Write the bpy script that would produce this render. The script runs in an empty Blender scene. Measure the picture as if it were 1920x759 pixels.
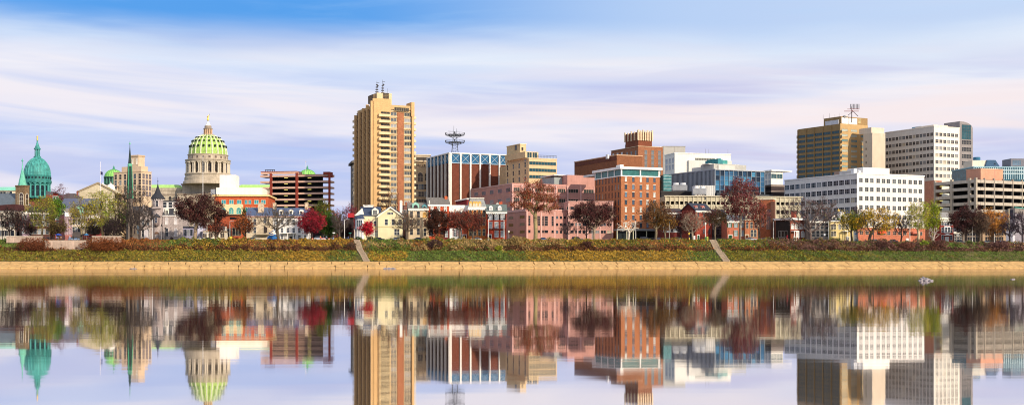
import bpy, math, random
import numpy as np
from mathutils import Vector, Matrix
F = 2340.0      # focal length in photo pixels
HZ = 499.0      # horizon row
CZ = 0.8        # camera height above the water
R = math.radians
scene = bpy.context.scene
COL = scene.collection
rnd = random.Random(7)

def lin(h):
    h = h.lstrip('#')
    o = []
    for i in (0, 2, 4):
        c = int(h[i:i+2], 16) / 255
        o.append(c/12.92 if c <= .04045 else ((c+.055)/1.055)**2.4)
    return tuple(o)

MATS = {}
def M(h, var=.10, scale=.35, rough=.85, streak=0.06, metal=0.0, emit=0.0, island=0.0, spec=.3, trans=0.0, brick=False, sat=.90):
    key = (h, var, scale, rough, streak, metal, emit, island, trans, brick, sat)
    if key in MATS: return MATS[key]
    m = bpy.data.materials.new('surface_' + h.lstrip('#')); MATS[key] = m
    m.use_nodes = True
    nt = m.node_tree; N = nt.nodes; L = nt.links
    b = N['Principled BSDF']
    c = lin(h)
    if not trans and not emit and sat < 1:
        lu = c[0]*.3+c[1]*.59+c[2]*.11; c = tuple(lu+(q-lu)*sat for q in c)
    b.inputs['Roughness'].default_value = rough
    b.inputs['Metallic'].default_value = metal
    b.inputs['Specular IOR Level'].default_value = spec
    tc = N.new('ShaderNodeTexCoord')
    n1 = N.new('ShaderNodeTexNoise'); n1.inputs['Scale'].default_value = scale
    n1.inputs['Detail'].default_value = 6; n1.inputs['Roughness'].default_value = .65
    L.new(tc.outputs['Object'], n1.inputs['Vector'])
    mr = N.new('ShaderNodeMapRange'); mr.inputs[1].default_value = .3; mr.inputs[2].default_value = .7
    if not trans: var = var*1.5
    mr.inputs[3].default_value = 1 - var; mr.inputs[4].default_value = 1 + var
    L.new(n1.outputs['Fac'], mr.inputs[0])
    val = mr.outputs[0]
    if streak:
        mp = N.new('ShaderNodeMapping'); mp.inputs['Scale'].default_value = (1.2, 1.2, .06)
        L.new(tc.outputs['Object'], mp.inputs[0])
        n2 = N.new('ShaderNodeTexNoise'); n2.inputs['Scale'].default_value = 1.0; n2.inputs['Detail'].default_value = 4
        L.new(mp.outputs[0], n2.inputs['Vector'])
        m2 = N.new('ShaderNodeMapRange'); m2.inputs[1].default_value = .3; m2.inputs[2].default_value = .7
        m2.inputs[3].default_value = 1 - streak; m2.inputs[4].default_value = 1 + streak*.6
        L.new(n2.outputs['Fac'], m2.inputs[0])
        mu = N.new('ShaderNodeMath'); mu.operation = 'MULTIPLY'
        L.new(val, mu.inputs[0]); L.new(m2.outputs[0], mu.inputs[1]); val = mu.outputs[0]
    if brick:   # courses of slightly different bricks
        n3 = N.new('ShaderNodeTexNoise'); n3.inputs['Scale'].default_value = 1.0; n3.inputs['Detail'].default_value = 2
        mp = N.new('ShaderNodeMapping'); mp.inputs['Scale'].default_value = (1.1, 1.1, 3.4)
        L.new(tc.outputs['Object'], mp.inputs[0]); L.new(mp.outputs[0], n3.inputs['Vector'])
        m3 = N.new('ShaderNodeMapRange'); m3.inputs[1].default_value = .3; m3.inputs[2].default_value = .7
        m3.inputs[3].default_value = .80; m3.inputs[4].default_value = 1.18
        L.new(n3.outputs['Fac'], m3.inputs[0])
        mu = N.new('ShaderNodeMath'); mu.operation = 'MULTIPLY'
        L.new(val, mu.inputs[0]); L.new(m3.outputs[0], mu.inputs[1]); val = mu.outputs[0]
    if island:
        g = N.new('ShaderNodeNewGeometry')
        m4 = N.new('ShaderNodeMapRange'); m4.inputs[3].default_value = 1 - island; m4.inputs[4].default_value = 1 + island
        L.new(g.outputs['Random Per Island'], m4.inputs[0])
        mu = N.new('ShaderNodeMath'); mu.operation = 'MULTIPLY'
        L.new(val, mu.inputs[0]); L.new(m4.outputs[0], mu.inputs[1]); val = mu.outputs[0]
    vm = N.new('ShaderNodeVectorMath'); vm.operation = 'SCALE'
    vm.inputs[0].default_value = c
    L.new(val, vm.inputs['Scale'])
    L.new(vm.outputs[0], b.inputs['Base Color'])
    if trans:
        out = N['Material Output']
        t = N.new('ShaderNodeBsdfTranslucent'); L.new(vm.outputs[0], t.inputs['Color'])
        mx = N.new('ShaderNodeMixShader'); mx.inputs[0].default_value = trans
        L.new(b.outputs[0], mx.inputs[1]); L.new(t.outputs[0], mx.inputs[2]); L.new(mx.outputs[0], out.inputs['Surface'])
    if emit:
        b.inputs['Emission Color'].default_value = (*c, 1); b.inputs['Emission Strength'].default_value = emit
    return m

def G(h, rough=.18, spec=.33):   # window glass; its dark tones also stand in for recess shadows
    return M(h, .25, .25, rough, spec=spec)

def tag(o, label=None, cat=None, group=None, kind=None):
    if label: o['label'] = label
    if cat: o['category'] = cat
    if group: o['group'] = group
    if kind: o['kind'] = kind
    return o

class MB:
    def __init__(s): s.v = []; s.f = []; s.m = []; s.c = 0
    def add(s, vs, fs, mi=None):
        n = len(s.v); s.v += [tuple(p) for p in vs]
        for f in fs: s.f.append(tuple(i+n for i in f)); s.m.append(s.c if mi is None else mi)
        return s
    def box(s, x0, x1, y0, y1, z0, z1, mi=None):
        return s.add([(x0,y0,z0),(x1,y0,z0),(x1,y1,z0),(x0,y1,z0),(x0,y0,z1),(x1,y0,z1),(x1,y1,z1),(x0,y1,z1)],
            [(0,3,2,1),(4,5,6,7),(0,1,5,4),(1,2,6,5),(2,3,7,6),(3,0,4,7)], mi)
    def frus(s, a, b, mi=None):   # a=(x0,x1,y0,y1,z) bottom, b top
        return s.add([(a[0],a[2],a[4]),(a[1],a[2],a[4]),(a[1],a[3],a[4]),(a[0],a[3],a[4]),(b[0],b[2],b[4]),(b[1],b[2],b[4]),(b[1],b[3],b[4]),(b[0],b[3],b[4])],
            [(0,3,2,1),(4,5,6,7),(0,1,5,4),(1,2,6,5),(2,3,7,6),(3,0,4,7)], mi)
    def prism(s, poly, lo, hi, ax='y', mi=None):
        n = len(poly)
        if ax == 'y': f = lambda p, t: (p[0], t, p[1])
        elif ax == 'x': f = lambda p, t: (t, p[0], p[1])
        else: f = lambda p, t: (p[0], p[1], t)
        vs = [f(p, lo) for p in poly] + [f(p, hi) for p in poly]
        fs = [tuple(range(n)), tuple(range(2*n-1, n-1, -1))] + [(i, i+n, (i+1) % n+n, (i+1) % n) for i in range(n)]
        return s.add(vs, fs, mi)
    def tube(s, p0, p1, r0, r1=None, n=6, mi=None):
        r1 = r0 if r1 is None else r1
        p0 = Vector(p0); p1 = Vector(p1); d = (p1-p0).normalized()
        u = d.orthogonal().normalized(); w = d.cross(u)
        vs = []
        for p, r in ((p0, r0), (p1, r1)):
            for i in range(n):
                a = 2*math.pi*i/n; vs.append(p + u*math.cos(a)*r + w*math.sin(a)*r)
        fs = [(i, (i+1) % n, (i+1) % n+n, i+n) for i in range(n)] + [tuple(range(n-1, -1, -1)), tuple(range(n, 2*n))]
        return s.add(vs, fs, mi)
    def lathe(s, prof, n=24, cx=0, cy=0, mi=None, a0=0):
        vs = []; fs = []
        for r, z in prof:
            for i in range(n):
                a = a0+2*math.pi*i/n; vs.append((cx+r*math.cos(a), cy+r*math.sin(a), z))
        for k in range(len(prof)-1):
            for i in range(n):
                j = (i+1) % n; fs.append((k*n+i, k*n+j, (k+1)*n+j, (k+1)*n+i))
        fs.append(tuple(range(n-1, -1, -1))); fs.append(tuple(range((len(prof)-1)*n, len(prof)*n)))
        return s.add(vs, fs, mi)
    def mesh(s, name, mats):
        me = bpy.data.meshes.new(name); me.from_pydata(s.v, [], s.f)
        if not isinstance(mats, (list, tuple)): mats = [mats]
        for m in mats: me.materials.append(m)
        if len(mats) > 1: me.polygons.foreach_set('material_index', s.m)
        me.update(); return me
    def build(s, name, mats, parent=None, smooth=False, loc=None):
        me = s.mesh(name, mats)
        if smooth:
            me.polygons.foreach_set('use_smooth', [True]*len(me.polygons))
            try: me.set_sharp_from_angle(angle=R(40))
            except Exception: pass
        o = bpy.data.objects.new(name, me); COL.objects.link(o); o.parent = parent
        if loc: o.location = loc
        return o

def npmesh(name, V, Q, mats, mi=None, parent=None, loc=None):
    me = bpy.data.meshes.new(name); V = np.asarray(V, 'f4'); Q = np.asarray(Q, 'i4'); k = Q.shape[1]
    me.vertices.add(len(V)); me.vertices.foreach_set('co', V.ravel())
    me.loops.add(Q.size); me.loops.foreach_set('vertex_index', Q.ravel())
    me.polygons.add(len(Q)); me.polygons.foreach_set('loop_start', np.arange(0, Q.size, k, dtype='i4'))
    me.update(calc_edges=True)
    for m in (mats if isinstance(mats, (list, tuple)) else [mats]): me.materials.append(m)
    if mi is not None: me.polygons.foreach_set('material_index', np.asarray(mi, 'i4'))
    o = bpy.data.objects.new(name, me); COL.objects.link(o); o.parent = parent
    if loc is not None: o.location = loc
    return o

def ss(a, b, x):
    t = min(1, max(0, (x-a)/(b-a))); return t*t*(3-2*t)
def ground_z(x, y):
    return 11.0 - 1.3*min(1, max(0, (x-85)/115)) + 14*math.exp(-((x+252)/130)**2-((y-1060)/170)**2)
def X(px, Y): return (px-960)/F*Y
def Z(py, Y): return CZ+(HZ-py)*Y/F
def empty(name, loc, rz=0, label=None, cat=None, group=None):
    o = bpy.data.objects.new(name, None); COL.objects.link(o); o.location = loc; o.rotation_euler = (0, 0, rz)
    o.empty_display_size = .5
    return tag(o, label, cat, group)
def copy_tree(o, loc, rz=0, label=None, scale=None):
    def cp(a, par):
        c = a.copy(); COL.objects.link(c); c.parent = par
        for ch in a.children: cp(ch, c)
        return c
    kids = list(o.children)
    r = o.copy(); COL.objects.link(r); r.location = loc; r.rotation_euler = (0, 0, rz)
    if label: r['label'] = label
    if scale: r.scale = (scale,)*3
    for k in kids: cp(k, r)
    return r

# ---------------------------------------------------------------- windows
WC = {}
def win_mesh(w, h, st):
    """one window (frame, glass, bars), facing -y, centred on the origin"""
    key = (round(w, 2), round(h, 2), st)
    if key in WC: return WC[key]
    shape, frame, glass, nx, nz, lintel = st
    b = MB(); t = min(.10, w*.06, h*.06) if frame else 0.0
    w *= 1.1; h *= 1.08
    fm = M(frame, .05) if frame else M('3a3d42', .05); gm = G(glass)
    x0, x1, z0, z1 = -w/2, w/2, -h/2, h/2
    if shape == 'arch':
        r = w/2; n = 8
        arc = [(math.cos(a)*r, z1-r+math.sin(a)*r) for a in [math.pi*i/n for i in range(n+1)]]
        b.prism([(x0, z0), (x1, z0)] + arc, -.03, .05, 'y', 1)
        if frame:
            outer = [(math.cos(a)*(r+t*1.6), z1-r+math.sin(a)*(r+t*1.6)) for a in [math.pi*i/n for i in range(n+1)]]
            for i in range(n):
                b.prism([arc[i], outer[i], outer[i+1], arc[i+1]], -.10, .05, 'y', 0)
            b.box(x0-t*1.6, x0, -.10, .05, z0, z1-r, 0); b.box(x1, x1+t*1.6, -.10, .05, z0, z1-r, 0)
            b.box(x0-t*2, x1+t*2, -.16, .05, z0-t, z0, 0)
    else:
        b.box(x0, x1, -.03, .05, z0, z1, 1)
        if frame:
            b.box(x0-t, x0, -.09, .05, z0, z1, 0); b.box(x1, x1+t, -.09, .05, z0, z1, 0)
            b.box(x0-t, x1+t, -.09, .05, z1, z1+t, 0); b.box(x0-t*1.5, x1+t*1.5, -.16, .05, z0-t, z0, 0)
    q = min(.035, w*.02)+.008
    for i in range(1, nx):
        x = x0+w*i/nx; b.box(x-q, x+q, -.06, .04, z0+.01, z1-(w/2 if shape == 'arch' else .01), 0)
    for i in range(1, nz):
        z = z0+h*i/nz; b.box(x0+.01, x1-.01, -.055, .04, z-q, z+q, 0)
    if lintel:
        b.box(x0-t*2, x1+t*2, -.12, .05, z1+t+.02, z1+t+.02+h*.12, 2)
    me = b.mesh('window', [fm, gm] + ([M(lintel, .05)] if lintel else []))
    WC[key] = me
    return me
def ST(frame=None, glass='20262e', nx=1, nz=1, lintel=None, shape='rect'):
    return (shape, frame, glass, nx, nz, lintel)

class Bld:
    """a building with its nearest corner at pixel column pc and depth Y: right face along local +x, left face along local +y"""
    def __init__(s, name, label, pc, pl, pr, Y, th, cat='building', group=None, D=None, W=None):
        s.Y = Y; s.th = R(th); s.pc = pc
        s.x = X(pc, Y); s.gz = ground_z(s.x, Y)
        s.root = empty(name, (s.x, Y, s.gz), s.th, label, cat, group)
        s.W = W if W else s.wr(pr); s.D = D if D else s.wl(pl)
        if not s.D or s.D < 0: s.D = 12
        s.wins = []
    def wr(s, px):
        k = (px-960)/F; c, n = math.cos(s.th), math.sin(s.th)
        return (k*s.Y-s.x)/(c-k*n)
    def wl(s, px):
        k = (px-960)/F; c, n = math.cos(s.th), math.sin(s.th)
        return (s.x-k*s.Y)/(n+k*c)
    def h(s, py): return Z(py, s.Y)-s.gz
    def m(s, px): return px*s.Y/F
    def part(s, name, mb, mats, label=None, smooth=False, parent=None):
        o = mb.build(name, mats, parent or s.root, smooth)
        if label: o['label'] = label
        return o
    def box(s, name, x0, x1, y0, y1, z0, z1, mat, label=None, parent=None):
        return s.part(name, MB().box(x0, x1, y0, y1, z0, z1), mat, label, parent=parent)
    def body(s, top, mat, name='wall', base=-2, bottom=None):
        return s.box(name, 0, s.W, 0, s.D, base if bottom is None else s.h(bottom), s.h(top), mat)
    def cap(s, top, mat, t=.5, o=.25, name='parapet', x0=0, x1=None, y0=0, y1=None):
        x1 = s.W if x1 is None else x1; y1 = s.D if y1 is None else y1
        z = s.h(top)
        return s.box(name, x0-o, x1+o, y0-o, y1+o, z, z+t, mat)
    def win(s, face, u, z, w, h, st, off=0.0, name='window'):
        s.wins.append((face, u, z, w, h, st, off, name))
    def grid(s, face, pa, pb, n, rows, w, h, st, off=0.0, name='window', skip=(), vary=True):
        f = s.wr if face == 'R' else s.wl
        a, b = (f(pa), f(pb)) if not isinstance(pa, str) else (float(pa), float(pb))
        for ri, py in enumerate(rows):
            for i in range(n):
                if (i, ri) in skip: continue
                u = a+(b-a)*(i/(n-1) if n > 1 else .5)
                q = st
                if isinstance(st, list): q = rnd.choice(st)
                if vary and sum(lin(q[2])) < .12:
                    v = rnd.random()
                    if v < .13: q = q[:2]+('7c7f80',)+q[3:]
                    elif v < .28: q = q[:2]+('46525e',)+q[3:]
                    elif v < .34: q = q[:2]+('a89c84',)+q[3:]
                s.win(face, u, s.h(py), w, h, q, off, name)
    def done(s):
        cnt = {}
        rest = {}
        order = sorted(range(len(s.wins)), key=lambda i: -s.wins[i][3]*s.wins[i][4])
        for i in order:
            face, u, z, w, h, st, off, name = s.wins[i]
            cnt[name] = cnt.get(name, 0)+1
            me = win_mesh(w, h, st)
            if face == 'R': loc = (u, -off, z); rz = 0
            elif face == 'L': loc = (-off, u, z); rz = -math.pi/2
            else: loc = (u, off, z); rz = 0     # at depth off behind the front plane
            if cnt[name] <= 100:
                o = bpy.data.objects.new(name, me); COL.objects.link(o); o.parent = s.root
                o.location = loc; o.rotation_euler = (0, 0, rz)
            else: rest.setdefault(name, []).append((me, loc, rz))
        for name, lst in rest.items():
            V = []; Fc = []; mi = []; mats = []
            for me, loc, rz in lst:
                n = len(V); mt = Matrix.Translation(loc) @ Matrix.Rotation(rz, 4, 'Z')
                V += [tuple(mt @ v.co) for v in me.vertices]
                ids = []
                for m in me.materials:
                    if m not in mats: mats.append(m)
                    ids.append(mats.index(m))
                for p in me.polygons:
                    Fc.append([v+n for v in p.vertices]); mi.append(ids[p.material_index])
            b = MB(); b.v = V; b.f = Fc; b.m = mi
            o = b.build(name, mats, s.root); o['kind'] = 'stuff'
    # roofs in local coordinates
    def gable_x(s, x0, x1, y0, y1, z0, z1, mat, o=.4, name='roof', wallmat=None):   # ridge along x
        ym = (y0+y1)/2; t = .25; sl = (z1-z0)/(ym-y0)
        b = MB()
        b.prism([(y0-o, z0-o*sl), (ym, z1), (ym, z1+t*1.3), (y0-o, z0-o*sl+t)], x0-o, x1+o, 'x')
        b.prism([(y1+o, z0-o*sl), (y1+o, z0-o*sl+t), (ym, z1+t*1.3), (ym, z1)], x0-o, x1+o, 'x')
        r = s.part(name, b, mat)
        if wallmat: s.part('gable', MB().prism([(y0, z0), (y1, z0), (ym, z1)], x0, x1, 'x'), wallmat)
        return r
    def gable_y(s, x0, x1, y0, y1, z0, z1, mat, o=.4, name='roof', wallmat=None):   # ridge along y, gable faces the river
        xm = (x0+x1)/2; t = .25; sl = (z1-z0)/(xm-x0)
        b = MB()
        b.prism([(x0-o, z0-o*sl), (xm, z1), (xm, z1+t*1.3), (x0-o, z0-o*sl+t)], y0-o, y1+o, 'y')
        b.prism([(x1+o, z0-o*sl), (x1+o, z0-o*sl+t), (xm, z1+t*1.3), (xm, z1)], y0-o, y1+o, 'y')
        r = s.part(name, b, mat)
        if wallmat: s.part('gable', MB().prism([(x0, z0), (x1, z0), (xm, z1)], y0, y1, 'y'), wallmat)
        return r
    def mansard(s, x0, x1, y0, y1, z0, z1, mat, inset=1.2, name='mansard_roof'):
        return s.part(name, MB().frus((x0-.1, x1+.1, y0-.1, y1+.1, z0), (x0+inset, x1-inset, y0+inset, y1-inset, z1)), mat)
    def dormer(s, u, y, z, w, h, wm, rm, st=None, d=2.5, arch=False):
        """dormer whose front stands at local y; the window sits in it"""
        b = MB()
        if arch:
            n = 8; r = w/2
            b.prism([(u-r, z), (u+r, z)]+[(u+math.cos(math.pi*i/n)*r, z+h*.7+math.sin(math.pi*i/n)*h*.35) for i in range(n+1)], y, y+d, 'y')
        else:
            b.box(u-w/2, u+w/2, y, y+d, z, z+h*.7)
            b.prism([(u-w/2, z+h*.7), (u+w/2, z+h*.7), (u, z+h*1.05)], y, y+d, 'y')
        o = s.part('dormer', b, wm)
        if not arch:
            t = .15
            rb = MB()
            rb.prism([(u-w/2-.2, z+h*.66), (u, z+h*1.05), (u, z+h*1.05+t), (u-w/2-.2, z+h*.66+t)], y-.15, y+d, 'y')
            rb.prism([(u+w/2+.2, z+h*.66), (u+w/2+.2, z+h*.66+t), (u, z+h*1.05+t), (u, z+h*1.05)], y-.15, y+d, 'y')
            rb.build('dormer_roof', rm, o)
        me = win_mesh(w*.55, h*.55, st or ST('f0eee8', '2c333c', 1, 2))
        wo = bpy.data.objects.new('window', me); COL.objects.link(wo); wo.parent = o; wo.location = (u, y, z+h*.36)
        return o
    def chimney(s, x0, x1, y0, y1, z0, z1, mat):
        b = MB().box(x0, x1, y0, y1, z0, z1).box(x0-.12, x1+.12, y0-.12, y1+.12, z1, z1+.25)
        for q in (.3, .7):
            cx = x0+(x1-x0)*q; b.tube((cx, (y0+y1)/2, z1+.2), (cx, (y0+y1)/2, z1+.7), .13, .11)
        return s.part('chimney', b, mat)
    def door(s, u, w, h, mat, frame='eeeae0', steps=True, face='R'):
        b = MB().box(u-w/2, u+w/2, -.05, .05, .4, .4+h)
        d = s.part('door', b, M(mat, .06))
        fr = MB().box(u-w/2-.18, u-w/2, -.14, .05, .4, .4+h).box(u+w/2, u+w/2+.18, -.14, .05, .4, .4+h).box(u-w/2-.25, u+w/2+.25, -.18, .05, .4+h, .7+h)
        fr.build('frame', M(frame, .05), d)
        MB().tube((u+w*.35, -.12, 1.4), (u+w*.35, -.05, 1.4), .05, .05, 6).build('handle', M('b8924a', .05, metal=1, rough=.3), d)
        if steps:
            st = MB()
            for i in range(3): st.box(u-w*.9, u+w*.9, -.35*(3-i), .0, -.3+i*.2, -.1+i*.2+.1)
            s.part('steps', st, M('b9b2a6'))
    def shutters(s, face, u, z, w, h, mat):
        for q in (-1, 1):
            x = u+q*(w/2+w*.30)
            b = MB().box(x-w*.17, x+w*.17, -.07, .02, z-h/2, z+h/2)
            for i in range(3): b.box(x-w*.13, x+w*.13, -.09, -.07, z-h/2+h*(i+.12)/3, z-h/2+h*(i+.88)/3)
            s.part('shutter', b, M(mat, .05))
# ---------------------------------------------------------------- world, sun, camera
w = bpy.data.worlds.new('World'); scene.world = w; w.use_nodes = True
nt = w.node_tree; N = nt.nodes; L = nt.links; N.clear()
SUN = Vector((.62, -.70, .40)).normalized()
def nd(t, **k):
    n = N.new(t)
    for a, b in k.items(): setattr(n, a, b)
    return n
def math_(op, a, b=None, c=None):
    n = nd('ShaderNodeMath', operation=op)
    for i, v in enumerate((a, b, c)):
        if v is None: continue
        if isinstance(v, (int, float)): n.inputs[i].default_value = v
        else: L.new(v, n.inputs[i])
    return n.outputs[0]
def mapr(v, a, b, c=0, d=1, sm=True):
    n = nd('ShaderNodeMapRange'); n.interpolation_type = 'SMOOTHSTEP' if sm else 'LINEAR'
    L.new(v, n.inputs[0])
    for i, q in zip((1, 2, 3, 4), (a, b, c, d)): n.inputs[i].default_value = q
    return n.outputs[0]
def mixc(f, a, b):
    n = nd('ShaderNodeMix', data_type='RGBA')
    if isinstance(f, float): n.inputs[0].default_value = f
    else: L.new(f, n.inputs[0])
    for i, v in ((6, a), (7, b)):
        if isinstance(v, tuple): n.inputs[i].default_value = (*v[:3], 1)
        else: L.new(v, n.inputs[i])
    return n.outputs[2]
sky = nd('ShaderNodeTexSky'); sky.sky_type = 'NISHITA'; sky.sun_disc = False
sky.sun_elevation = math.asin(SUN.z); sky.sun_rotation = math.atan2(SUN.x, SUN.y)
bg1 = nd('ShaderNodeBackground'); L.new(sky.outputs[0], bg1.inputs[0]); bg1.inputs[1].default_value = .10
tc = nd('ShaderNodeTexCoord'); sep = nd('ShaderNodeSeparateXYZ'); L.new(tc.outputs['Generated'], sep.inputs[0])
sx, sy, sz = sep.outputs
az = math_('ARCTAN2', sx, sy)
az = math_('DIVIDE', sx, math_('MAXIMUM', math_('ABSOLUTE', sy), .25))
el = sz
def streaks(scale, sxx, szz, off, detail=5, rough=.55, dist=.4, tilt=0.0):
    cb = nd('ShaderNodeCombineXYZ')
    L.new(math_('MULTIPLY_ADD', az, sxx, off), cb.inputs[0])
    L.new(math_('MULTIPLY_ADD', math_('MULTIPLY_ADD', az, tilt, el), szz, off*.7), cb.inputs[1])
    L.new(math_('MULTIPLY', sy, .3), cb.inputs[2])
    n = nd('ShaderNodeTexNoise'); n.inputs['Scale'].default_value = scale
    n.inputs['Detail'].default_value = detail; n.inputs['Roughness'].default_value = rough
    n.inputs['Distortion'].default_value = dist
    L.new(cb.outputs[0], n.inputs['Vector']); return n.outputs['Fac']
n1 = streaks(1.0, 2.6, 24, 3.1, 4, .5, .4, .04)
n2 = streaks(1.0, 5.0, 58, 9.4, 5, .55, .6, -.03)
n3 = streaks(1.0, 1.6, 12, 21.0, 4, .5, .3, .02)
# heights (sin of elevation): frame top .21, cloud edge .178, tower top .13, roofs .07
lowc = lin('b9c4ec'); midc = lin('dfdff0'); highc = lin('e0e8f5'); pink = lin('f7ebec'); lav = lin('bcc0e6'); blue = lin('4f9ae6'); pale = lin('b4ccf0')
base = mixc(mapr(el, .06, .115), lowc, midc)
base = mixc(mapr(el, .12, .16), base, highc)
hi = mapr(n1, .46, .62)
low = mapr(n1, .52, .36)
base = mixc(math_('MULTIPLY', hi, .6), base, pink)
base = mixc(math_('MULTIPLY', math_('MULTIPLY', low, mapr(el, .17, .13)), .75), base, lav)
n4 = streaks(1.0, 1.9, 30, 44.0, 4, .5, .6, .05)
gap = math_('MULTIPLY', mapr(n4, .50, .64), mapr(el, .175, .13))
base = mixc(math_('MULTIPLY', gap, .55), base, mixc(mapr(az, -.1, .25), lin('a4bdf0'), lin('bdb4dc')))
peach = math_('MULTIPLY', math_('MULTIPLY', mapr(n4, .48, .36), mapr(az, -.25, .15)), math_('MULTIPLY', mapr(el, .07, .10), mapr(el, .16, .12)))
base = mixc(math_('MULTIPLY', peach, .8), base, lin('f6e6e6'))
wisp = mapr(n2, .45, .70)
base = mixc(math_('MULTIPLY', wisp, .22), base, lin('fbf8fb'))
# blue opening high up, strongest on the left
el2 = math_('ADD', math_('ADD', el, math_('MULTIPLY', math_('SUBTRACT', n3, .5), .06)), math_('MULTIPLY', math_('SUBTRACT', n1, .5), .03))
open_ = mapr(el2, .163, .200)
right = mapr(az, -.16, .16)
bluec = mixc(right, blue, pale)
bluec = mixc(math_('MULTIPLY', wisp, .25), bluec, lin('a9cdf4'))
base = mixc(math_('MULTIPLY', open_, mapr(az, .10, .40, 1.0, .75)), base, bluec)
# overhead the cloud sheet closes again (never in the frame: it only lights the scene)
base = mixc(mapr(el, .30, .55), base, lin('f6f5fb'))
bg2 = nd('ShaderNodeBackground'); L.new(base, bg2.inputs[0])
st = mapr(el, .25, .6, 1.0, .92)
L.new(st, bg2.inputs[1])
mx = nd('ShaderNodeMixShader'); mx.inputs[0].default_value = .93
L.new(bg1.outputs[0], mx.inputs[1]); L.new(bg2.outputs[0], mx.inputs[2])
wo = nd('ShaderNodeOutputWorld'); L.new(mx.outputs[0], wo.inputs[0])

sl = bpy.data.lights.new('sun', 'SUN'); sl.energy = 4.3; sl.angle = R(.8); sl.color = (1, .86, .68)
so = bpy.data.objects.new('sun', sl); COL.objects.link(so); so.rotation_euler = SUN.to_track_quat('Z', 'Y').to_euler(); so.location = (0, -100, 200)

cam = bpy.data.cameras.new('camera'); co = bpy.data.objects.new('camera', cam); COL.objects.link(co)
co.location = (0, 0, CZ); co.rotation_euler = (R(90), 0, 0)
cam.sensor_width = 36; cam.lens = 36*F/1920; cam.shift_y = (HZ-379.5)/1920; cam.clip_end = 20000; cam.clip_start = .3
scene.camera = co
scene.view_settings.view_transform = 'Standard'; scene.view_settings.look = 'None'
scene.view_settings.exposure = 0.12; scene.view_settings.gamma = 1
scene.cycles.max_bounces = 6
scene.cycles.filter_width = 1.05

# ---------------------------------------------------------------- water
m = bpy.data.materials.new('river_water'); m.use_nodes = True; nt = m.node_tree; N = nt.nodes; L = nt.links
N.remove(N['Principled BSDF']); out = N['Material Output']
gl = N.new('ShaderNodeBsdfAnisotropic') if False else N.new('ShaderNodeBsdfGlossy')
gl.inputs['Color'].default_value = (.99, .965, .965, 1); gl.inputs['Roughness'].default_value = .036
df = N.new('ShaderNodeBsdfDiffuse'); df.inputs['Color'].default_value = (.02, .018, .015, 1)
fr = N.new('ShaderNodeFresnel'); fr.inputs['IOR'].default_value = 4.5
mxs = N.new('ShaderNodeMixShader'); mfr = N.new('ShaderNodeMapRange'); mfr.inputs[1].default_value = .4; mfr.inputs[2].default_value = 1; mfr.inputs[3].default_value = .90; mfr.inputs[4].default_value = .98; L.new(fr.outputs[0], mfr.inputs[0]); L.new(mfr.outputs[0], mxs.inputs[0]); L.new(df.outputs[0], mxs.inputs[1]); L.new(gl.outputs[0], mxs.inputs[2])
L.new(mxs.outputs[0], out.inputs[0])
tcx = N.new('ShaderNodeTexCoord'); mp = N.new('ShaderNodeMapping'); mp.inputs['Scale'].default_value = (.10, .55, 1)
nz = N.new('ShaderNodeTexNoise'); nz.inputs['Scale'].default_value = 1; nz.inputs['Detail'].default_value = 3
L.new(tcx.outputs['Object'], mp.inputs[0]); L.new(mp.outputs[0], nz.inputs['Vector'])
bp = N.new('ShaderNodeBump'); bp.inputs['Strength'].default_value = .04; bp.inputs['Distance'].default_value = .05
L.new(nz.outputs['Fac'], bp.inputs['Height']); L.new(bp.outputs[0], gl.inputs['Normal'])
mp2 = N.new('ShaderNodeMapping'); mp2.inputs['Scale'].default_value = (.006, .045, 1)
nz2 = N.new('ShaderNodeTexNoise'); nz2.inputs['Scale'].default_value = 1; nz2.inputs['Detail'].default_value = 4
L.new(tcx.outputs['Object'], mp2.inputs[0]); L.new(mp2.outputs[0], nz2.inputs['Vector'])
mrr = N.new('ShaderNodeMapRange'); mrr.inputs[1].default_value = .42; mrr.inputs[2].default_value = .68; mrr.inputs[3].default_value = .030; mrr.inputs[4].default_value = .048
L.new(nz2.outputs['Fac'], mrr.inputs[0]); L.new(mrr.outputs[0], gl.inputs['Roughness'])
wb = MB(); wb.add([(-3000, -300, 0), (3000, -300, 0), (3000, 461, 0), (-3000, 461, 0)], [(0, 1, 2, 3)])
tag(wb.build('water', m), kind='structure')

# ---------------------------------------------------------------- ground and bank
rg = np.random.default_rng(5)
def lump(x, y, s=1.0):
    return (np.sin(x*.31*s+np.sin(y*.4*s)*1.3)+np.sin(x*.13*s+2+np.sin(x*.05*s)*2)+np.sin(x*.77*s+y*.5*s))/3
PROF = [(467.9, 2.62), (469, 2.85), (473.5, 4.7), (478, 6.3), (479.6, 6.5), (483.5, 9.0), (487, 10.85), (489, 11.0)]
def lip(x): return -1.3*np.clip((x-85)/115, 0, 1)
def bank_z(x, y):
    z = np.interp(y, [p[0] for p in PROF], [p[1] for p in PROF])
    k = np.clip((z-6.3)/4.7, 0, 1)
    return z+lip(x)*k
xs = np.arange(-420, 421, 2.0); ys = np.array(sorted(set(list(np.linspace(467.9, 489, 23)))))
XX, YY = np.meshgrid(xs, ys)
ZZ = bank_z(XX, YY)+.18*lump(XX, YY, 2.0)*np.clip((YY-468)/3, 0, 1)*np.clip((489-YY)/2, 0, 1)
V = np.stack([XX.ravel(), YY.ravel(), ZZ.ravel()], 1); nx = len(xs); ny = len(ys)
I = np.arange(nx*ny).reshape(ny, nx)
Q = np.stack([I[:-1, :-1].ravel(), I[:-1, 1:].ravel(), I[1:, 1:].ravel(), I[1:, :-1].ravel()], 1)
tag(npmesh('riverbank_terrain', V, Q, M('5d5426', .4, .5)), kind='structure')
gx = [-6000, -3000, -1500]+list(range(-800, 801, 40))+[1500, 3000, 6000]
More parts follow.
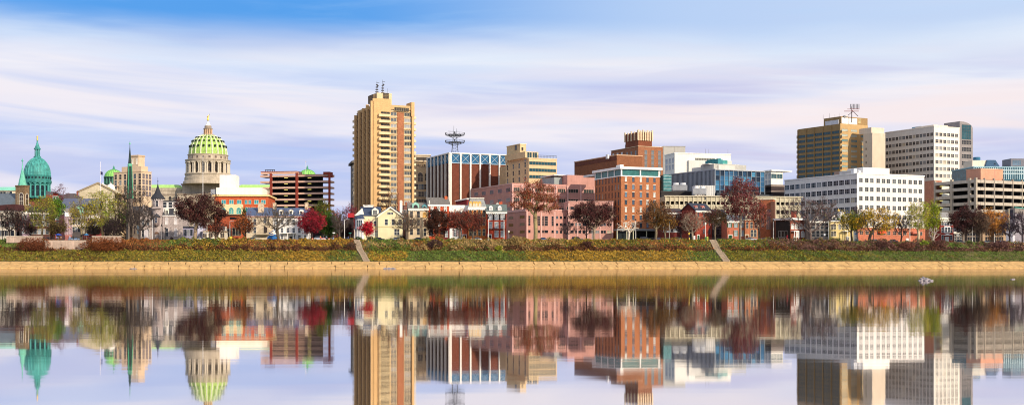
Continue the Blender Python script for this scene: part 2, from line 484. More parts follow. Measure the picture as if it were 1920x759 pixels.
gy = [489, 500, 520, 560, 600, 700, 800, 850, 900, 950, 1000, 1050, 1100, 1150, 1200, 1300, 1500, 2500, 9000]
V = [(x, y, ground_z(x, y) if y > 489 else 11.0+float(lip(x))) for y in gy for x in gx]; n = len(gx)
Q = [(j*n+i, j*n+i+1, (j+1)*n+i+1, (j+1)*n+i) for j in range(len(gy)-1) for i in range(n-1)]
tag(npmesh('ground', V, Q, M('5a5a34', .3, .05)), kind='structure')
for nm, a, b, dz, c in (('pavement', 493, 496, .06, 'a59f94'), ('road', 499, 509, .02, '48474a'), ('pavement', 509, 513, .12, '9a948a')):
    rx = list(range(-400, 401, 10))
    V = [(x, y, ground_z(x, y)+dz) for y in (a, b) for x in rx]; n = len(rx)
    tag(npmesh(nm, V, [(i, i+1, n+i+1, n+i) for i in range(n-1)], M(c, .1, 1)), kind='structure')
mk = MB()
for i in range(-60, 60):
    x = i*6.0; z = ground_z(x, 504)+.03; mk.add([(x, 503.93, z), (x+3, 503.93, z), (x+3, 504.07, z), (x, 504.07, z)], [(0, 1, 2, 3)])
tag(mk.build('road_marking', M('e8e4d8')), kind='structure')

# stepped concrete revetment along the river
rb = MB(); jb = MB()
rv = M('bf9962', .22, .45, streak=.16, sat=1)
rnx = random.Random(3)
for y0, y1, gap in ((460.0, 463.3, .16), (463.42, 466.9, .16), (466.98, 468.3, .12)):
    x = -420.0+y0 % 1*7
    while x < 420:
        wdt = rnx.choice([4.2, 5.6, 6.4, 8.2, 3.1])+rnx.uniform(-.5, .6)
        zf = lambda y: .30+(y-460)*.322 if y < 466.95 else 2.60
        t = rnx.uniform(-.05, .05); k = rnx.uniform(.15, .5)
        a0, a1 = x+gap/2, x+wdt-gap/2
        za, zb = zf(y0)+t+rnx.uniform(-.02, .02), zf(y1)+t+rnx.uniform(-.02, .02)
        sh = -(y1-y0)*k*.6
        rb.add([(a0, y0, za-.7), (a1, y0, za-.7), (a1+sh, y1, za-.7), (a0+sh, y1, za-.7), (a0, y0, za), (a1, y0, za), (a1+sh, y1, zb), (a0+sh, y1, zb)],
            [(0, 3, 2, 1), (4, 5, 6, 7), (0, 1, 5, 4), (1, 2, 6, 5), (2, 3, 7, 6), (3, 0, 4, 7)])
        x += wdt
tag(rb.build('concrete_revetment', rv), 'long sloping tan concrete river wall with open joints along the waterline', 'river wall')
rk = MB(); rk.box(-420, 420, 460.6, 468.0, -1, .2)
tag(rk.build('river_bed_edge', M('3a3226')), kind='structure')
rl = MB(); rl.add([(-420, 460.6, .1), (420, 460.6, .1), (420, 467.2, 2.2), (-420, 467.2, 2.2)], [(0, 1, 2, 3)])
tag(rl.build('revetment_backing_ground', M('4a3c24')), kind='structure')

# undergrowth on the bank
def quads(P, S, rg, flat=.0):
    n = len(P); a = rg.normal(size=(n, 3)); a /= np.linalg.norm(a, axis=1)[:, None]
    b = rg.normal(size=(n, 3)); b -= (a*b).sum(1)[:, None]*a; b /= np.linalg.norm(b, axis=1)[:, None]
    s = S[:, None]*.5
    V = np.stack([P-a*s-b*s*.6, P+a*s-b*s*.6, P+a*s+b*s*.6, P-a*s+b*s*.6], 1).reshape(-1, 3)
    Q = np.arange(4*n).reshape(n, 4)
    return V, Q
def patch(x, y, k):
    return lump(x*.6+k*17, y*1.2+k*5, 1.0)+.5*lump(x*2.3+k*3, y*2.1, 1.0)
CC = {'olive': '7a7228', 'gold': 'a58230', 'rust': '8f5a30', 'brown': '5e3c28', 'mauve': '745448', 'green': '5f7230', 'tan': 'a88a58', 'lime': '86902e'}
# zones in photo columns: lower band then upper band; (from, to, {kind: weight})
LOW = [(-400, 200, dict(olive=5, rust=2, brown=2, gold=1)), (200, 480, dict(olive=5, gold=3, green=1)), (480, 620, dict(gold=5, olive=3, rust=1)), (620, 668, dict(green=3, olive=3)),
       (690, 765, dict(gold=3, lime=3, olive=2)), (765, 985, dict(green=7, olive=2)), (985, 1290, dict(gold=7, olive=2, rust=1)), (1290, 1340, dict(green=4, lime=2)),
       (1362, 1505, dict(olive=5, gold=2, green=2)), (1505, 1620, dict(green=4, olive=3, tan=1)), (1620, 2400, dict(green=6, olive=2, tan=1, brown=1))]
UP = [(-400, 45, dict(green=5, olive=3, brown=1)), (45, 95, dict(rust=5, brown=3)), (150, 290, dict(rust=6, brown=3, gold=2)), (290, 400, dict(green=5, olive=2, gold=2)), (400, 660, dict(gold=4, rust=3, olive=2, green=1)),
      (690, 770, dict(green=5, tan=2, olive=2)), (770, 840, dict(rust=3, gold=2, olive=2)), (840, 1060, dict(tan=4, rust=2, olive=2, brown=1)), (1060, 1190, dict(gold=3, green=2, rust=2, olive=2)),
      (1190, 1330, dict(green=3, gold=3, rust=2)), (1358, 1450, dict(green=4, gold=3, rust=1)), (1450, 1600, dict(olive=2, gold=2, mauve=4)), (1600, 1780, dict(mauve=5, green=2, tan=2, brown=1)), (1780, 1850, dict(green=5, mauve=3)), (1850, 2400, dict(mauve=5, tan=2, green=2))]
pts = {k: [] for k in CC}
def scatter(zones, y0, y1, dens, hmax, size, darkrow=False):
    for a, b, ws in zones:
        xa, xb = X(a, 475), X(b, 475)
        n = int((xb-xa)*(y1-y0)*dens)
        x = rg.uniform(xa, xb, n); y = rg.uniform(y0, y1, n)
        if a > -400 and b < 2400 and not (a in (690, 1362, 1358) ): x = x+rg.normal(0, 5, n)*(rg.random(n) < .55)
        for sa, sb in ((669, 690), (1337, 1363)):
            f0 = (487-y)/19; cxs = X(668 if sa == 669 else 1336, 487)*(1-f0)+X(687 if sa == 669 else 1362, 468)*f0; x = np.where(abs(x-cxs) < 1.3, x+np.sign(x-cxs+1e-6)*2.2, x)
        ks = list(ws); sc = np.stack([patch(x, y, i+len(k))*.9+np.log(ws[k])*.8+rg.normal(0, .35, n) for i, k in enumerate(ks)], 1)
        ch = sc.argmax(1)
        hgt = hmax*(.22+.95*np.clip(lump(x*1.7, y*1.5)+.7*lump(x*4.1+3, y*2.9)+.3, 0, 1.4))
        z = bank_z(x, y)+rg.random(n)**.7*hgt
        s = rg.uniform(size*.6, size*1.4, n)
        for i, k in enumerate(ks):
            mk_ = ch == i
            kk = k
            P = np.stack([x[mk_], y[mk_], z[mk_]], 1)
            if darkrow and k in ('gold', 'rust', 'tan', 'olive') :
                d = (P[:, 1] < 482.2) & (rg.random(len(P)) < .7)
                pts['brown' if k != 'olive' else 'rust'].append((P[d], s[mk_][d])); pts[k].append((P[~d], s[mk_][~d]))
            else: pts[k].append((P, s[mk_]))
scatter(LOW[:4], 468.6, 478.6, 13, .95, .42); scatter(LOW[4:10], 468.6, 478.6, 13, .8, .4); scatter(LOW[10:], 468.6, 478.8, 12, .35, .32)
scatter(UP[:5], 479.2, 487.6, 13, 1.0, .45, True); scatter(UP[5:11], 479.2, 487.6, 13, .9, .42, True); scatter(UP[11:], 479.2, 487.6, 13, 1.1, .42)
SHADE_ROW = [(-400, 45, dict(brown=3, olive=2)), (45, 95, dict(rust=3, brown=5)), (165, 290, dict(rust=3, brown=5)), (290, 480, dict(brown=4, rust=2, gold=1)), (480, 663, dict(brown=6, rust=2)), (695, 770, dict(olive=2, brown=1, green=2)), (770, 1000, dict(brown=3, tan=2, green=1)),
       (1000, 1190, dict(brown=5, rust=3)), (1190, 1330, dict(rust=3, brown=5)), (1368, 1500, dict(brown=3, rust=3, green=1)), (1500, 1780, dict(brown=5, mauve=4)), (1780, 2400, dict(mauve=4, brown=3, green=1))]
scatter(SHADE_ROW, 479.2, 481.6, 26, 1.9, .4)  # shadow strip along mid-bank, put into the dark brown clump colours
LIP = [(-400, 60, dict(green=3, olive=2)), (170, 300, dict(rust=3, brown=1, gold=1)), (300, 660, dict(gold=2, green=2, olive=2)), (695, 850, dict(green=4, olive=1)), (850, 1330, dict(tan=2, gold=2, green=2, olive=2)), (1370, 1500, dict(green=3, gold=2)), (1500, 2400, dict(green=2, mauve=2, tan=1, olive=2))]
scatter(LIP, 486.0, 488.6, 16, 1.0, .32)
NM = {'olive': 'ground_cover', 'gold': 'golden_ground_cover', 'rust': 'rust_undergrowth', 'brown': 'dry_undergrowth_and_shade', 'mauve': 'bramble_undergrowth', 'green': 'grass', 'tan': 'dry_grass', 'lime': 'leafy_ground_cover'}
LB = {'olive': 'olive green ground cover spread over the lower river bank', 'gold': 'golden yellow ground cover in patches along the bank', 'rust': 'rust brown undergrowth on the upper half of the bank',
      'brown': 'dark brown dead undergrowth and painted shade along the middle of the bank', 'mauve': 'purplish brown brambles along the top of the bank', 'green': 'short green grass on the river bank',
      'tan': 'dry straw coloured grass on the upper bank', 'lime': 'bright yellow green leafy cover beside the concrete steps'}
for k, lst in pts.items():
    P = np.concatenate([a for a, b in lst]); S = np.concatenate([b for a, b in lst])
    V, Q = quads(P, S, rg)
    o = npmesh(NM[k], V, Q, M(CC[k], .3, .25, island=.45, trans=.15, rough=.9)); tag(o, LB[k], 'undergrowth', kind='stuff')
# ================================================================ LEFT THIRD
DK = '1b2027'; BL = '26323e'; TEAL = '1e5a66'
def vgrad(b, nm, lst, mat): return [b.box(nm, *q, mat) for q in lst]

# --- cathedral with the teal dome
def teal_dome():
    Y = 760; x = X(70, Y); g = ground_z(x, Y)
    r = empty('domed_cathedral', (x, Y, g), 0, 'cathedral with tall teal copper dome and gold statue on top at far left', 'cathedral')
    h = lambda py: Z(py, Y)-g
    p = lambda px: px*Y/F
    cu = M('3a9790', .26, .5, .6, streak=.3); cd = M('2a7f78', .25, .5, .6); dk = M('18343a', .1)
    def part(n, mb, m, sm=True, parent=r): return mb.build(n, m, parent, sm)
    part('wall', MB().box(-p(42), p(42), -p(10), p(40), -1, h(366)), M('8a4a36', .15, .5, brick=True), False)
    part('roof', MB().prism([(-p(44), h(366)), (p(44), h(366)), (0, h(352))], -p(8), p(40), 'y'), M('5c5f66', .1), False)
    drum = part('drum', MB().lathe([(p(21), h(372)), (p(21), h(344)), (p(25.5), h(343)), (p(25.5), h(339)), (p(24.3), h(338)), (p(24.3), h(332)), (p(24.8), h(330)), (p(23.4), h(329))], 48), cd)
    for i in range(16):
        a = 2*math.pi*(i+.5)/16; cx, cy = math.cos(a)*p(22.3), math.sin(a)*p(22.3)
        part('column', MB().tube((cx, cy, h(371)), (cx, cy, h(345)), .55, .48, 8).box(cx-.7, cx+.7, cy-.7, cy+.7, h(345.5), h(343.4)), cu)
    for i in range(16):
        a = 2*math.pi*i/16; me = win_mesh(1.9, 6.2, ST('57b3a4', '14252c', 1, 2, shape='arch'))
        o = bpy.data.objects.new('window', me); COL.objects.link(o); o.parent = r
        o.location = (math.cos(a)*p(21), math.sin(a)*p(21), h(358)); o.rotation_euler = (0, 0, a+math.pi/2)
    for i in range(24):
        a = 2*math.pi*i/24; cx, cy = math.cos(a)*p(24.4), math.sin(a)*p(24.4)
        d = Vector((math.cos(a), math.sin(a), 0)); part('oculus', MB().tube(Vector((cx, cy, h(334)))-d*.2, Vector((cx, cy, h(334)))+d*.15, .62, .62, 10), dk, False)
    prof = [(p(23.4), h(329)), (p(23.3), h(325)), (p(22.2), h(318)), (p(20), h(311)), (p(16.5), h(305)), (p(12), h(300)), (p(7), h(297)), (p(5.5), h(296))]
    dome = part('dome', MB().lathe(prof, 48), cu)
    for i in range(24):
        a = 2*math.pi*(i+.5)/24; b = MB()
        for (r0, z0), (r1, z1) in zip(prof[:-1], prof[1:]): b.tube((math.cos(a)*r0, math.sin(a)*r0, z0), (math.cos(a)*r1, math.sin(a)*r1, z1), .3, .28, 5)
        b.build('rib', cu, dome)
    part('lantern_gallery', MB().lathe([(p(5.5), h(297)), (p(6.6), h(295)), (p(6.6), h(293.6)), (p(4.6), h(293)), (p(2.6), h(293)), (p(2.6), h(280))], 20), cu)
    for i in range(8):
        a = 2*math.pi*i/8; cx, cy = math.cos(a)*p(4.2), math.sin(a)*p(4.2)
        part('lantern_column', MB().tube((cx, cy, h(294)), (cx, cy, h(280)), .36, .3, 6), cu)
    part('lantern_roof', MB().lathe([(p(6), h(280.5)), (p(6.3), h(279)), (p(5), h(277.5)), (p(4.2), h(276)), (p(2.8), h(272)), (p(1.6), h(268)), (p(1.1), h(265)), (p(1.5), h(264)), (p(.6), h(263))], 20), cu)
    st = MB().tube((0, 0, h(263.5)), (0, 0, h(258)), .5, .38, 8).tube((0, 0, h(258)), (0, 0, h(255.6)), .42, .2, 8).tube((0, 0, h(255.8)), (0, 0, h(254.6)), .24, .2, 8).tube((-.2, 0, h(257.5)), (-.75, 0, h(256)), .12, .08, 5).tube((.2, 0, h(257.5)), (.6, 0, h(255.2)), .12, .08, 5)
    part('gold_statue', st, M('d9a83a', .1, metal=.8, rough=.35))
teal_dome()

# --- stone church, tower with mint spire
b = Bld('stone_church', 'brown stone church tower with pale pointed window and mint green spire at far left', 46, 29, 55, 600, 72, 'church')
stn = M('7c6244', .35, 1.2)
b.box('tower', 0, b.W, 0, b.D, -1, b.h(348), stn)
b.box('parapet', -.15, b.W+.15, -.15, b.D+.15, b.h(350), b.h(347), M('6b533a', .3, 1.2))
b.win('L', b.wl(40), b.h(373), 2.0, 5.4, ST('efe6cc', '4c3c34', 2, 3, shape='arch'))
b.win('L', b.wl(33), b.h(373), .5, 5.4, ST('efe6cc', '6a543c', 1, 1)); b.win('R', b.W*.5, b.h(373), 1.6, 5.0, ST('efe6cc', '4c3c34', 1, 2, shape='arch'))
cx, cy = b.W/2, b.D/2; rr = b.m(8)
b.part('spire', MB().lathe([(rr, b.h(347.5)), (rr*.55, b.h(330)), (rr*.2, b.h(318)), (.14, b.h(306)), (.1, b.h(300))], 8, cx, cy), M('5fb59b', .15, .6, .6))
b.part('finial', MB().lathe([(.05, b.h(303)), (.45, b.h(301.5)), (.5, b.h(300.6)), (.3, b.h(299.6)), (.05, b.h(296.5))], 10, cx, cy), M('4aa58d', .1), smooth=True)
b.box('nave', -3, b.W+8, b.D+.02, b.D+26, -1, b.h(384), M('8b7253', .3, 1.2))
b.part('nave_roof', MB().prism([(-3.5, b.h(385)), (b.W+8.5, b.h(385)), ((b.W+5)/2, b.h(361))], b.D+.05, b.D+26, 'y'), M('5b6670', .12, .8))
b.done()

b = Bld('hall', 'long cream hall with mint green roof edge behind the stone church', 28, -30, 44, 690, 84)
b.body(357, M('d9c7a6')); b.part('roof', MB().frus((-.6, b.W+.6, -.6, b.D+.6, b.h(357)), (2, b.W-1, 1, b.D-1, b.h(350))), M('79c4ab', .1))
b.grid('L', -20, 20, 8, [363], 1.6, 2.2, ST('efe6d0', BL)); b.done()

b = Bld('concrete_office', 'low cream office with dark bands of glass and maroon barrel roof at left edge', 27, -60, 41, 545, 80)
cw = M('cfc4b0', .06, .4, streak=.08)
b.body(392, cw)
n = 10; pts_ = [(b.D*i/n, b.h(393)+2.3*math.sin(math.pi*(.5+.5*i/n))) for i in range(n+1)]
b.part('barrel_roof', MB().prism([(-.8, b.h(394))]+[(u-.6, z) for u, z in pts_]+[(b.D, b.h(394))], -.6, b.W+.6, 'x'), M('4a2626', .15, .6))
for py in (420, 437):
    b.grid('L', 20, 9, 2, [py], 3.0, 2.2, ST('d8d0c0', '151a20', 2)); b.grid('L', -20, 0, 2, [py], 3.6, 2.2, ST('d8d0c0', '151a20', 2))
b.win('R', b.W*.5, b.h(437), 2.0, 2.4, ST('d8d0c0', '151a20', 1)); b.win('R', b.W*.5, b.h(418), 2.0, 2.0, ST('d8d0c0', '151a20', 1))
b.done()

def row_house(name, label, pc, pl, pr, Y, th, eave, ridge, wall, roof, rows, n, st, trim='efe8da', lw=None, w=1.2, h=2.1, lrows=None, ln=0, D=None, group=None, door=None, doorpx=None, brick=True, cornice=True, flat=False, gab=True, shut=None, margin=.16, skip=()):
    b = Bld(name, label, pc, pl, pr, Y, th, 'house', group, D=D)
    wm = M(wall, .12, .5, brick=brick); lm = M(lw, .15, .5, brick=brick) if lw else wm
    b.body(eave, wm)
    if flat:
        b.box('roof', .3, b.W-.3, .3, b.D-.3, b.h(eave)+.01, b.h(eave)+.35, M(roof))
        b.part('parapet', MB().box(-.1, b.W+.1, -.1, .3, b.h(eave)-.02, b.h(ridge)), M(trim))
    elif gab: b.gable_x(-.02, b.W+.02, 0, b.D, b.h(eave), b.h(ridge), M(roof, .15, 1.2), wallmat=lm)
    else: b.part('roof', MB().frus((-.3, b.W+.3, -.3, b.D+.3, b.h(eave)), (b.W*.25, b.W*.75, b.D*.3, b.D*.7, b.h(ridge))), M(roof, .15, 1.2))
    if cornice:
        cb = MB().box(-.25, b.W+.25, -.45, -.003, b.h(eave)-.75, b.h(eave)-.1)
        for i in range(int(b.W/.8)): cb.box(.3+i*.8, .5+i*.8, -.38, -.003, b.h(eave)-1.0, b.h(eave)-.75)
        b.part('cornice', cb, M(trim, .05))
    for ri, py in enumerate(rows):
        for i in range(n):
            if (i, ri) in skip: continue
            u = b.W*(margin+(1-2*margin)*(i/(n-1) if n > 1 else .5))
            b.win('R', u, b.h(py), w, h, rnd.choice(st) if isinstance(st, list) else st)
            if shut and (shut[1] is None or ri in shut[1]): b.shutters('R', u, b.h(py), w, h, shut[0])
    if ln:
        for py in (lrows or rows):
            for i in range(ln): b.win('L', b.D*(i+.5)/ln, b.h(py), w, h, st if not isinstance(st, list) else st[0])
    if door: b.door(b.wr(doorpx), 1.3, 2.5, door)
    return b
WW = [ST('efe9dc', '2a3038', 1, 2), ST('efe9dc', '38424c', 1, 2), ST('efe9dc', '8d949a', 1, 2)]

b = row_house('row_house', 'narrow lilac painted row house beside the low cream office', 41, 36, 51, 540, 12, 400, 396, 'a98a9b', '3a3538', [408, 420, 433], 2, WW, flat=True, D=10, w=.8, margin=.25); b.done()
b = row_house('row_house', 'dark brick row house with narrow windows behind the first yellow tree', 52, 48, 96, 548, 6, 398, 388, '5c3a33', '39363a', [406, 419, 434], 5, WW, D=12); b.chimney(b.wr(68), b.wr(73), 3, 5, b.h(392), b.h(382), M('8a5a44')); b.done()
b = row_house('brick_house', 'tall orange red brick house with blank side wall between yellow green trees', 103, 96, 111, 545, 30, 386, 383, '9c3f2a', '40383a', [396, 408, 420], 1, WW, lw='7b3226', flat=True, trim='8a4030'); b.done()
b = row_house('red_house', 'red brick house with pinkish glazed front and white cornice near the overlook', 122, 111, 135, 538, 42, 402, 399, 'a5605a', '5a4440', [410, 421, 434], 3, ST('e6cfd0', '8d7580', 1, 3), lw='6d2c26', flat=True, w=1.1, h=2.4, trim='f2eeee'); b.done()
b = row_house('pale_house', 'pale stucco house with half round attic window behind the red house', 112, 106, 131, 562, 15, 400, 391, 'd9cdb8', '8a8078', [410], 2, WW, D=14, brick=False)
b.win('R', b.wr(117), b.h(398), 2.2, 1.8, ST('efe9dc', '34424e', 3, 1, shape='arch')); b.done()
b = Bld('ornate_house', 'ornate white house with small mint green corner turret and arched attic windows', 135, 131, 156, 560, 14, 'house', D=14)
b.body(398, M('cdbfae', .1)); b.mansard(0, b.W, 0, b.D, b.h(398), b.h(391), M('7c7468', .1))
for px in (139, 143, 147): b.win('R', b.wr(px), b.h(395), .8, 1.7, ST('efe4cc', '3a3e44', 1, 2, shape='arch'), off=.9)
b.grid('R', 138, 153, 4, [404, 416, 430], 1.1, 2.1, WW)
b.part('turret', MB().lathe([(1.9, b.h(402)), (1.9, b.h(392)), (2.3, b.h(391.5)), (1.2, b.h(388)), (.1, b.h(384.5))], 12, b.wr(148), 1.0), M('7fc3ae', .1), smooth=False); b.done()
b = row_house('red_house', 'wide red brick house with white cornice and pale awning over the ground floor', 155, 150, 186, 542, 8, 406, 403.5, '8e2f2c', '6a6462', [413], 3, ST('f4efe8', '3a3a44', 1, 2), flat=True, D=12, w=1.5, h=2.2)
b.part('awning', MB().prism([(-2.2, b.h(424)), (0, b.h(419)), (0, b.h(424))], 0, b.W, 'x'), M('d8cfc4', .1)); b.grid('R', 159, 182, 5, [432], 1.9, 2.8, ST('5a4038', '1c1c22', 2)); b.done()
b = Bld('slate_hall', 'big hall with blue grey slate roof behind the red row houses', 113, 105, 182, 640, 8, D=22)
b.body(391, M('8f7f78', .15)); b.gable_x(0, b.W, 0, b.D, b.h(391), b.h(371), M('565c74', .12, .6)); b.grid('R', 118, 178, 9, [400, 412], 1.5, 2.6, WW); b.done()
b = Bld('gabled_mansion', 'dark roofed brown mansion on the skyline right of the teal dome', 108, 100, 155, 720, 10, 'house', D=20)
b.body(376, M('7a5a4c', .15)); b.part('roof', MB().frus((-1, b.W+1, -1, b.D+1, b.h(376)), (b.W*.25, b.W*.6, b.D*.4, b.D*.6, b.h(361))), M('544a4c', .15, .8)); b.grid('R', 114, 150, 7, [382, 392], 1.5, 2.5, WW)
b.chimney(b.wr(140), b.wr(143), 6, 8, b.h(372), b.h(358), M('8a4a38')); b.done()
b = Bld('red_brick_hall', 'red brick hall end wall right of the teal dome', 100, 94, 109, 700, 20); b.body(363, M('8a2f22', .15, .5, brick=True)); b.grid('R', 102, 107, 2, [372, 384], 1.4, 2.6, WW); b.cap(363, M('5c2a24'), .5); b.done()

# --- neoclassical temple front
b = Bld('temple_building', 'cream classical building with broad stone pediment and two small white domes', 152, 146, 212, 800, 3, D=30)
cr = M('cdbf9f', .12, .4, streak=.1); b.body(372, cr)
b.part('pediment', MB().prism([(-1.5, b.h(361)), (b.W+1.5, b.h(361)), (b.W*.55, b.h(344))], -1.2, b.D, 'y'), cr)
ec = MB()
for q in ((-2, .55), (b.W+2, .55)):
    x0 = q[0]; xm = b.W*.55
    ec.prism([(x0, b.h(361)-.2), (xm, b.h(344)-.2), (xm, b.h(344)+.9), (x0, b.h(361)+.9)][::(1 if x0 < xm else -1)], -1.8, -.9, 'y')
b.part('cornice', ec, M('9c8a6e', .15))
b.box('entablature', -1, b.W+1, -1, 0, b.h(372), b.h(361), M('c4b594', .12))
for i in range(8):
    u = b.W*(i+.5)/8; b.part('column', MB().tube((u, -.6, -1), (u, -.6, b.h(373)), .8, .68, 12).box(u-1, u+1, -1.5, -.02, b.h(373.5), b.h(372)), M('d6cbb2', .08), smooth=True)
b.grid('R', 158, 208, 7, [385, 400], 1.8, 3.2, ST('e5dcc4', '3a3634', 1, 2), off=.0)
for px in (190.5, 205.5):
    b.part('small_dome', MB().lathe([(2.6, b.h(358)), (2.6, b.h(352)), (2.3, b.h(348)), (1.3, b.h(345)), (.3, b.h(343.5)), (.12, b.h(340))], 16, b.wr(px), 3), M('e6dfd4', .08), smooth=True)
b.box('roof', 2, b.W*.35, 5, b.D, b.h(353), b.h(350), M('8fb878', .15)); b.done()

# --- cream stepped tower block
b = Bld('stepped_tower', 'cream stepped office tower behind the dark green spire', 265, 213, 284, 820, 62, D=None)
cm = M('d3b795', .08, .3, streak=.08)
b.body(322, cm)
mL = b.wl
b.box('upper_block', 1, b.W*.8, mL(262), mL(226), b.h(322), b.h(311), cm); b.box('tower', 1.2, b.W*.75, mL(257), mL(240), b.h(311), b.h(291), cm)
cn = MB(); u0, u1 = mL(257), mL(240)
for i in range(5):
    u = u0+(u1-u0)*i/5; cn.box(.9, b.W*.75+.3, u, u+(u1-u0)*.1, b.h(291), b.h(289.6))
cn.box(.9, b.W*.75+.3, u0-.3, u1+.3, b.h(292.5), b.h(291)); b.part('crenellation', cn, M('c2a582', .1))
b.cap(322, M('c9ac8a'), .5)
b.grid('L', 262, 217, 6, [330, 341, 352, 363, 374], 2.0, 3.0, ST('e4d0b0', '3c3230', 1, 2)); b.grid('R', 269, 281, 3, [330, 341, 352, 363], 2.0, 3.0, ST('e4d0b0', '6a6064', 1, 2))
b.grid('L', 254, 246, 2, [302], 1.2, 3.4, ST('f2e6cc', 'e8dcc6', 1, 1), off=-1.2)
b.done()

# --- church with dark green spire
b = Bld('spired_church', 'dim stone church with slender dark green copper spire behind the big bare tree', 240, 228, 262, 600, 30, 'church')
b.box('tower', 0, b.m(9), 0, b.m(9), -1, b.h(372), M('6c6058', .2, 1)); b.box('nave', b.m(9), b.W+4, .5, 14, -1, b.h(398), M('6c6058', .2, 1))
b.gable_x(b.m(9), b.W+4, .5, 14, b.h(398), b.h(386), M('3d3f46', .15, 1))
cx = cy = b.m(4.5); dg = M('1f4a3c', .3, .8, .6)
b.part('spire', MB().lathe([(b.m(6.4), b.h(372)), (b.m(5.8), b.h(350)), (b.m(4.4), b.h(322)), (b.m(3.7), b.h(311))], 8, cx, cy), M('243a34', .3, .8))
b.part('spire_band', MB().lathe([(b.m(3.9), b.h(311.5)), (b.m(4.3), b.h(310)), (b.m(4.3), b.h(307.5)), (b.m(3.4), b.h(306.5))], 8, cx, cy), M('5fb08c', .15))
b.part('spire_top', MB().lathe([(b.m(3.3), b.h(307)), (b.m(1.1), b.h(282)), (b.m(.55), b.h(275)), (.06, b.h(264))], 8, cx, cy), M('2a3c3a', .3, .8))
for i in range(4):
    a = math.pi/4+i*math.pi/2; q = 1.35
    b.part('corner_rib', MB().tube((cx+math.cos(a)*b.m(6.2), cy+math.sin(a)*b.m(6.2), b.h(372)), (cx+math.cos(a)*b.m(3.9), cy+math.sin(a)*b.m(3.9), b.h(311)), .3, .22, 5), M('3f9a72', .2))
b.part('finial', MB().lathe([(.05, b.h(271)), (.35, b.h(269.6)), (.35, b.h(268.6)), (.05, b.h(266))], 8, cx, cy), M('5fb08c'))
b.grid('R', 247, 258, 3, [412, 430], 1.5, 4, ST('8d7c68', '2c2426', 1, 2, shape='arch')); b.done()

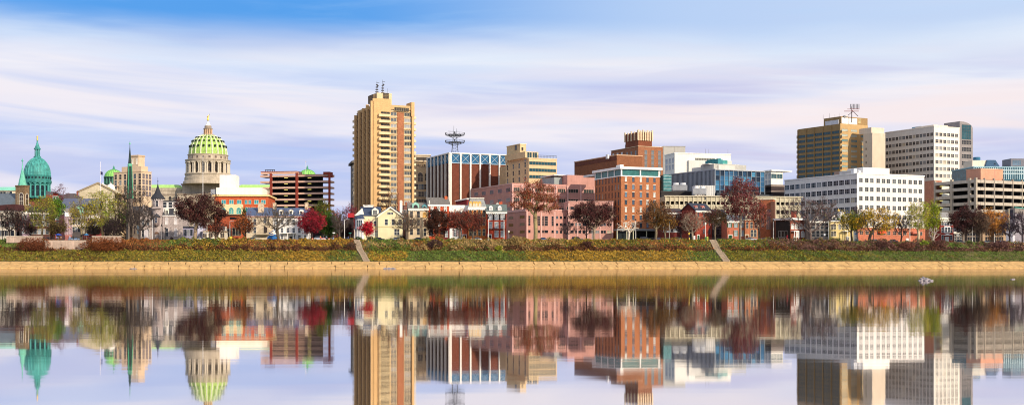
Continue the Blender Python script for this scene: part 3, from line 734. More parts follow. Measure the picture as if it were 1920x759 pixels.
# --- capitol
def capitol():
    Y = 1035; cxp = 390; x = X(cxp, Y); g = ground_z(x, Y)
    r = empty('state_capitol', (x, Y, g), 0, 'domed stone capitol with lime green tiled dome, white ribs and gold figure', 'capitol')
    h = lambda py: Z(py, Y)-g
    p = lambda px: px*Y/F
    st = M('b3a48e', .16, .25, streak=.2); sd = M('978775', .16, .25, streak=.2); lime = M('9abd4c', .2, .5, .5, streak=.15); wh = M('ece8de', .05); dk = M('2a2624', .1); lg = M('9fcf6a', .12, .4)
    def part(n, mb, m, sm=False, parent=r): return mb.build(n, m, parent, sm)
    part('main_block', MB().box(-p(54), p(58), -p(12), p(50), -3, h(365)), st)
    part('attic', MB().box(-p(47), p(50), -p(8), p(45), h(365), h(346)), st)
    cb = MB().box(-p(55), p(59), -p(13), p(51), h(366), h(363)).box(-p(48.5), p(51.5), -p(9.5), p(46), h(347.5), h(345))
    part('cornice', cb, sd)
    part('pediment', MB().prism([(-p(24), h(345)), (p(22), h(345)), (-p(1), h(335))], -p(9), p(5), 'y'), sd)
    part('pediment_field', MB().prism([(-p(17), h(344.3)), (p(15), h(344.3)), (-p(1), h(337.2))], -p(9.4), -p(8.9), 'y'), st)
    part('drum_base', MB().lathe([(p(46), h(346)), (p(45), h(341)), (p(43), h(340)), (p(43), h(334)), (p(41.5), h(333)), (p(41.5), h(329.5)), (p(42.6), h(328.5)), (p(42.6), h(326.5)), (p(34), h(326))], 64), st, True)
    part('drum', MB().lathe([(p(34), h(327)), (p(34), h(305))], 48), sd, True)
    part('entablature', MB().lathe([(p(37), h(305.5)), (p(41), h(305)), (p(41), h(303)), (p(42), h(302)), (p(42), h(300.8)), (p(38), h(300.5)), (p(36.4), h(300)), (p(36.4), h(293)), (p(37.6), h(292)), (p(37.6), h(290.8)), (p(34), h(290.5))], 64), st, True)
    for i in range(20):
        a = 2*math.pi*(i+.5)/20
        for da in (-.045, .045):
            cx, cy = math.cos(a+da)*p(39), math.sin(a+da)*p(39)
            part('column', MB().tube((cx, cy, h(326.5)), (cx, cy, h(306.5)), .78, .66, 10).box(cx-1, cx+1, cy-1, cy+1, h(307), h(305.2)).box(cx-1, cx+1, cy-1, cy+1, h(326.8), h(325.4)), M('c9bba4', .1), True)
        a2 = 2*math.pi*i/20; me = win_mesh(2.6, 5.6, ST('d9c6a6', '3c3634', 1, 2, lintel='a89680'))
        o = bpy.data.objects.new('window', me); COL.objects.link(o); o.parent = r
        o.location = (math.cos(a2)*(p(34)+.05), math.sin(a2)*(p(34)+.05), h(316)); o.rotation_euler = (0, 0, a2+math.pi/2)
        me = win_mesh(1.5, 1.6, ST('b39d80', '6a5c50'))
        o = bpy.data.objects.new('attic_window', me); COL.objects.link(o); o.parent = r
        o.location = (math.cos(a2)*(p(36.4)+.02), math.sin(a2)*(p(36.4)+.02), h(296.5)); o.rotation_euler = (0, 0, a2+math.pi/2)
    prof = [(34.6, 291), (34.5, 286), (33.6, 280), (31.8, 274), (29, 268), (25, 262.5), (20, 258.2), (14, 255), (11, 254)]
    prof = [(p(a), h(b_)) for a, b_ in prof]
    dome = part('dome', MB().lathe(prof, 60), lime, True)
    def at(t):   # point on the profile by height row
        for (r0, z0), (r1, z1) in zip(prof[:-1], prof[1:]):
            if z0 <= t <= z1: return r0+(r1-r0)*(t-z0)/(z1-z0)
        return 0
    for i in range(20):
        a = 2*math.pi*(i+.5)/20; b = MB()
        for (r0, z0), (r1, z1) in zip(prof[:-1], prof[1:]):
            w0, w1 = .62*(.35+.65*r0/prof[0][0]), .62*(.35+.65*r1/prof[0][0])
            b.tube((math.cos(a)*r0, math.sin(a)*r0, z0), (math.cos(a)*r1, math.sin(a)*r1, z1), w0, w1, 6)
        part('rib', b, M('d2d4b4', .12, .6, streak=.15), True, dome)
        a = 2*math.pi*i/20
        for py, s in ((276.5, .75), (266.5, .6), (259.2, .42)):
            z = h(py); rr = at(z); d = Vector((math.cos(a), math.sin(a), 0)); c = d*(rr-.4)+Vector((0, 0, z))
            tdir = Vector((-math.sin(a), math.cos(a), 0))
            b = MB(); n_ = 8
            ring = [c+tdir*math.cos(k*math.pi/4)*s+Vector((0, 0, math.sin(k*math.pi/4)*s)) for k in range(8)]
            b.add([tuple(q) for q in ring]+[tuple(q+d*1.5) for q in ring], [tuple(range(8)), tuple(range(15, 7, -1))]+[(k, k+8, (k+1) % 8+8, (k+1) % 8) for k in range(8)])
            hood = [c+tdir*(-1.35*s)+Vector((0, 0, s)), c+tdir*1.35*s+Vector((0, 0, s)), c+Vector((0, 0, 1.9*s))]
            b.add([tuple(q) for q in hood]+[tuple(q+d*1.4) for q in hood], [(0, 1, 2), (5, 4, 3), (0, 3, 4, 1), (1, 4, 5, 2), (2, 5, 3, 0)])
            part('dormer_window', b, M('24352c', .1), False, dome)
    part('lantern_gallery', MB().lathe([(p(11), h(254.6)), (p(11.8), h(253.6)), (p(11.8), h(252.4)), (p(7.5), h(252)), (p(5.6), h(251.6)), (p(5.6), h(241))], 24), st)
    for i in range(12):
        a = 2*math.pi*i/12; cx, cy = math.cos(a)*p(7.3), math.sin(a)*p(7.3)
        part('lantern_column', MB().tube((cx, cy, h(252)), (cx, cy, h(242)), .5, .45, 6), M('c9a27a', .1))
    part('lantern_roof', MB().lathe([(p(8.3), h(242.4)), (p(8.6), h(241)), (p(6.4), h(240.5)), (p(6.4), h(236.6)), (p(5.6), h(236))], 24), sd)
    part('lantern_cone', MB().lathe([(p(5.4), h(236.2)), (p(3.4), h(233)), (p(1.4), h(228)), (p(1), h(226.6))], 20), wh, True)
    part('ball', MB().lathe([(.2, h(226.8)), (.8, h(226.4)), (.95, h(225.8)), (.8, h(225.2)), (.2, h(224.8))], 14), M('3a3226', .1, metal=.5), True)
    s = MB().tube((0, 0, h(225)), (.05, 0, h(220)), .95, .6, 8).tube((.05, 0, h(220)), (.1, 0, h(217.4)), .68, .3, 8).tube((.1, 0, h(217.6)), (.1, 0, h(215.9)), .36, .28, 8)
    s.tube((.4, 0, h(218)), (1.1, 0, h(215.6)), .2, .15, 6).tube((1.1, 0, h(215.6)), (1.5, 0, h(213.4)), .15, .1, 6).tube((-.3, 0, h(218.2)), (-.9, 0, h(219.8)), .2, .14, 6)
    part('gold_figure', s, M('d8a232', .1, metal=.8, rough=.35), True)
    # wings with their own green roofs and small domes
    for sgn in (-1, 1):
        a, b_ = sorted((sgn*p(50), sgn*p(178))); 
        part('wing', MB().box(a, b_, p(2), p(40), -3, h(356)), st)
        a2, b2 = sorted((sgn*p(51), sgn*p(176)))
        part('balustrade', MB().box(a2, b2, p(1.4), p(2.6), h(357.5), h(352)), st)
        part('wing_roof', MB().frus((a+.5, b_-.5, p(4), p(38), h(356)), (a+4, b_-4, p(12), p(30), h(345.6))), lg)
        part('wing_cornice', MB().box(a-.6, b_+.6, p(1), p(41), h(366), h(363.5)), sd)
        for k in range(9):
            u = sgn*p(58+k*13.5); me = win_mesh(2.4, 5.0, ST('d8c8ac', '34302e', 1, 2, shape='arch'))
            o = bpy.data.objects.new('window', me); COL.objects.link(o); o.parent = r; o.location = (u, p(2), h(374))
        cx = sgn*p(183)
        part('wing_pavilion', MB().box(cx-p(19), cx+p(19), -p(4), p(44), -3, h(347)), st)
        part('wing_drum', MB().lathe([(p(18.5), h(349)), (p(18.5), h(344)), (p(16), h(343.5)), (p(16), h(334)), (p(18), h(333)), (p(18.6), h(331)), (p(16.5), h(330))], 36, cx, p(20)), M('35584e', .2), True)
        for k in range(18):
            a = 2*math.pi*k/18; part('drum_column', MB().tube((cx+math.cos(a)*p(16.9), p(20)+math.sin(a)*p(16.9), h(344)), (cx+math.cos(a)*p(16.9), p(20)+math.sin(a)*p(16.9), h(333)), .45, .4, 6), M('4f8a74', .1))
        pr = [(p(17), h(330.5)), (p(15.8), h(326)), (p(13), h(321.5)), (p(9), h(318.4)), (p(4.5), h(316.8)), (p(3.2), h(316.5))]
        wd = part('wing_dome', MB().lathe(pr, 40, cx, p(20)), M('86c658', .12, .5), True)
        for k in range(20):
            a = 2*math.pi*k/20; b = MB()
            for (r0, z0), (r1, z1) in zip(pr[:-1], pr[1:]): b.tube((cx+math.cos(a)*r0, p(20)+math.sin(a)*r0, z0), (cx+math.cos(a)*r1, p(20)+math.sin(a)*r1, z1), .22, .2, 4)
            part('rib', b, M('4e9a54', .1), False, wd)
        part('wing_finial', MB().lathe([(p(3.6), h(317)), (p(4), h(316)), (p(2), h(315)), (p(1.6), h(312.6)), (p(2), h(312)), (p(.6), h(310.5)), (.1, h(308))], 12, cx, p(20)), M('3f8f72', .1), True)
capitol()

# --- chateau-like stone mansion with turret
def chateau():
    b = Bld('turreted_mansion', 'pale stone mansion with dark conical turret roof and mansard on the waterfront', 304, 262, 342, 525, 4, 'mansion', W=None, D=16)
    sm = M('a89a96', .30, 1.6); sl = M('3b3c44', .15, .9); tr = M('e8e2dc', .05)
    # local x=0 sits at the tower's right edge: left parts use negative x
    L_ = b.wr(262); T0 = b.wr(284)
    b.box('wall', .02, b.W, .6, b.D, -1, b.h(404), sm)
    b.mansard(0, b.W, .6, b.D, b.h(404), b.h(390), sl, .9); b.box('roof_edge', .5, b.W-.5, 1.2, b.D-.5, b.h(390.6), b.h(389.2), tr)
    b.box('cornice', 0, b.W+.2, .2, .62, b.h(405), b.h(403.4), tr)
    b.box('left_wing', L_, T0-.02, .6, b.D, -1, b.h(406), sm)
    b.gable_y(L_, T0, .6, b.D, b.h(406), b.h(388), sl, wallmat=sm)
    # octagonal turret
    tx = (T0+0)/2; tr_ = abs(T0)/2
    b.part('turret', MB().lathe([(tr_, -1), (tr_, b.h(373)), (tr_+.35, b.h(372.4)), (tr_+.35, b.h(371.5))], 16, tx, tr_-.2), sm)
    b.part('turret_roof', MB().lathe([(tr_+1.0, b.h(372.2)), (tr_+.3, b.h(368)), (tr_*.62, b.h(362)), (tr_*.35, b.h(355)), (tr_*.16, b.h(349)), (.12, b.h(344))], 16, tx, tr_-.2), M('2f3138', .12, 1))
    b.part('spike', MB().tube((tx, tr_-.2, b.h(345)), (tx, tr_-.2, b.h(332)), .1, .04, 6).lathe([(.04, b.h(340.5)), (.3, b.h(339.7)), (.3, b.h(339)), (.04, b.h(338.4))], 8, tx, tr_-.2), M('2a2c30'))
    cor = MB()
    for i in range(16):
        a = 2*math.pi*i/16; cor.box(tx+math.cos(a)*(tr_+.3)-.15, tx+math.cos(a)*(tr_+.3)+.15, tr_-.2+math.sin(a)*(tr_+.3)-.15, tr_-.2+math.sin(a)*(tr_+.3)+.15, b.h(375), b.h(373))
    b.part('corbel', cor, tr)
    b.win('F', b.wr(294.5), b.h(381.5), 1.0, 2.4, ST('f0ece6', '3a3c44', 1, 2, shape='arch'), off=-.25)
    b.part('balcony', MB().box(tx-1.9, tx+1.9, -.9, .3, b.h(391.4), b.h(390.6)).box(tx-1.9, tx+1.9, -.9, -.8, b.h(390.6), b.h(388.4)), sm)
    o = b.part('oriel', MB().lathe([(.4, b.h(425)), (1.2, b.h(422)), (1.25, b.h(407)), (1.4, b.h(406.4))], 8, tx, -.3), M('7d6d6b', .2, 1.4))
    b.part('oriel_roof', MB().lathe([(1.8, b.h(406.6)), (.9, b.h(403)), (.05, b.h(400))], 8, tx, -.3), sl)
    b.win('F', tx, b.h(413), .9, 2.0, ST('e8e0d8', '43485a', 1, 2), off=-1.58)
    b.door(tx, 1.5, 3.0, '8a5a30', frame='8f8480')
    b.part('door_arch', MB().prism([(tx-.9, 3.4), (tx+.9, 3.4)]+[(tx+.9*math.cos(math.pi*i/8), 3.4+.9*math.sin(math.pi*i/8)) for i in range(9)], -.35, .1, 'y'), M('6e5040', .1))
    for px in (312, 329):
        b.dormer(b.wr(px), .75, b.h(403), 1.7, b.m(12.5), M('ece4d0', .06), sl, ST('efe8d8', '2c3038', 2, 2), d=1.4, arch=True)
        b.win('F', b.wr(px), b.h(414), 1.0, 2.9, ST('e2d9d2', 'c9c3c4', 1, 2, shape='arch'), off=.6); b.win('F', b.wr(px), b.h(435), 1.1, 3.3, ST('e2d9d2', 'aaa6ac' if px == 329 else '3a3e48', 1, 2, shape='arch'), off=.6)
    for px in (268, 277): b.win('F', b.wr(px), b.h(416), .9, 2.6, ST('e2d9d2', '4a5058', 1, 2, shape='arch'), off=.6); b.win('F', b.wr(px), b.h(436), 1.1, 3.0, ST('e8e0d8', '2c3038', 1, 2, shape='arch'), off=.6)
    b.win('F', b.wr(273), b.h(399), .8, 1.6, ST('e2d9d2', '4a5058', 1, 2, shape='arch'), off=.6)
    b.part('bay_window', MB().box(b.wr(270), b.wr(278), -.2, .58, -1, b.h(431)), M('c9c2c6', .08))
    b.chimney(b.wr(318), b.wr(322), 6, 8, b.h(395), b.h(383), M('8f8583', .2)); b.chimney(b.wr(262.5), b.wr(265), 5, 7, b.h(402), b.h(385), M('8f8583', .2))
    b.done()
chateau()
b = Bld('sunroom_annex', 'lavender single storey annex with tall window bays beside the turreted mansion', 338.5, 338.4, 362, 527, 2, 'annex', D=9)
lv = M('9893b0', .06); b.body(427, lv); b.box('roof', -.4, b.W+.4, -.4, b.D, b.h(427), b.h(424), M('3a3c46', .1)); b.grid('R', 342, 359, 4, [436], 1.0, 2.5, ST('c9c6dc', '2a3038', 1, 1)); b.done()
b = Bld('lavender_house', 'plain lavender house wall behind the trunk of the big maroon tree', 363, 361, 380, 540, 6, 'house', D=12)
b.body(416, M('c3c3da', .06)); b.gable_x(0, b.W, 0, b.D, b.h(416), b.h(408), M('4a4c58', .1)); b.grid('R', 367, 377, 2, [425, 438], .9, 1.9, ST('dadae8', '7d8494', 1, 2)); b.done()
b = Bld('white_row_house', 'white gabled house seen over the mansion roof with dark roof trims', 304, 300, 334, 620, 4, 'house', D=14)
b.body(378, M('dcd6d2', .06)); b.box('roof', -.3, b.W+.3, -.3, b.D, b.h(378), b.h(376), M('33343c')); b.grid('R', 309, 330, 3, [384], 1.6, 2.4, ST('e8e4e0', '33383e', 1, 2)); b.done()

# --- orange brick office with cream top
b = Bld('orange_office', 'orange brick office with cream cornice, white penthouse and teal windows', 402, 384, 503, 560, 4, D=26)
ob = M('c1531f', .08, .5, brick=True); cr2 = M('e0cb95', .05)
b.body(368, ob); b.cap(368, M('e2c583', .05), b.m(3.2), .7, 'cornice')
b.box('penthouse', b.wr(404), b.wr(491), 2, 20, b.h(364.8), b.h(351), M('e9e0d3', .05)); b.box('penthouse_vent', b.wr(393), b.wr(403.5), 3, 18, b.h(364.8), b.h(354), M('8f939c', .06))
b.box('stair_box', b.wr(409), b.wr(440), 4, 14, b.h(351), b.h(326.5), M('e6ddd4', .04))
TW = ST('e8d8b0', '2a93a0', 2, 1)
b.grid('R', 419.5, 448.5, 3, [378.5], 1.7, 1.6, TW); b.grid('R', 461.5, 468.5, 2, [378.5], 1.0, 1.6, TW); b.grid('R', 481, 494, 2, [378.5], 1.7, 1.6, TW)
b.box('cream_front', b.wr(396), b.wr(456), -.5, .02, b.h(402), b.h(383), cr2)
for px in (419, 434, 448): b.win('F', b.wr(px), b.h(395), 1.9, 2.6, ST('efe2bc', '2f9a94', 2, 3, shape='arch'), off=-.5)
b.box('canopy', b.wr(396), b.wr(457), -1.0, .02, b.h(403.5), b.h(402), M('4a3c34'))
b.box('lower_wall', b.wr(402), b.wr(452), -.3, .02, -1, b.h(403.6), M('a84a24', .12, .5, brick=True)); b.win('F', b.wr(439), b.h(409), 3.4, .9, ST(None, '14161a'), off=-.3)
b.grid('R', 464, 498, 4, [393, 408], 1.7, 1.9, TW); b.win('F', b.wr(427), b.h(436), 2.6, 3.2, ST('d8c8a8', '34383c', 2, 2), off=-.3); b.win('F', b.wr(444), b.h(434), 3.4, 3.2, ST('d8c8a8', '23282c', 3, 1), off=-.3)
b.done()
b = Bld('white_shed', 'low white shed with black window frames left of the orange office', 381, 378, 421, 532, 3, 'shed', D=8)
b.body(434, M('e2d8c4', .05)); b.box('roof', -.3, b.W+.3, -.4, b.D, b.h(434), b.h(433), M('b9a583')); b.box('upper_wall', b.wr(389), b.wr(410), 1.2, 6, b.h(433), b.h(421), M('c25a2c', .08, brick=True)); b.box('glass_box', b.wr(412), b.wr(421), .6, 5, b.h(433), b.h(424), M('e8e0d4')); b.grid('R', 413, 419, 2, [429], .8, 1.8, ST('1c1e22', '6a7c80', 1, 3), off=-.6); b.grid('R', 384, 417, 4, [441], 1.4, 1.6, ST('b9a583', '4a4440', 2)); b.done()

# --- slate-roofed long white house
b = Bld('slate_roof_house', 'long cream stone house with blue slate roof, tall stone chimneys and three dormers', 462, 452, 577, 528, 3, 'house', D=13)
cs = M('c9b79a', .18, 1.2); ws = M('e6e1dc', .05, .4, streak=.05); rf = M('4c5c7c', .14, .9)
j = b.wr(511)
b.box('stone_wing', 0, j, 0, b.D, -1, b.h(407), cs); b.box('white_wing', j+.02, b.W, .4, b.D, -1, b.h(405), ws)
b.gable_x(0, b.W, 0, b.D, b.h(405.5), b.h(389.5), rf, wallmat=cs)
b.box('eave', -.1, b.W+.1, -.55, -.42, b.h(406.8), b.h(405), M('d8a890', .1))
scm = M('c9b090', .3, 1.6)
b.chimney(b.wr(482), b.wr(492.5), 2.5, 4.5, b.h(402), b.h(381), scm); b.chimney(b.wr(508.5), b.wr(514), 5, 7, b.h(391), b.h(380.5), scm); b.chimney(b.wr(569), b.wr(575), 5, 7, b.h(391), b.h(380), scm)
for px in (526, 544.5, 564): b.dormer(b.wr(px), 1.3, b.h(402), 1.7, b.m(9.5), M('ece2d0', .05), rf, d=3, arch=True)
b.part('entry_gable', MB().prism([(b.wr(481), b.h(440)), (b.wr(506), b.h(440)), (b.wr(506), b.h(431)), (b.wr(499), b.h(423)), (b.wr(481), b.h(437))], -2.2, .0, 'y'), M('b9a78c', .15))
b.win('F', b.wr(498), b.h(431), .7, 2.4, ST('5a4638', '3a3434', 1, 2), off=-2.2); b.win('F', b.wr(501), b.h(431), .5, 2.0, ST('5a4638', '3a3434', 1, 2), off=-2.2)
b.grid('R', 466, 478, 2, [416, 431], 1.0, 2.4, ST('efe8dc', '4a4e54', 1, 2)); b.win('R', b.wr(497), b.h(413), 1.0, 2.0, ST('efe8dc', '4a4e54', 1, 2))
for py in (416, 431.5, 444): b.grid('R', 518, 572, 6, [py], .95, 1.9 if py < 440 else 1.5, ST('f4f1ec', '565a60', 1, 2), off=-.4, skip=((2, 0),) if py == 444 else ())
b.part('porch', MB().box(b.wr(527), b.wr(555), -1.6, .4, b.h(437.6), b.h(436.4)).tube((b.wr(540), -1.3, -.2), (b.wr(540), -1.3, b.h(437.6)), .18, .16, 8).tube((b.wr(551), -1.3, -.2), (b.wr(551), -1.3, b.h(437.6)), .18, .16, 8), M('f0ece6', .04))
b.door(b.wr(545), 1.2, 2.2, '2c2e34'); b.done()

# --- red and white parking garage
def garage(name, label, pc, pl, pr, Y, th, top, floors_py, bandm, colm, hpar, cols=(), lcols=(), D=None, W=None, shade_core='17181c', base=-1, lights=None, pitch=None):
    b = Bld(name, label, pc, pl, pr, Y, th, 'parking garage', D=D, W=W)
    dkm = M(shade_core, .3, .2)
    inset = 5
    b.box('shade_core', inset, b.W-inset, inset, b.D-inset, base, b.h(floors_py[0])-.3, dkm)  # near-black box stands in for the shade deep inside the decks
    for k, py in enumerate(floors_py):
        z1 = b.h(py); z0 = z1-hpar; t = .35
        pb = MB().box(0, b.W, 0, t, z0, z1).box(0, b.W, b.D-t, b.D, z0, z1).box(0, t, t, b.D-t, z0, z1).box(b.W-t, b.W, t, b.D-t, z0, z1)
        b.part('parapet', pb, bandm)
        b.box('deck', t, b.W-t, t, b.D-t, z0+.1, z0+.4, M('6f685f', .1))
        if lights:
            for (face, px) in lights:
                zz = z0-.55; 
                if face == 'R': u = b.wr(px); b.box('ceiling_lamp', u-.9, u+.9, 1.6, 2.0, zz, zz+.22, M('f2dc7a', emit=1.3))
                else: u = b.wl(px); b.box('ceiling_lamp', 1.6, 2.0, u-.9, u+.9, zz, zz+.22, M('f2dc7a', emit=1.3))
    ztop = b.h(top)
    for px, w_ in cols: u = b.wr(px); b.box('column', u-w_/2, u+w_/2, -.25, .8, base, ztop, colm)
    for px, w_ in lcols: u = b.wl(px); b.box('column', -.25, .8, u-w_/2, u+w_/2, base, ztop, colm)
    return b
rows = [331.5+i*12.0 for i in range(6)]
red = M('8e3423', .12, .5, brick=True); pk = M('d3a890', .07, .4, streak=.08)
b = garage('striped_garage', 'tall red and pale pink striped parking garage left of the high tower', 617, 488, 627, 640, 79, 323, [327+i*11.1 for i in range(7)], pk, red, b.m(4.2), lcols=[(508, 1.2), (556.5, 1.2), (617.4, .9)], shade_core='14161b', lights=[('L', 578), ('L', 534)])
u0, u1 = b.wl(556), b.wl(489)
for k in range(1):
    b.part('raised_parapet', MB().box(-.05, .4, u0, u1, b.h(325.5), b.h(321)).box(.4, b.W, u1-.4, u1, b.h(325.5), b.h(321)).box(.4, b.W, u0, u0+.4, b.h(325.5), b.h(321)), pk)
    b.box('raised_cap', -.12, b.W, u0, u1+.1, b.h(321), b.h(319.8), red)
b.box('roof_cap', -.12, b.W+.1, -.1, u0, b.h(327), b.h(326.2), red)
b.box('stair_tower', .0, 5, -.3, b.wl(606), b.h(332), b.h(322), red)
fm = MB()
for i in range(6):
    u = b.wl(496)+(b.wl(513)-b.wl(496))*i/5; fm.box(1, 1.25, u-.12, u+.12, b.h(321), b.h(316.5))
fm.box(.95, 1.3, b.wl(513)-.2, b.wl(496)+.2, b.h(317), b.h(316)); b.part('rooftop_frame', fm, M('2e3034'))
b.done()

# far roofs in the gap, dark shopfront, red awning building
b = Bld('shop_block', 'dim dark brick shop block in the gap left of the high tower', 626, 600, 661, 560, 6, D=12)
b.body(425, M('3e302e', .2)); b.cap(425, M('5c4640'), .4); b.grid('R', 630, 658, 6, [433], 1.4, 2.0, ST('6c5a50', '15171b', 1, 2)); b.box('red_awning', b.wr(652), b.wr(664), -2.2, 0, b.h(408), b.h(399.5), M('b01a28', .06)); b.box('awning_support', b.wr(653), b.wr(663), -1, 0, -1, b.h(408.2), M('2e2426')); b.done()
# ================================================================ MIDDLE
# --- tall apartment tower
def tower():
    b = Bld('apartment_tower', 'tallest building, yellow apartment tower with balconies and brown brick strips', 699.5, 670, 773, 600, 24)
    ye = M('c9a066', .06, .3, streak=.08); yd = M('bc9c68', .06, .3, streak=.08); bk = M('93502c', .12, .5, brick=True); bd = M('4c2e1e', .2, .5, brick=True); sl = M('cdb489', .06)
    fh = b.m(11.1); z0 = b.h(184)
    b.box('wall', 0, b.W, .0, b.D, -1, b.h(197), yd)
    # full-height plain fin at the corner
    x1 = b.wr(731)
    b.box('corner_slab', -.5, x1, -1.2, -.003, -1, b.h(185), ye)
    # left face: five fins, brick strips between them
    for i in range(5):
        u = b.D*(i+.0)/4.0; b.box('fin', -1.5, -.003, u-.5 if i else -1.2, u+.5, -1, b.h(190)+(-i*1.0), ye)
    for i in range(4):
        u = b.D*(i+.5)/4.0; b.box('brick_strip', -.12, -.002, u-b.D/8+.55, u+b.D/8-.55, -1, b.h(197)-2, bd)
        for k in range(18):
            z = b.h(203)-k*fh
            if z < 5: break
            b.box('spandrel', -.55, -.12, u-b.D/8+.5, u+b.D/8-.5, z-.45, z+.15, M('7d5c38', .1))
    # right face: orange brick strip, glazed bays and floor bands
    b.box('brick_pier', b.wr(744.5), b.wr(756.5), -.5, -.003, -1, b.h(209), M('a0623c', .1, .5, brick=True))
    for i in range(17):
        z = b.h(207)-i*fh
        b.box('floor_band', x1, b.W+.3, -.42, -.004, z, z+.55, sl)
        if z < 3: break
        for u, ww in ((b.wr(737.5), b.m(10.5)), (b.wr(764.5), b.m(12.5))):
            b.win('R', u, z-1.25, ww, 1.5, ST('e0cfa8', rnd.choice(['3c444c', '4a5560', '8c9096', '2c343c']), 4, 1), off=.15)
    for i in range(16):
        z = b.h(217)-i*fh-.3
        if z < 4: break
        # balconies on the plain face, right flank and left flank
        u0, u1 = b.wr(707.5), b.wr(729)
        bb = MB().box(u0, u1, -3.0, -1.2, z-.2, z).box(u0, u1, -3.0, -2.85, z, z+1.05).box(u0, u0+.12, -2.85, -1.2, z, z+1.05).box(u1-.12, u1, -2.85, -1.2, z, z+1.05)
        b.part('balcony', bb, M('d4bd8c', .05))
        b.win('F', b.wr(721), z+1.2, 4.0, 2.0, ST('a58a58', '33302c', 3, 1), off=-1.2)
        b.part('balcony', MB().box(b.W, b.W+2.2, .6, 4.4, z-.2, z).box(b.W+2.1, b.W+2.2, .6, 4.4, z, z+1.0).box(b.W, b.W+2.1, .6, .7, z, z+1.0), M('d9c9a4', .05))
        b.part('balcony', MB().box(-1.6, .0, b.D+.1, b.D+3.0, z-.2, z).box(-1.6, 0, b.D+.1, b.D+.2, z, z+1.0).box(-1.6, -1.5, b.D+.2, b.D+3, z, z+1.0), M('c2ae8c', .05))
    b.box('top_band', x1, b.W+.3, -.8, b.D, b.h(203.5), b.h(195.5), yd); b.win('F', b.wr(752), b.h(203), b.m(26), 1.6, ST('b89c66', '3a3630', 8, 1), off=-.8)
    b.box('end_fin', b.W-1.0, b.W+.6, -1.6, 6, b.h(215), b.h(188.5), ye); b.box('end_fin', b.W-.6, b.W+.5, -1.4, .2, -1, b.h(215), ye)
    b.box('penthouse', b.wr(709), b.wr(737), 2, 12, b.h(197), b.h(172.5), M('cdb489', .06)); b.box('penthouse_side', b.wr(703), b.wr(709)-.01, 3, 11, b.h(190), b.h(175), M('6d5a42', .1))
    b.win('F', b.wr(726), b.h(180), 2.6, 3.6, ST('a58a58', '3a3228', 2, 6), off=2)
    b.box('upper_setback', b.wr(709), b.wr(733), .5, 2, b.h(197), b.h(184), ye)
    for px, t, y in ((711.5, 149, 4), (724.8, 145, 6), (736, 160, 8)):
        u = b.wr(px); mb = MB().tube((u, y, b.h(173)), (u, y, b.h(t)), .16 if px < 730 else .06, .06, 5)
        if px < 730:
            for k in range(4): zz = b.h(171-k*4.5); mb.box(u-.7+k*.1, u+.7-k*.1, y-.35, y+.35, zz, zz+.5)
            mb.box(u-.2, u+1.2, y-.1, y+.1, b.h(t+4), b.h(t+3.4)); mb.lathe([(.05, b.h(t+11)), (.5, b.h(t+10)), (.5, b.h(t+8.5)), (.05, b.h(t+7.5))], 8, u+.4, y)
        b.part('antenna', mb, M('4a4a50'))
    b.done()
tower()
b = Bld('grey_office', 'grey brown stone office peeking out left of the apartment tower', 663, 658.2, 706, 690, 12, D=20)
b.body(306, M('6f655e', .15, .5)); b.cap(306, M('4e4844'), 1.2, 1.2, 'cornice'); b.grid('R', 666, 700, 6, [316+i*12 for i in range(11)], 1.8, 2.4, ST('a59c92', '2a2c30', 1, 2)); b.done()
b = Bld('beige_tower_block', 'older beige brick block with arched windows right of the apartment tower', 778, 770, 806, 680, 6, D=20)
bg = M('c3a67e', .12, .4, brick=True); b.body(304, bg); b.box('floor_top', 0, b.W, 0, b.D, b.h(303), b.h(291), M('c9b79a', .08)); b.cap(304, M('b39a76'), b.m(1.5), .8, 'cornice'); b.cap(291, M('dfd2ba'), .4, .6, 'top_cornice')
b.grid('R', 781, 803, 5, [297.5], 2.2, 1.6, ST(None, '50463a')); b.grid('R', 782, 803, 7, [310], .8, 1.5, ST('d6c09a', '6a5238', shape='arch'))
b.win('R', b.wr(788), b.h(332), 2.6, 4.6, ST('dfcaa4', '4a3a30', 2, 2, shape='arch')); b.win('R', b.wr(799), b.h(332), 1.4, 3.6, ST('dfcaa4', '4a3a30', 1, 2))
b.grid('R', 781.5, 803, 5, [350, 364, 378], 1.5, 2.6, ST('d6c09a', '40342c', 1, 2)); b.done()

# --- windowless brick block with white fins and blue band
b = Bld('finned_brick_block', 'windowless brown brick block with white fins and a blue cross braced band on top', 844, 803, 948, 640, 23)
br = M('6e3824', .14, .5, brick=True); b.body(288, br); wf = M('e9e4da', .05); bl = M('10587f', .10, .4, .6, sat=1)
b.box('top_cap', -.8, b.W+.8, -.8, b.D+.8, b.h(288), b.h(286), wf)
fx = [844.5, 863, 881.5, 899.5, 917.5, 935.5]
for px in fx: u = b.wr(px); b.box('fin', u-.38, u+.38, -.9, -.003, -1, b.h(288), wf)
for i in range(7):
    u = b.D*i/6.0; b.box('fin', -.9, -.003, u-.35, u+.35, -1, b.h(288), wf)
zt, zb = b.h(288.5), b.h(305)
b.box('blue_band', .4, b.W, -.25, -.004, zb, zt, bl); b.box('blue_band', -.25, -.004, .4, b.D, zb, zt, bl)
for a, c in zip(fx, fx[1:]+[953]):
    u0, u1 = b.wr(a)+.4, min(b.wr(c)-.4, b.W)
    x_ = MB().tube((u0, -.45, zb), (u1, -.45, zt), .10, .10, 4).tube((u0, -.45, zt), (u1, -.45, zb), .10, .10, 4).box(u0, u1, -.5, -.26, zb-.3, zb)
    b.part('cross_brace', x_, M('b9ccd8'))
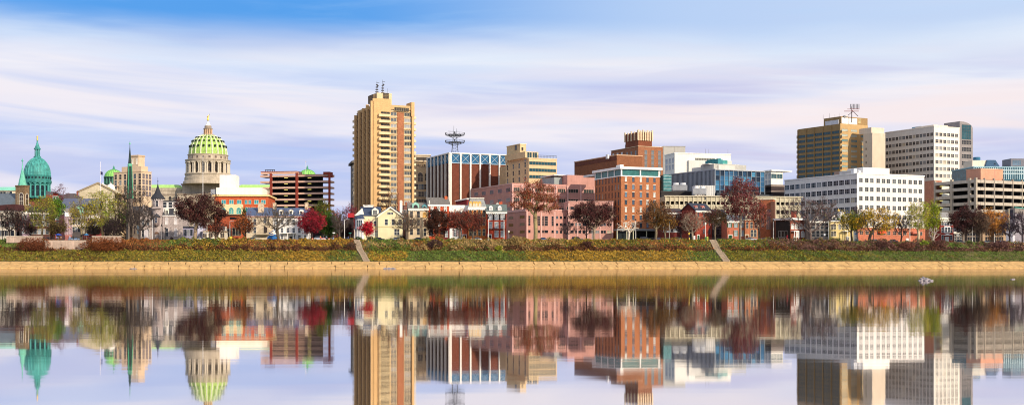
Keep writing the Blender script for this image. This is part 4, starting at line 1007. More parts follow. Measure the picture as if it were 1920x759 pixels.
for i in range(6):
    u0, u1 = b.D*i/6+.4, b.D*(i+1)/6-.4
    b.part('cross_brace', MB().tube((-.45, u0, zb), (-.45, u1, zt), .09, .09, 4).tube((-.45, u0, zt), (-.45, u1, zb), .09, .09, 4), M('9fc0d4'))
    b.box('shaded_brick_panel', -.1, -.003, u0, u1, -1, zb-.3, M('43241c', .2, .5, brick=True))  # left-face shade put into a darker copy of the brick
b.grid('L', 806, 806, 1, [325, 338, 350, 362], .8, 1.4, ST('a58a72', '5a4238')); b.done()
# lattice mast
def mast():
    Y = 655; x = X(853, Y); z = Z(287, Y)
    r = empty('antenna_mast', (x, Y, z), 0, 'dark lattice mast with two round platforms on the finned brick block', 'antenna mast')
    h = lambda py: Z(py, Y)-z
    dm = M('3c4046', .1)
    lat = MB(); n = 7
    for i in range(4):
        a = math.pi/4+i*math.pi/2
        lat.tube((math.cos(a)*2.4, math.sin(a)*2.4, 0), (math.cos(a)*.9, math.sin(a)*.9, h(248)), .16, .12, 4)
        a2 = a+math.pi/2
        for k in range(n):
            t0, t1 = k/n, (k+1)/n; r0, r1 = 2.4-1.5*t0, 2.4-1.5*t1
            lat.tube((math.cos(a)*r0, math.sin(a)*r0, h(248)*t0), (math.cos(a2)*r1, math.sin(a2)*r1, h(248)*t1), .08, .08, 3)
    lat.build('lattice', dm, r)
    for py, rr in ((267.5, 4.9), (253.5, 4.9)):
        p = MB()
        for rq in (rr, rr*.7):
            for i in range(16):
                a, a2 = i*math.pi/8, (i+1)*math.pi/8; p.tube((math.cos(a)*rq, math.sin(a)*rq, h(py)), (math.cos(a2)*rq, math.sin(a2)*rq, h(py)), .14, .14, 4); p.tube((math.cos(a)*rr, math.sin(a)*rr, h(py)+1.1), (math.cos(a2)*rr, math.sin(a2)*rr, h(py)+1.1), .06, .06, 4)
        for i in range(8): a = i*math.pi/4; p.tube((math.cos(a)*1.2, math.sin(a)*1.2, h(py)-1.4), (math.cos(a)*rr, math.sin(a)*rr, h(py)), .1, .1, 4); p.tube((0, 0, h(py)), (math.cos(a)*rr, math.sin(a)*rr, h(py)), .1, .1, 4)
        for i in range(12):
            a = i*math.pi/6; p.tube((math.cos(a)*rr, math.sin(a)*rr, h(py)), (math.cos(a)*rr, math.sin(a)*rr, h(py)+1.2), .06, .06, 4)
            p.box(math.cos(a)*rr-.25, math.cos(a)*rr+.25, math.sin(a)*rr-.2, math.sin(a)*rr+.2, h(py)+.3, h(py)+1.3) if i % 3 == 0 else None
        p.build('platform', dm, r)
    MB().tube((-.6, 0, h(248)), (-.6, 0, h(236)), .12, .05, 5).tube((.9, 0, h(248)), (.9, 0, h(241)), .1, .05, 5).tube((-3.5, 0, h(246)), (-.6, 0, h(246.5)), .06, .05, 4).build('whip_antenna', dm, r)
mast()

# --- beige stepped building
b = Bld('stepped_office', 'beige stepped office with long teal ribbon windows and a roof terrace', 991.5, 948, 1044, 610, 26)
be = M('c9ae80', .07, .3, streak=.07); b.body(297, be); b.cap(297, M('d8c298'), .35, .2)
b.box('middle_block', b.wr(986), b.wr(1011), .8, b.D*.9, b.h(297)+.36, b.h(284), be)
b.box('upper_tower', .4, b.wr(1004), b.wl(974), b.D*.98, b.h(284)+.01, b.h(267), be)
b.box('tower_cap', .2, b.wr(1004)+.2, b.wl(974)-.2, b.D*.98+.2, b.h(267), b.h(265.8), M('ddcba2'))
b.box('left_wing', .4, 10, b.D+.02, b.D+8, -1, b.h(304), M('b89c74', .08))
for py in (305.5, 318.3, 331): b.win('R', (b.wr(994.5)+b.wr(1040))/2, b.h(py), b.wr(1040)-b.wr(994.5), b.m(5.4), ST('b9a06e', '0f4450', 9, 1))
b.grid('L', 985, 952, 4, [308, 321, 334], 1.5, 2.2, ST('dcc8a0', '2c3236', 1, 2)); b.grid('L', 985, 985, 1, [297.5], 1.5, 2.2, ST('dcc8a0', '2c3236', 1, 2))
b.grid('R', 994, 1004, 2, [291.5], 2.2, 3.0, ST('dcc8a0', '27424a', 2, 1), off=-.8); b.win('L', b.wl(966), b.h(272), 2.2, 2.2, ST('a58a62', '34302c'), off=-.4); b.win('R', b.wr(997), b.h(276), 1.0, 1.6, ST('dcc8a0', '34302c'), off=-b.wl(974)-.0)
rl_ = MB()
for i in range(14): u = b.wr(1008)+(b.W-b.wr(1008))*i/13; rl_.tube((u, .3, b.h(297)+.3), (u, .3, b.h(297)+1.8), .05, .05, 4)
rl_.box(b.wr(1008), b.W, .24, .36, b.h(297)+1.7, b.h(297)+1.85).box(b.wr(1008), b.W, .27, .33, b.h(297)+1.0, b.h(297)+1.1); b.part('railing', rl_, M('3c4044')); b.done()

# --- pink granite complex
pk = M('bb8678', .08, .35, streak=.06); pl_ = M('a87a80', .08, .35); pd = M('cfa297', .06)
b = Bld('pink_office', 'broad pink stone office complex behind the rust leaved oak', 960, 883, 1115, 575, 24)
b.body(343, pk)
b.box('side_trim', -.15, -.003, .3, b.D, b.h(345), b.h(343), pd)  # pale pink trim along the top of the left face
b.box('raised_block', b.wr(1063), b.W, -.4, b.D*.6, b.h(343), b.h(324.5), pk); b.box('raised_front', b.wr(1063), b.W, -.4, -.003, -1, b.h(343), pk)
WP = ST('d9a898', '353c38', 4, 1)
for py in (355, 374, 392):
    b.grid('L', 953, 893, 5, [py], 4.0, b.m(6.5), ST('c8929a', '2a2a34', 3, 1)); b.grid('R', 967, 1053, 5, [py], b.m(14), b.m(6.6), WP)
    b.grid('R', 1074, 1103, 2, [py], b.m(19), b.m(6.4), WP, off=.4)
for px in (960.6, 978, 1000, 1021, 1042, 1063.6, 1088, 1114): u = b.wr(px); b.box('pilaster', u-.35, u+.35, -.6, -.003 if px < 1063 else -.41, -1, b.h(345), pd)
for py in (347, 366, 385): b.box('band', .4, b.wr(1063), -.2, -.003, b.h(py)-.15, b.h(py)+.15, pd)
b.box('rooftop_glass', b.wr(1048), b.wr(1063)-.1, 5, 18, b.h(343), b.h(328), M('8f9a98', .1)); b.box('rooftop_slab', b.wr(1046), b.wr(1078), 4, 20, b.h(325), b.h(323.4), M('e0dcd4'))
b.done()
b = Bld('pink_office_wing', 'lower pink stone wing with tall slot windows, nearest the waterfront street', 986.5, 951, 1063, 540, 24)
b.body(393, pk); 
b.cap(393, pd, .35, .1)
b.box('wing_side_trim', -.2, -.003, 0, b.D, b.h(396), b.h(393), pd)  # trim on the wing's left face, same pale pink as the pilasters
b.grid('L', 979, 958, 2, [406, 420, 434], 4.6, b.m(5), ST(None, '15151b'))
for px, w_ in ((992.5, .9), (1006.5, .7), (1010.5, .8), (1018, .7), (1024, 1.5), (1036, .9)): b.win('R', b.wr(px), b.h(413.5), w_, b.m(17), ST('d9a898', '22262c', 1, 4)); b.win('R', b.wr(px), b.h(433.5), w_*1.1, b.m(5), ST('d9a898', '1a1c22', 1, 1))
for py in (406.5, 420, 434): b.grid('R', 1044.5, 1059, 3, [py], 1.0, b.m(5), ST('d9a898', '1a1c22'))
for px in (988, 1015, 1040, 1062): u = b.wr(px); b.box('pilaster', u-.3, u+.3, -.2, -.003, -1, b.h(396), pd)
hb = MB()
for i in range(3): u = b.wr(1008+i*19); hb.prism([(u-1.6, -.5), (u+1.6, -.5)]+[(u+1.6*math.cos(math.pi*k/6), 1.3*math.sin(math.pi*k/6)+.5) for k in range(7)], -.12, -.003, 'y')
b.part('arched_vent', hb, M('3c2a2c')); b.done()
b = Bld('pink_office_annex', 'pink stone wing with small square windows behind the maroon tree', 1066, 1060, 1150, 545, 6, D=14)
b.body(378, pk); b.cap(378, pd, .3, .1)
for py in (390, 406.5, 420.5, 434.5): b.grid('R', 1070, 1098, 3, [py], 2.4 if py > 400 else 3.2, b.m(5), ST('d9a898', '1d2228', 2)); b.grid('R', 1108, 1143, 4, [py], 2.0, b.m(5), ST('d9a898', '1d2228', 2))
for px in (1066.6, 1083, 1102, 1125, 1148): u = b.wr(px); b.box('pilaster', u-.3, u+.3, -.2, -.003, -1, b.h(381), pd)
b.done()

# --- row houses in the middle
b = Bld('cream_victorian', 'large cream Victorian house with blue slate roof, gables and corner bay turret', 677, 663, 755, 520, 5, 'house', D=14)
cm = M('e3d4a4', .05, .4, streak=.04); sl = M('34435e', .12, 1.0); tr = M('f1ead4', .04); wt = M('c9ccd6', .05)
b.body(404, cm)
b.gable_x(0, b.wr(712), .3, b.D, b.h(404), b.h(387.5), sl, wallmat=cm)
gx0, gx1 = b.wr(709), b.W
b.box('front_wing', gx0, gx1, -1.8, -.003, -1, b.h(402), cm); b.gable_y(gx0, gx1, -1.8, b.D-.5, b.h(402), b.h(388), sl, .5, 'cross_roof', wallmat=cm)
bt = MB()
for s_ in (0, 1):
    xm = (gx0+gx1)/2; xe = gx0-.6 if s_ == 0 else gx1+.6
    pts_ = [(xe, b.h(402)-.9), (xm, b.h(388)+.1), (xm, b.h(388)-.45), (xe, b.h(402)-1.5)]
    bt.prism(pts_ if s_ == 0 else pts_[::-1], -2.5, -2.32, 'y')
b.part('bargeboard', bt, tr)
b.win('F', (gx0+gx1)/2, b.h(400), 2.2, .8, ST('f4eedc', '3a4048', 4, 1), off=-1.8); b.part('gable_ornament', MB().prism([((gx0+gx1)/2-.9, b.h(395)), ((gx0+gx1)/2+.9, b.h(395)), ((gx0+gx1)/2, b.h(391.5))], -1.92, -1.8, 'y'), M('b9ac84'))
for px in (724.5, 737.5, 750): b.win('F', b.wr(px), b.h(416.5), 1.1, 2.2, ST('f4eedc', '3a434c', 1, 2), off=-1.8)
b.win('F', b.wr(742), b.h(435), 1.0, 2.3, ST('f4eedc', '333b44', 1, 2), off=-1.8); b.win('F', b.wr(746.5), b.h(435), 1.0, 2.3, ST('f4eedc', '333b44', 1, 2), off=-1.8)
b.box('belt_course', gx0-.1, gx1+.1, -1.95, -1.8, b.h(426), b.h(425), M('c9b67c')); b.box('belt_course', 0, gx0-.2, -.15, -.003, b.h(426), b.h(425), M('c9b67c'))
d = b.dormer((b.wr(699)+b.wr(708))/2, -.4, b.h(403), b.m(12.5), b.m(14), tr, sl, ST('efe8d4', '2c3846', 4, 1), d=5)
b.win('F', b.wr(696), b.h(419), 1.0, 2.0, ST('f4eedc', '333b44', 1, 2), off=0); b.win('F', b.wr(703), b.h(419), 1.0, 2.0, ST('f4eedc', '333b44', 1, 2), off=0)
b.win('F', b.wr(698), b.h(437), 1.4, 2.2, ST('f4eedc', 'a7a493', 1, 2)); b.win('F', b.wr(705), b.h(437), 1.4, 2.2, ST('f4eedc', 'a7a493', 1, 2))
b.part('bay_turret', MB().lathe([(1.9, -1), (1.9, b.h(410)), (2.2, b.h(409.3))], 8, b.wr(674), .3, a0=math.pi/8), wt); b.part('bay_roof', MB().lathe([(2.5, b.h(409.6)), (1.6, b.h(405)), (.2, b.h(402.5))], 8, b.wr(674), .3, a0=math.pi/8), sl)
b.part('side_gable', MB().prism([(b.wr(664), b.h(404)), (b.wr(683), b.h(404)), (b.wr(679), b.h(390))], .8, 6, 'y'), tr)
for px in (671, 674, 677.5): b.win('F', b.wr(px), b.h(419), .7, 2.6, ST('eef0f2', '39434e', 1, 2), off=-1.66)
b.part('porch', MB().box(b.wr(664), b.wr(684), -2.6, -.4, b.h(430), b.h(428.5)), M('5a6470')); 
for px in (665, 670, 676, 682): b.part('porch_post', MB().tube((b.wr(px), -2.4, -.2), (b.wr(px), -2.4, b.h(430)), .12, .1, 6), tr)
wk = MB().box(b.wr(681), b.wr(699), 5.5, 6, b.h(387), b.h(385))
for i in range(9): u = b.wr(681)+(b.wr(699)-b.wr(681))*i/8; wk.box(u-.12, u+.12, 5.5, 5.8, b.h(385), b.h(382.5))
b.part('widows_walk', wk, M('f0ece4')); b.chimney(b.wr(749.5), b.wr(754.5), 2, 3.4, b.h(400), b.h(377.5), M('ebe6d8')); b.chimney(b.wr(746), b.wr(750), 8, 10, b.h(398), b.h(380), M('a85a38', brick=True))
b.door(b.wr(723.5), 1.5, 2.4, '7a4a2c', 'e8dcc0'); b.done()
b = Bld('brown_side_wall_house', 'tall narrow house showing a bare brown brick side wall beside the beige row house', 757, 748, 765.5, 540, 10, 'house', D=12)
b.body(386, M('84574a', .15, .5, brick=True)); b.cap(386, M('5c4038'), .3, .1); b.chimney(1, 3, 2, 4, b.h(386), b.h(380), M('a05a3c')); b.grid('R', 759, 764, 2, [398, 412], .8, 1.8, WW); b.done()
b = row_house('beige_row_house', 'beige stone row house with steep roof and two mint green gabled dormers', 766, 758, 803, 522, 6, 391, 380, 'cbb592', '77716a', [402, 417, 434], 3, [ST('e4d4b4', '2c3036', 1, 2), ST('e4d4b4', '4c4a48', 1, 2)], D=12, brick=False, margin=.15, w=1.1, h=2.5, skip=((2, 0), (2, 1), (2, 2)), lw='8a5a48')
mt = M('8fc4b0', .08)
b.dormer(b.wr(779.5), .1, b.h(391.5), b.m(13), b.m(12), mt, mt, ST('8fc4b0', '3a3034', 1, 1, shape='arch'), d=4); b.dormer(b.wr(796), .3, b.h(391.5), b.m(8), b.m(8.5), M('4f8f9c'), M('3f7f8c'), ST('8fc4b0', '3a3034', 1, 1, shape='arch'), d=4)
b.win('R', b.wr(796.5), b.h(403), 1.4, 2.2, ST('d9b97a', 'b98a3a', 2, 2, shape='arch'))
b.part('round_bay', MB().lathe([(1.7, -1), (1.7, b.h(409)), (1.9, b.h(408))], 16, b.wr(796.5), .2), M('bda684', .1), smooth=True); b.win('F', b.wr(796.5), b.h(417), 1.0, 2.6, ST('d9c9a4', '6a5040', 1, 2, shape='arch'), off=-1.66); b.win('F', b.wr(796.5), b.h(435), 1.1, 3.0, ST('d9c9a4', '26282c', 1, 2, shape='arch'), off=-1.66); b.done()
b = row_house('orange_brick_house', 'tall orange brick row house with grey gable roof and end chimney', 803, 792, 842, 524, 10, 383, 370, 'c24c1c', '6d6863', [391, 405, 419], 3, ST('f2ead8', 'c9c9c6', 1, 2), lw='4c3436', margin=.18, w=1.1, h=2.0, D=11)
b.chimney(b.wr(836), b.wr(842)-.2, 4, 6, b.h(380), b.h(368.5), M('c25a24', brick=True)); b.box('shopfront', b.wr(826), b.W+.02, -.3, -.003, -1, b.h(427.5), M('6a2028', .1)); b.win('F', b.wr(830), b.h(438), 1.4, 2.6, ST('4a181e', '1c2026', 1, 2), off=-.3); b.win('F', b.wr(837), b.h(438), 1.0, 2.6, ST('e8e0d0', '8a9094', 1, 2), off=-.3); b.win('F', b.wr(808), b.h(436), 1.6, 2.4, WW[0]); b.part('urn', MB().lathe([(.2, b.h(383)), (.35, b.h(381)), (.15, b.h(379.5)), (.3, b.h(377.5)), (.1, b.h(376))], 8, b.wr(805), 0), M('e8e0d0')); b.done()
b = row_house('white_parapet_house', 'orange row house with white parapet and white ground floor with maroon shutters', 843, 841, 877, 526, 4, 394, 384.5, 'b9502a', '5a5452', [400, 414], 4, WW, flat=True, trim='efe8dc', D=11, w=1.0, h=2.0, margin=.13)
b.box('white_ground_floor', 0, b.wr(866), -.25, -.003, -1, b.h(427), M('eeeae4', .04)); b.win('F', b.wr(853.5), b.h(437), 1.3, 2.6, ST('f6f4f0', '5a626a', 2, 3), off=-.25)
for px in (850, 857, 860.5): b.box('shutter', b.wr(px)-.28, b.wr(px)+.28, -.32, -.25, b.h(442.5), b.h(431), M('5a1824'))
b.win('F', b.wr(863.6), b.h(437), .9, 2.6, ST('f6f4f0', '5a626a', 1, 3), off=-.25); b.door(b.wr(871), 1.4, 2.6, '4a1c20'); b.done()
b = Bld('dark_red_block', 'plain dark red block with white trimmed sloping roof behind the mansard house', 875, 855, 880, 545, 50, 'house')
b.body(374, M('7c2426', .1, brick=True)); b.part('sloping_roof', MB().prism([(-.4, b.h(374)), (b.D+.4, b.h(377)), (b.D+.4, b.h(375.4)), (-.4, b.h(371.4))], -.4, b.W+.4, 'x'), M('efe6da')); b.done()
b = row_house('mansard_house', 'orange yellow Victorian house with pale mansard roof and ornate yellow dormers', 878, 876, 911.5, 524, 5, 390, 388, 'c06a22', '5a5452', [400, 416, 435], 4, ST('f2dc9c', '3a3830', 1, 2, shape='arch'), cornice=True, flat=True, D=11, w=1.0, h=2.7, margin=.12)
b.mansard(0, b.W, 0, b.D, b.h(388), b.h(372), M('8f9290', .15, 1), 1.0); b.box('mansard_rim', .7, b.W-.7, .7, b.D-.7, b.h(372), b.h(370.6), M('ece6d6'))
for px in (882.5, 889, 893.5, 899.5): b.dormer(b.wr(px), .05, b.h(388), 1.3, b.m(10.5), M('d9a444', .06), M('d9a444'), ST('f2dc9c', 'cfc7b4', 1, 2, shape='arch'), d=1.6, arch=True)
b.done()
b = row_house('shuttered_brick_house', 'red brick row house with black shutters, iron balcony and white dormers', 912.5, 911, 949.5, 522, 4, 397, 383, 'b9401e', '5f6b68', [406, 422, 438], 3, ST('f4f0e8', '9a9ea0', 1, 2), D=11, w=1.35, h=2.5, margin=.19, shut=('1c1c20', (0,)), door='24222a', doorpx=918, skip=((0, 2),))
for px in (920.5, 937): b.dormer(b.wr(px), .6, b.h(395), 1.5, b.m(9), M('f0ece6', .04), M('5f6b68'), ST('f4f0e8', 'b0b2b2', 1, 2), d=3, arch=True)
b.chimney(b.wr(937.5), b.wr(943.5), 6, 7.5, b.h(388), b.h(378.5), M('c2542a', brick=True)); b.chimney(b.wr(932.5), b.wr(936.5), 6, 7, b.h(388), b.h(381), M('d9d4c8'))
bal = MB().box(.4, b.W-.4, -1.1, 0, b.h(430), b.h(429.3)).box(.4, b.W-.4, -1.1, -1.04, b.h(427), b.h(426.6))
for i in range(24): u = .4+(b.W-.8)*i/23; bal.tube((u, -1.07, b.h(429.5)), (u, -1.07, b.h(426.7)), .025, .025, 4)
b.part('iron_balcony', bal, M('26262a')); b.done()
# ================================================================ RIGHT HALF
# --- brown brick hotel
b = Bld('brick_hotel', 'brown orange brick hotel with white framed glass top floor and narrow windows', 1164.5, 1115, 1237, 545, 22)
bo = M('a8663a', .09, .5, brick=True); bs = M('8a4c30', .12, .5, brick=True)
b.body(329, bo); b.box('top_glass', .3, b.W-.3, .3, b.D-.3, b.h(329), b.h(317), M('2e6a68', .2, .4, .15)); wf = M('e4e2da', .05)
b.box('roof_slab', -.9, b.W+.9, -.9, b.D+.9, b.h(317), b.h(312.5), wf); b.box('band', -.2, b.W+.2, -.2, b.D+.2, b.h(330.5), b.h(328.6), wf)
for i in range(3): u = (b.W-.6)*i/2; b.box('top_post', u, u+.6, .05, .35, b.h(328.6), b.h(317), wf)
for i in range(5): u = (b.D-.6)*i/4; b.box('top_post', .03, .33, u, u+.6, b.h(328.6), b.h(317), wf)
b.box('side_slab', 0, 8, b.D+.1, b.D+12, b.h(322), b.h(318), M('cfd0cc')) 
for px in (1173.5, 1187.5, 1201.5, 1214, 1227): 
    for k in range(7): b.win('R', b.wr(px), b.h(336+14.3*k), 1.0, b.m(8), ST('8a4a26', rnd.choice(['3c5264', '5a7488', 'c2c4bc', '2f3c48']), 1, 1, lintel='d8c8b0'))
b.grid('L', 1160, 1119, 8, [336+14.3*k for k in range(7)], .7, b.m(9.5), ST('6d3c28', '262c34', 1, 1))
b.part('canopy', MB().box(-4, b.W+2, -4, .0, b.h(432.5), b.h(430)).box(-4, b.W+2, -4, -3.7, b.h(430), b.h(428.8)), M('8a8c8c', .1))
b.box('lobby', -2.5, b.W, -1.5, -.004, -1, b.h(433), M('232c2e', .3, .4, .2))
for px in (1150, 1168, 1180, 1205, 1222): u = b.wr(px); b.part('canopy_post', MB().tube((u, -3.6, -.5), (u, -3.6, b.h(432.5)), .22, .22, 8), M('cfc9a8'))
b.box('rooftop_box', b.wr(1167), b.wr(1173), 2, 6, b.h(312.4), b.h(308), wf); b.done()
b = Bld('brick_hall_block', 'windowless orange brown brick block behind the hotel roof', 1156.5, 1077, 1204, 625, 24)
b.body(291.5, M('87522f', .1, .4, brick=True)); b.cap(291.5, M('c9a07c'), .45, .2)
b.part('dark_strip', MB().box(-.1, -.003, .3, b.D-.3, b.h(300), b.h(293)), M('6b3a28', .1, brick=True)); b.box('roof_vent', b.wr(1150), b.wr(1153), 6, 8, b.h(296), b.h(288), M('cfcfd0')); b.done()
# --- art deco brick tower
b = Bld('art_deco_tower', 'stepped reddish brick tower whose top is lined with pale vertical stone fins', 1196.5, 1146, 1243, 700, 24)
ad = M('98603e', .1, .4, brick=True); a2 = M('86462c', .1, .4, brick=True); stc = M('d8bf98', .06)
b.body(274.5, ad); b.cap(274.5, stc, b.m(.8), .25)
z0, z1 = b.h(274), b.h(247); u0, u1 = .6, b.wr(1224); w1 = b.wl(1171)
b.box('top_block', u0, u1, b.wl(1195), w1, z0-6, z1, M('7a4026', .1, brick=True))
for i in range(7): u = u0+(u1-u0)*i/6; b.box('stone_fin', u-.4, u+.4, b.wl(1195)-.6, b.wl(1195)-.003, b.h(263), z1+1.2-(i % 2)*.5, stc)
for i in range(5): u = b.wl(1195)+(w1-b.wl(1195))*i/4; b.box('stone_fin', u0-.6, u0-.003, u-.4, u+.4, b.h(262), z1+.9-(i % 2)*.5, stc)
b.box('left_shoulder', 1, 12, w1+.1, b.D+2, b.h(290), b.h(277), a2)
b.grid('R', 1211, 1236.5, 3, [285, 294, 303, 312, 322, 332], 1.6, 2.2, ST('a8805c', '6a7278', 1, 2)); b.grid('L', 1192, 1176, 3, [286, 297], 1.6, 2.2, ST('a8805c', '6a7278', 1, 2)); b.grid('L', 1166, 1150, 3, [284], 1.8, 2.0, ST('c29a70', 'c8ccd0', 1, 2))
b.box('roof_equipment', 2, 5, b.wl(1176), b.wl(1166), b.h(277), b.h(266), M('8fa6b4', .15)); b.box('dish', b.wr(1218), b.wr(1224), 1, 2.5, b.h(274), b.h(271.5), M('44464c')); b.done()

# --- white and grey blocks far behind
b = Bld('grey_panel_block', 'light grey panelled block right of the art deco tower', 1244, 1243, 1285, 980, 4, D=30)
b.body(275, M('b3afa6', .05, .3)); b.box('panel_joint', b.wr(1264), b.wr(1264.5), -.06, -.003, -1, b.h(275), M('85827c')); b.cap(275, M('a09c94'), .5, .2); b.done()
b = Bld('white_office_block', 'long white office block with one dark ribbon window on the skyline', 1265, 1246, 1370, 900, 14)
b.body(287.5, M('e2dfd6', .04)); b.cap(287.5, M('f0eee8'), .5, .3); b.win('R', b.wr(1312)+4, b.h(297.5), b.m(36), 1.6, ST('e6e2da', '6a6a62', 12, 1)); b.box('step', b.wr(1290), b.W, -2, -.003, -1, b.h(300), M('d6d3ca', .04))
b.grid('L', 1262, 1250, 3, [300, 312], 3.4, 3.2, ST('c9c9c6', '8c96a0', 1, 1))
for px in (1326, 1332, 1368): b.part('roof_mast', MB().tube((b.wr(px), 3, b.h(288)), (b.wr(px), 3, b.h(277)), .15, .06, 5), M('77777c'))
b.done()
b = Bld('teal_glass_link', 'narrow teal glass stair between the brick hotel and the dark glass office', 1244, 1242, 1262, 700, 4, D=12)
b.body(327, M('4a8488', .35, .5, .2)); 
for i in range(8): b.box('mullion', 0, b.W, -.2, -.003, b.h(330+i*6), b.h(329.4+i*6), M('cfe4e2'))
b.done()

# --- dark glass office
b = Bld('dark_glass_office', 'long dark glass office with pale vertical fins and blue glass end', 1340.5, 1259, 1433, 620, 27)
b.body(318.5, M('1c2632', .2, .3, .15)); fi = M('b9bec4', .05)
b.cap(318.5, M('a9adb2'), .5, .35, 'roof_edge')
for i in range(34): u = b.D*(i+.3)/34; b.box('fin', -.4, -.003, u-.1, u+.1, b.h(358), b.h(319), fi)
NR = 11; u = [b.W*i/NR for i in range(NR+1)]
for i in range(NR):
    for k in range(4):
        c = rnd.choice(['2a5d84', '34749c', '1f4666', '3f86a8', '14283c'])
        b.win('R', (u[i]+u[i+1])/2, b.h(324+k*9.2)-.2, b.W/NR-.5, b.m(8.2), ST(None, c, 1, 2), off=.05)
for i in range(NR+1): b.box('fin', u[i]-.13, u[i]+.13, -.45, -.003, b.h(362), b.h(319), M('8b959e'))
for k in range(4): b.box('floor_band', 0, b.W, -.14, -.003, b.h(328.9+k*9.2), b.h(328.3+k*9.2), M('6a7a84'))
b.box('penthouse', b.wr(1345), b.wr(1406), 3, 14, b.h(318), b.h(306), M('a9a79e', .08)); b.box('penthouse_left', 4, 14, b.wl(1335), b.wl(1285), b.h(318), b.h(308), M('c6c2b6', .06)); b.box('penthouse_top', b.wr(1342), b.wr(1400), 6, 12, b.h(306), b.h(304.5), M('d6d2c6'))
eq = MB()
for px in (1310, 1316, 1322, 1328): u = b.wl(px) ; eq.box(5, 8, u-1.3, u+1.3, b.h(308), b.h(297)); eq.lathe([(1.2, b.h(297)), (1.2, b.h(295)), (.3, b.h(295))], 10, 6.5, u)
b.part('roof_chillers', eq, M('2f7a80', .25)); b.part('roof_chillers', MB().box(b.wr(1366), b.wr(1380), 7, 10, b.h(304.5), b.h(297)), M('3f9a94', .25))
b.box('podium', -1, b.W+3, -3, -.6, -1, b.h(362), M('3a3f46', .1)); b.done()
b = Bld('white_cantilever_block', 'white block with flat overhanging roof right of the dark glass office', 1446, 1434, 1468, 760, 30)
b.body(321, M('e3ded4', .05)); b.box('roof_slab', -1, b.W+6, -1.5, b.D, b.h(321), b.h(318.6), M('f2eee6')); b.grid('R', 1451, 1462, 2, [330], 4.0, 2.6, ST('e8e4da', '3c5a60', 2)); b.grid('L', 1443, 1437, 2, [330, 342], 1.8, 3, ST('e8e4da', '9ca4a8')); b.done()
b = Bld('brown_deck', 'dark brown parking structure with sloping ramps behind the brick chapel wall', 1446, 1432, 1471, 640, 20, 'parking garage')
b.body(346, M('3c3032', .2)); 
for k in range(4): b.box('deck_band', -.3, b.W+.2, -.4, -.003, b.h(350+k*11), b.h(346.5+k*11), M('8b7a70', .1)); b.box('deck_band', -.4, -.003, 0, b.D, b.h(350+k*11), b.h(346.5+k*11), M('6a5c58', .1))
b.done()
# --- cream concrete parking decks
b = garage('cream_deck', 'long cream concrete parking deck with square openings behind red brick houses', 1247.5, 1243.5, 1502, 580, 8, 368, [368, 383, 400, 418], M('bfb597', .1, .3, streak=.14), M('c4ba9e', .1), 2.3, cols=[(1248+i*8.6, .55) for i in range(30)], D=22, shade_core='2a2422')
b.box('cornice', -.6, b.W+.6, -.7, .4, b.h(368), b.h(366.4), M('cbc1a6'))
for i in range(6): b.box('sash', b.wr(1252+i*17), b.wr(1252+i*17+.4), -.12, .3, b.h(418), b.h(380), M('e6ddc6'))
b.done()
b = Bld('dark_roof_block', 'dark flat roofed block between hotel and parking deck', 1240, 1237, 1303, 600, 5, D=16); b.body(360, M('33302f', .1)); b.cap(360, M('4a4645'), .5, .3); b.done()
def chiller(px, pyb, Y, w_, h_, label):
    r = empty('cooling_unit', (X(px, Y), Y, Z(pyb, Y)), 0, label, 'cooling tower', 'cooling units on the roofs')
    MB().box(-w_/2, w_/2, -2, 2, .5, h_*.7).build('casing', M('b9bcc0', .1), r)
    lv_ = MB()
    for i in range(6): lv_.box(-w_/2+.2, w_/2-.2, -2.1, -2, .8+i*h_*.1, 1.0+i*h_*.1)
    lv_.build('louvre', M('7c8086'), r)
    for q in (-.25, .25): MB().lathe([(w_*.2, h_*.7), (w_*.2, h_), (w_*.16, h_), (w_*.05, h_*.9)], 14, q*w_, 0).build('fan_stack', M('d2d4d6'), r)
    f = MB()
    for q in (-w_/2+.2, w_/2-.2): f.box(q-.1, q+.1, -2, 2, -2.0, .5)
    f.build('stand', M('77797d'), r)
chiller(1274, 358.5, 606, 7, 4.0, 'round grey cooling unit on the dark flat roof beside the hotel')
chiller(1311, 366, 584, 6, 4.2, 'pale cooling unit at the middle of the cream parking deck roof')
b = Bld('vent_house', 'white louvred vent house standing behind the cream parking deck', 1304, 1302, 1340, 592, 4, 'vent house', D=8)
b.body(347.5, M('d4d2cc', .06)); b.grid('R', 1309, 1318, 3, [356, 364], .8, 1.6, ST('e4e2dc', '55382e'))
for i in range(9): u = b.W*(i+.5)/9; b.box('rib', u-.15, u+.15, -.2, -.003, b.h(368), b.h(347.5), M('bdbcb8'))
b.done()

# --- red brick houses
b = row_house('gabled_red_house', 'red brick house with tall blank gable side, slate roof and two small dormers', 1304, 1278, 1335, 525, 42, 394, 381, '8f3524', '2f3544', [402, 417, 433], 3, ST('a58478', '454a58', 1, 2), lw='6f2418', margin=.16, w=1.0, h=1.9, D=None, door='1f5a3c', doorpx=1309, skip=((0, 2),))
for px in (1309, 1322): b.dormer(b.wr(px), .9, b.h(392), 1.5, b.m(7), M('b9685a'), M('2f3544'), d=2.4, arch=True)
b.box('side_door', -.12, -.003, b.wl(1297), b.wl(1292), 0, b.h(432), M('1d2a2a')); b.part('side_awning', MB().box(-1.2, 0, b.wl(1297), b.wl(1292), b.h(431), b.h(430)), M('2a5a4a')); b.done()
b = row_house('low_red_house', 'low dark red brick house behind the olive leaved trees', 1241, 1238, 1279, 532, 5, 398, 391, '6a2620', '463a3c', [410, 430], 5, WW, D=12, h=2.2); b.done()
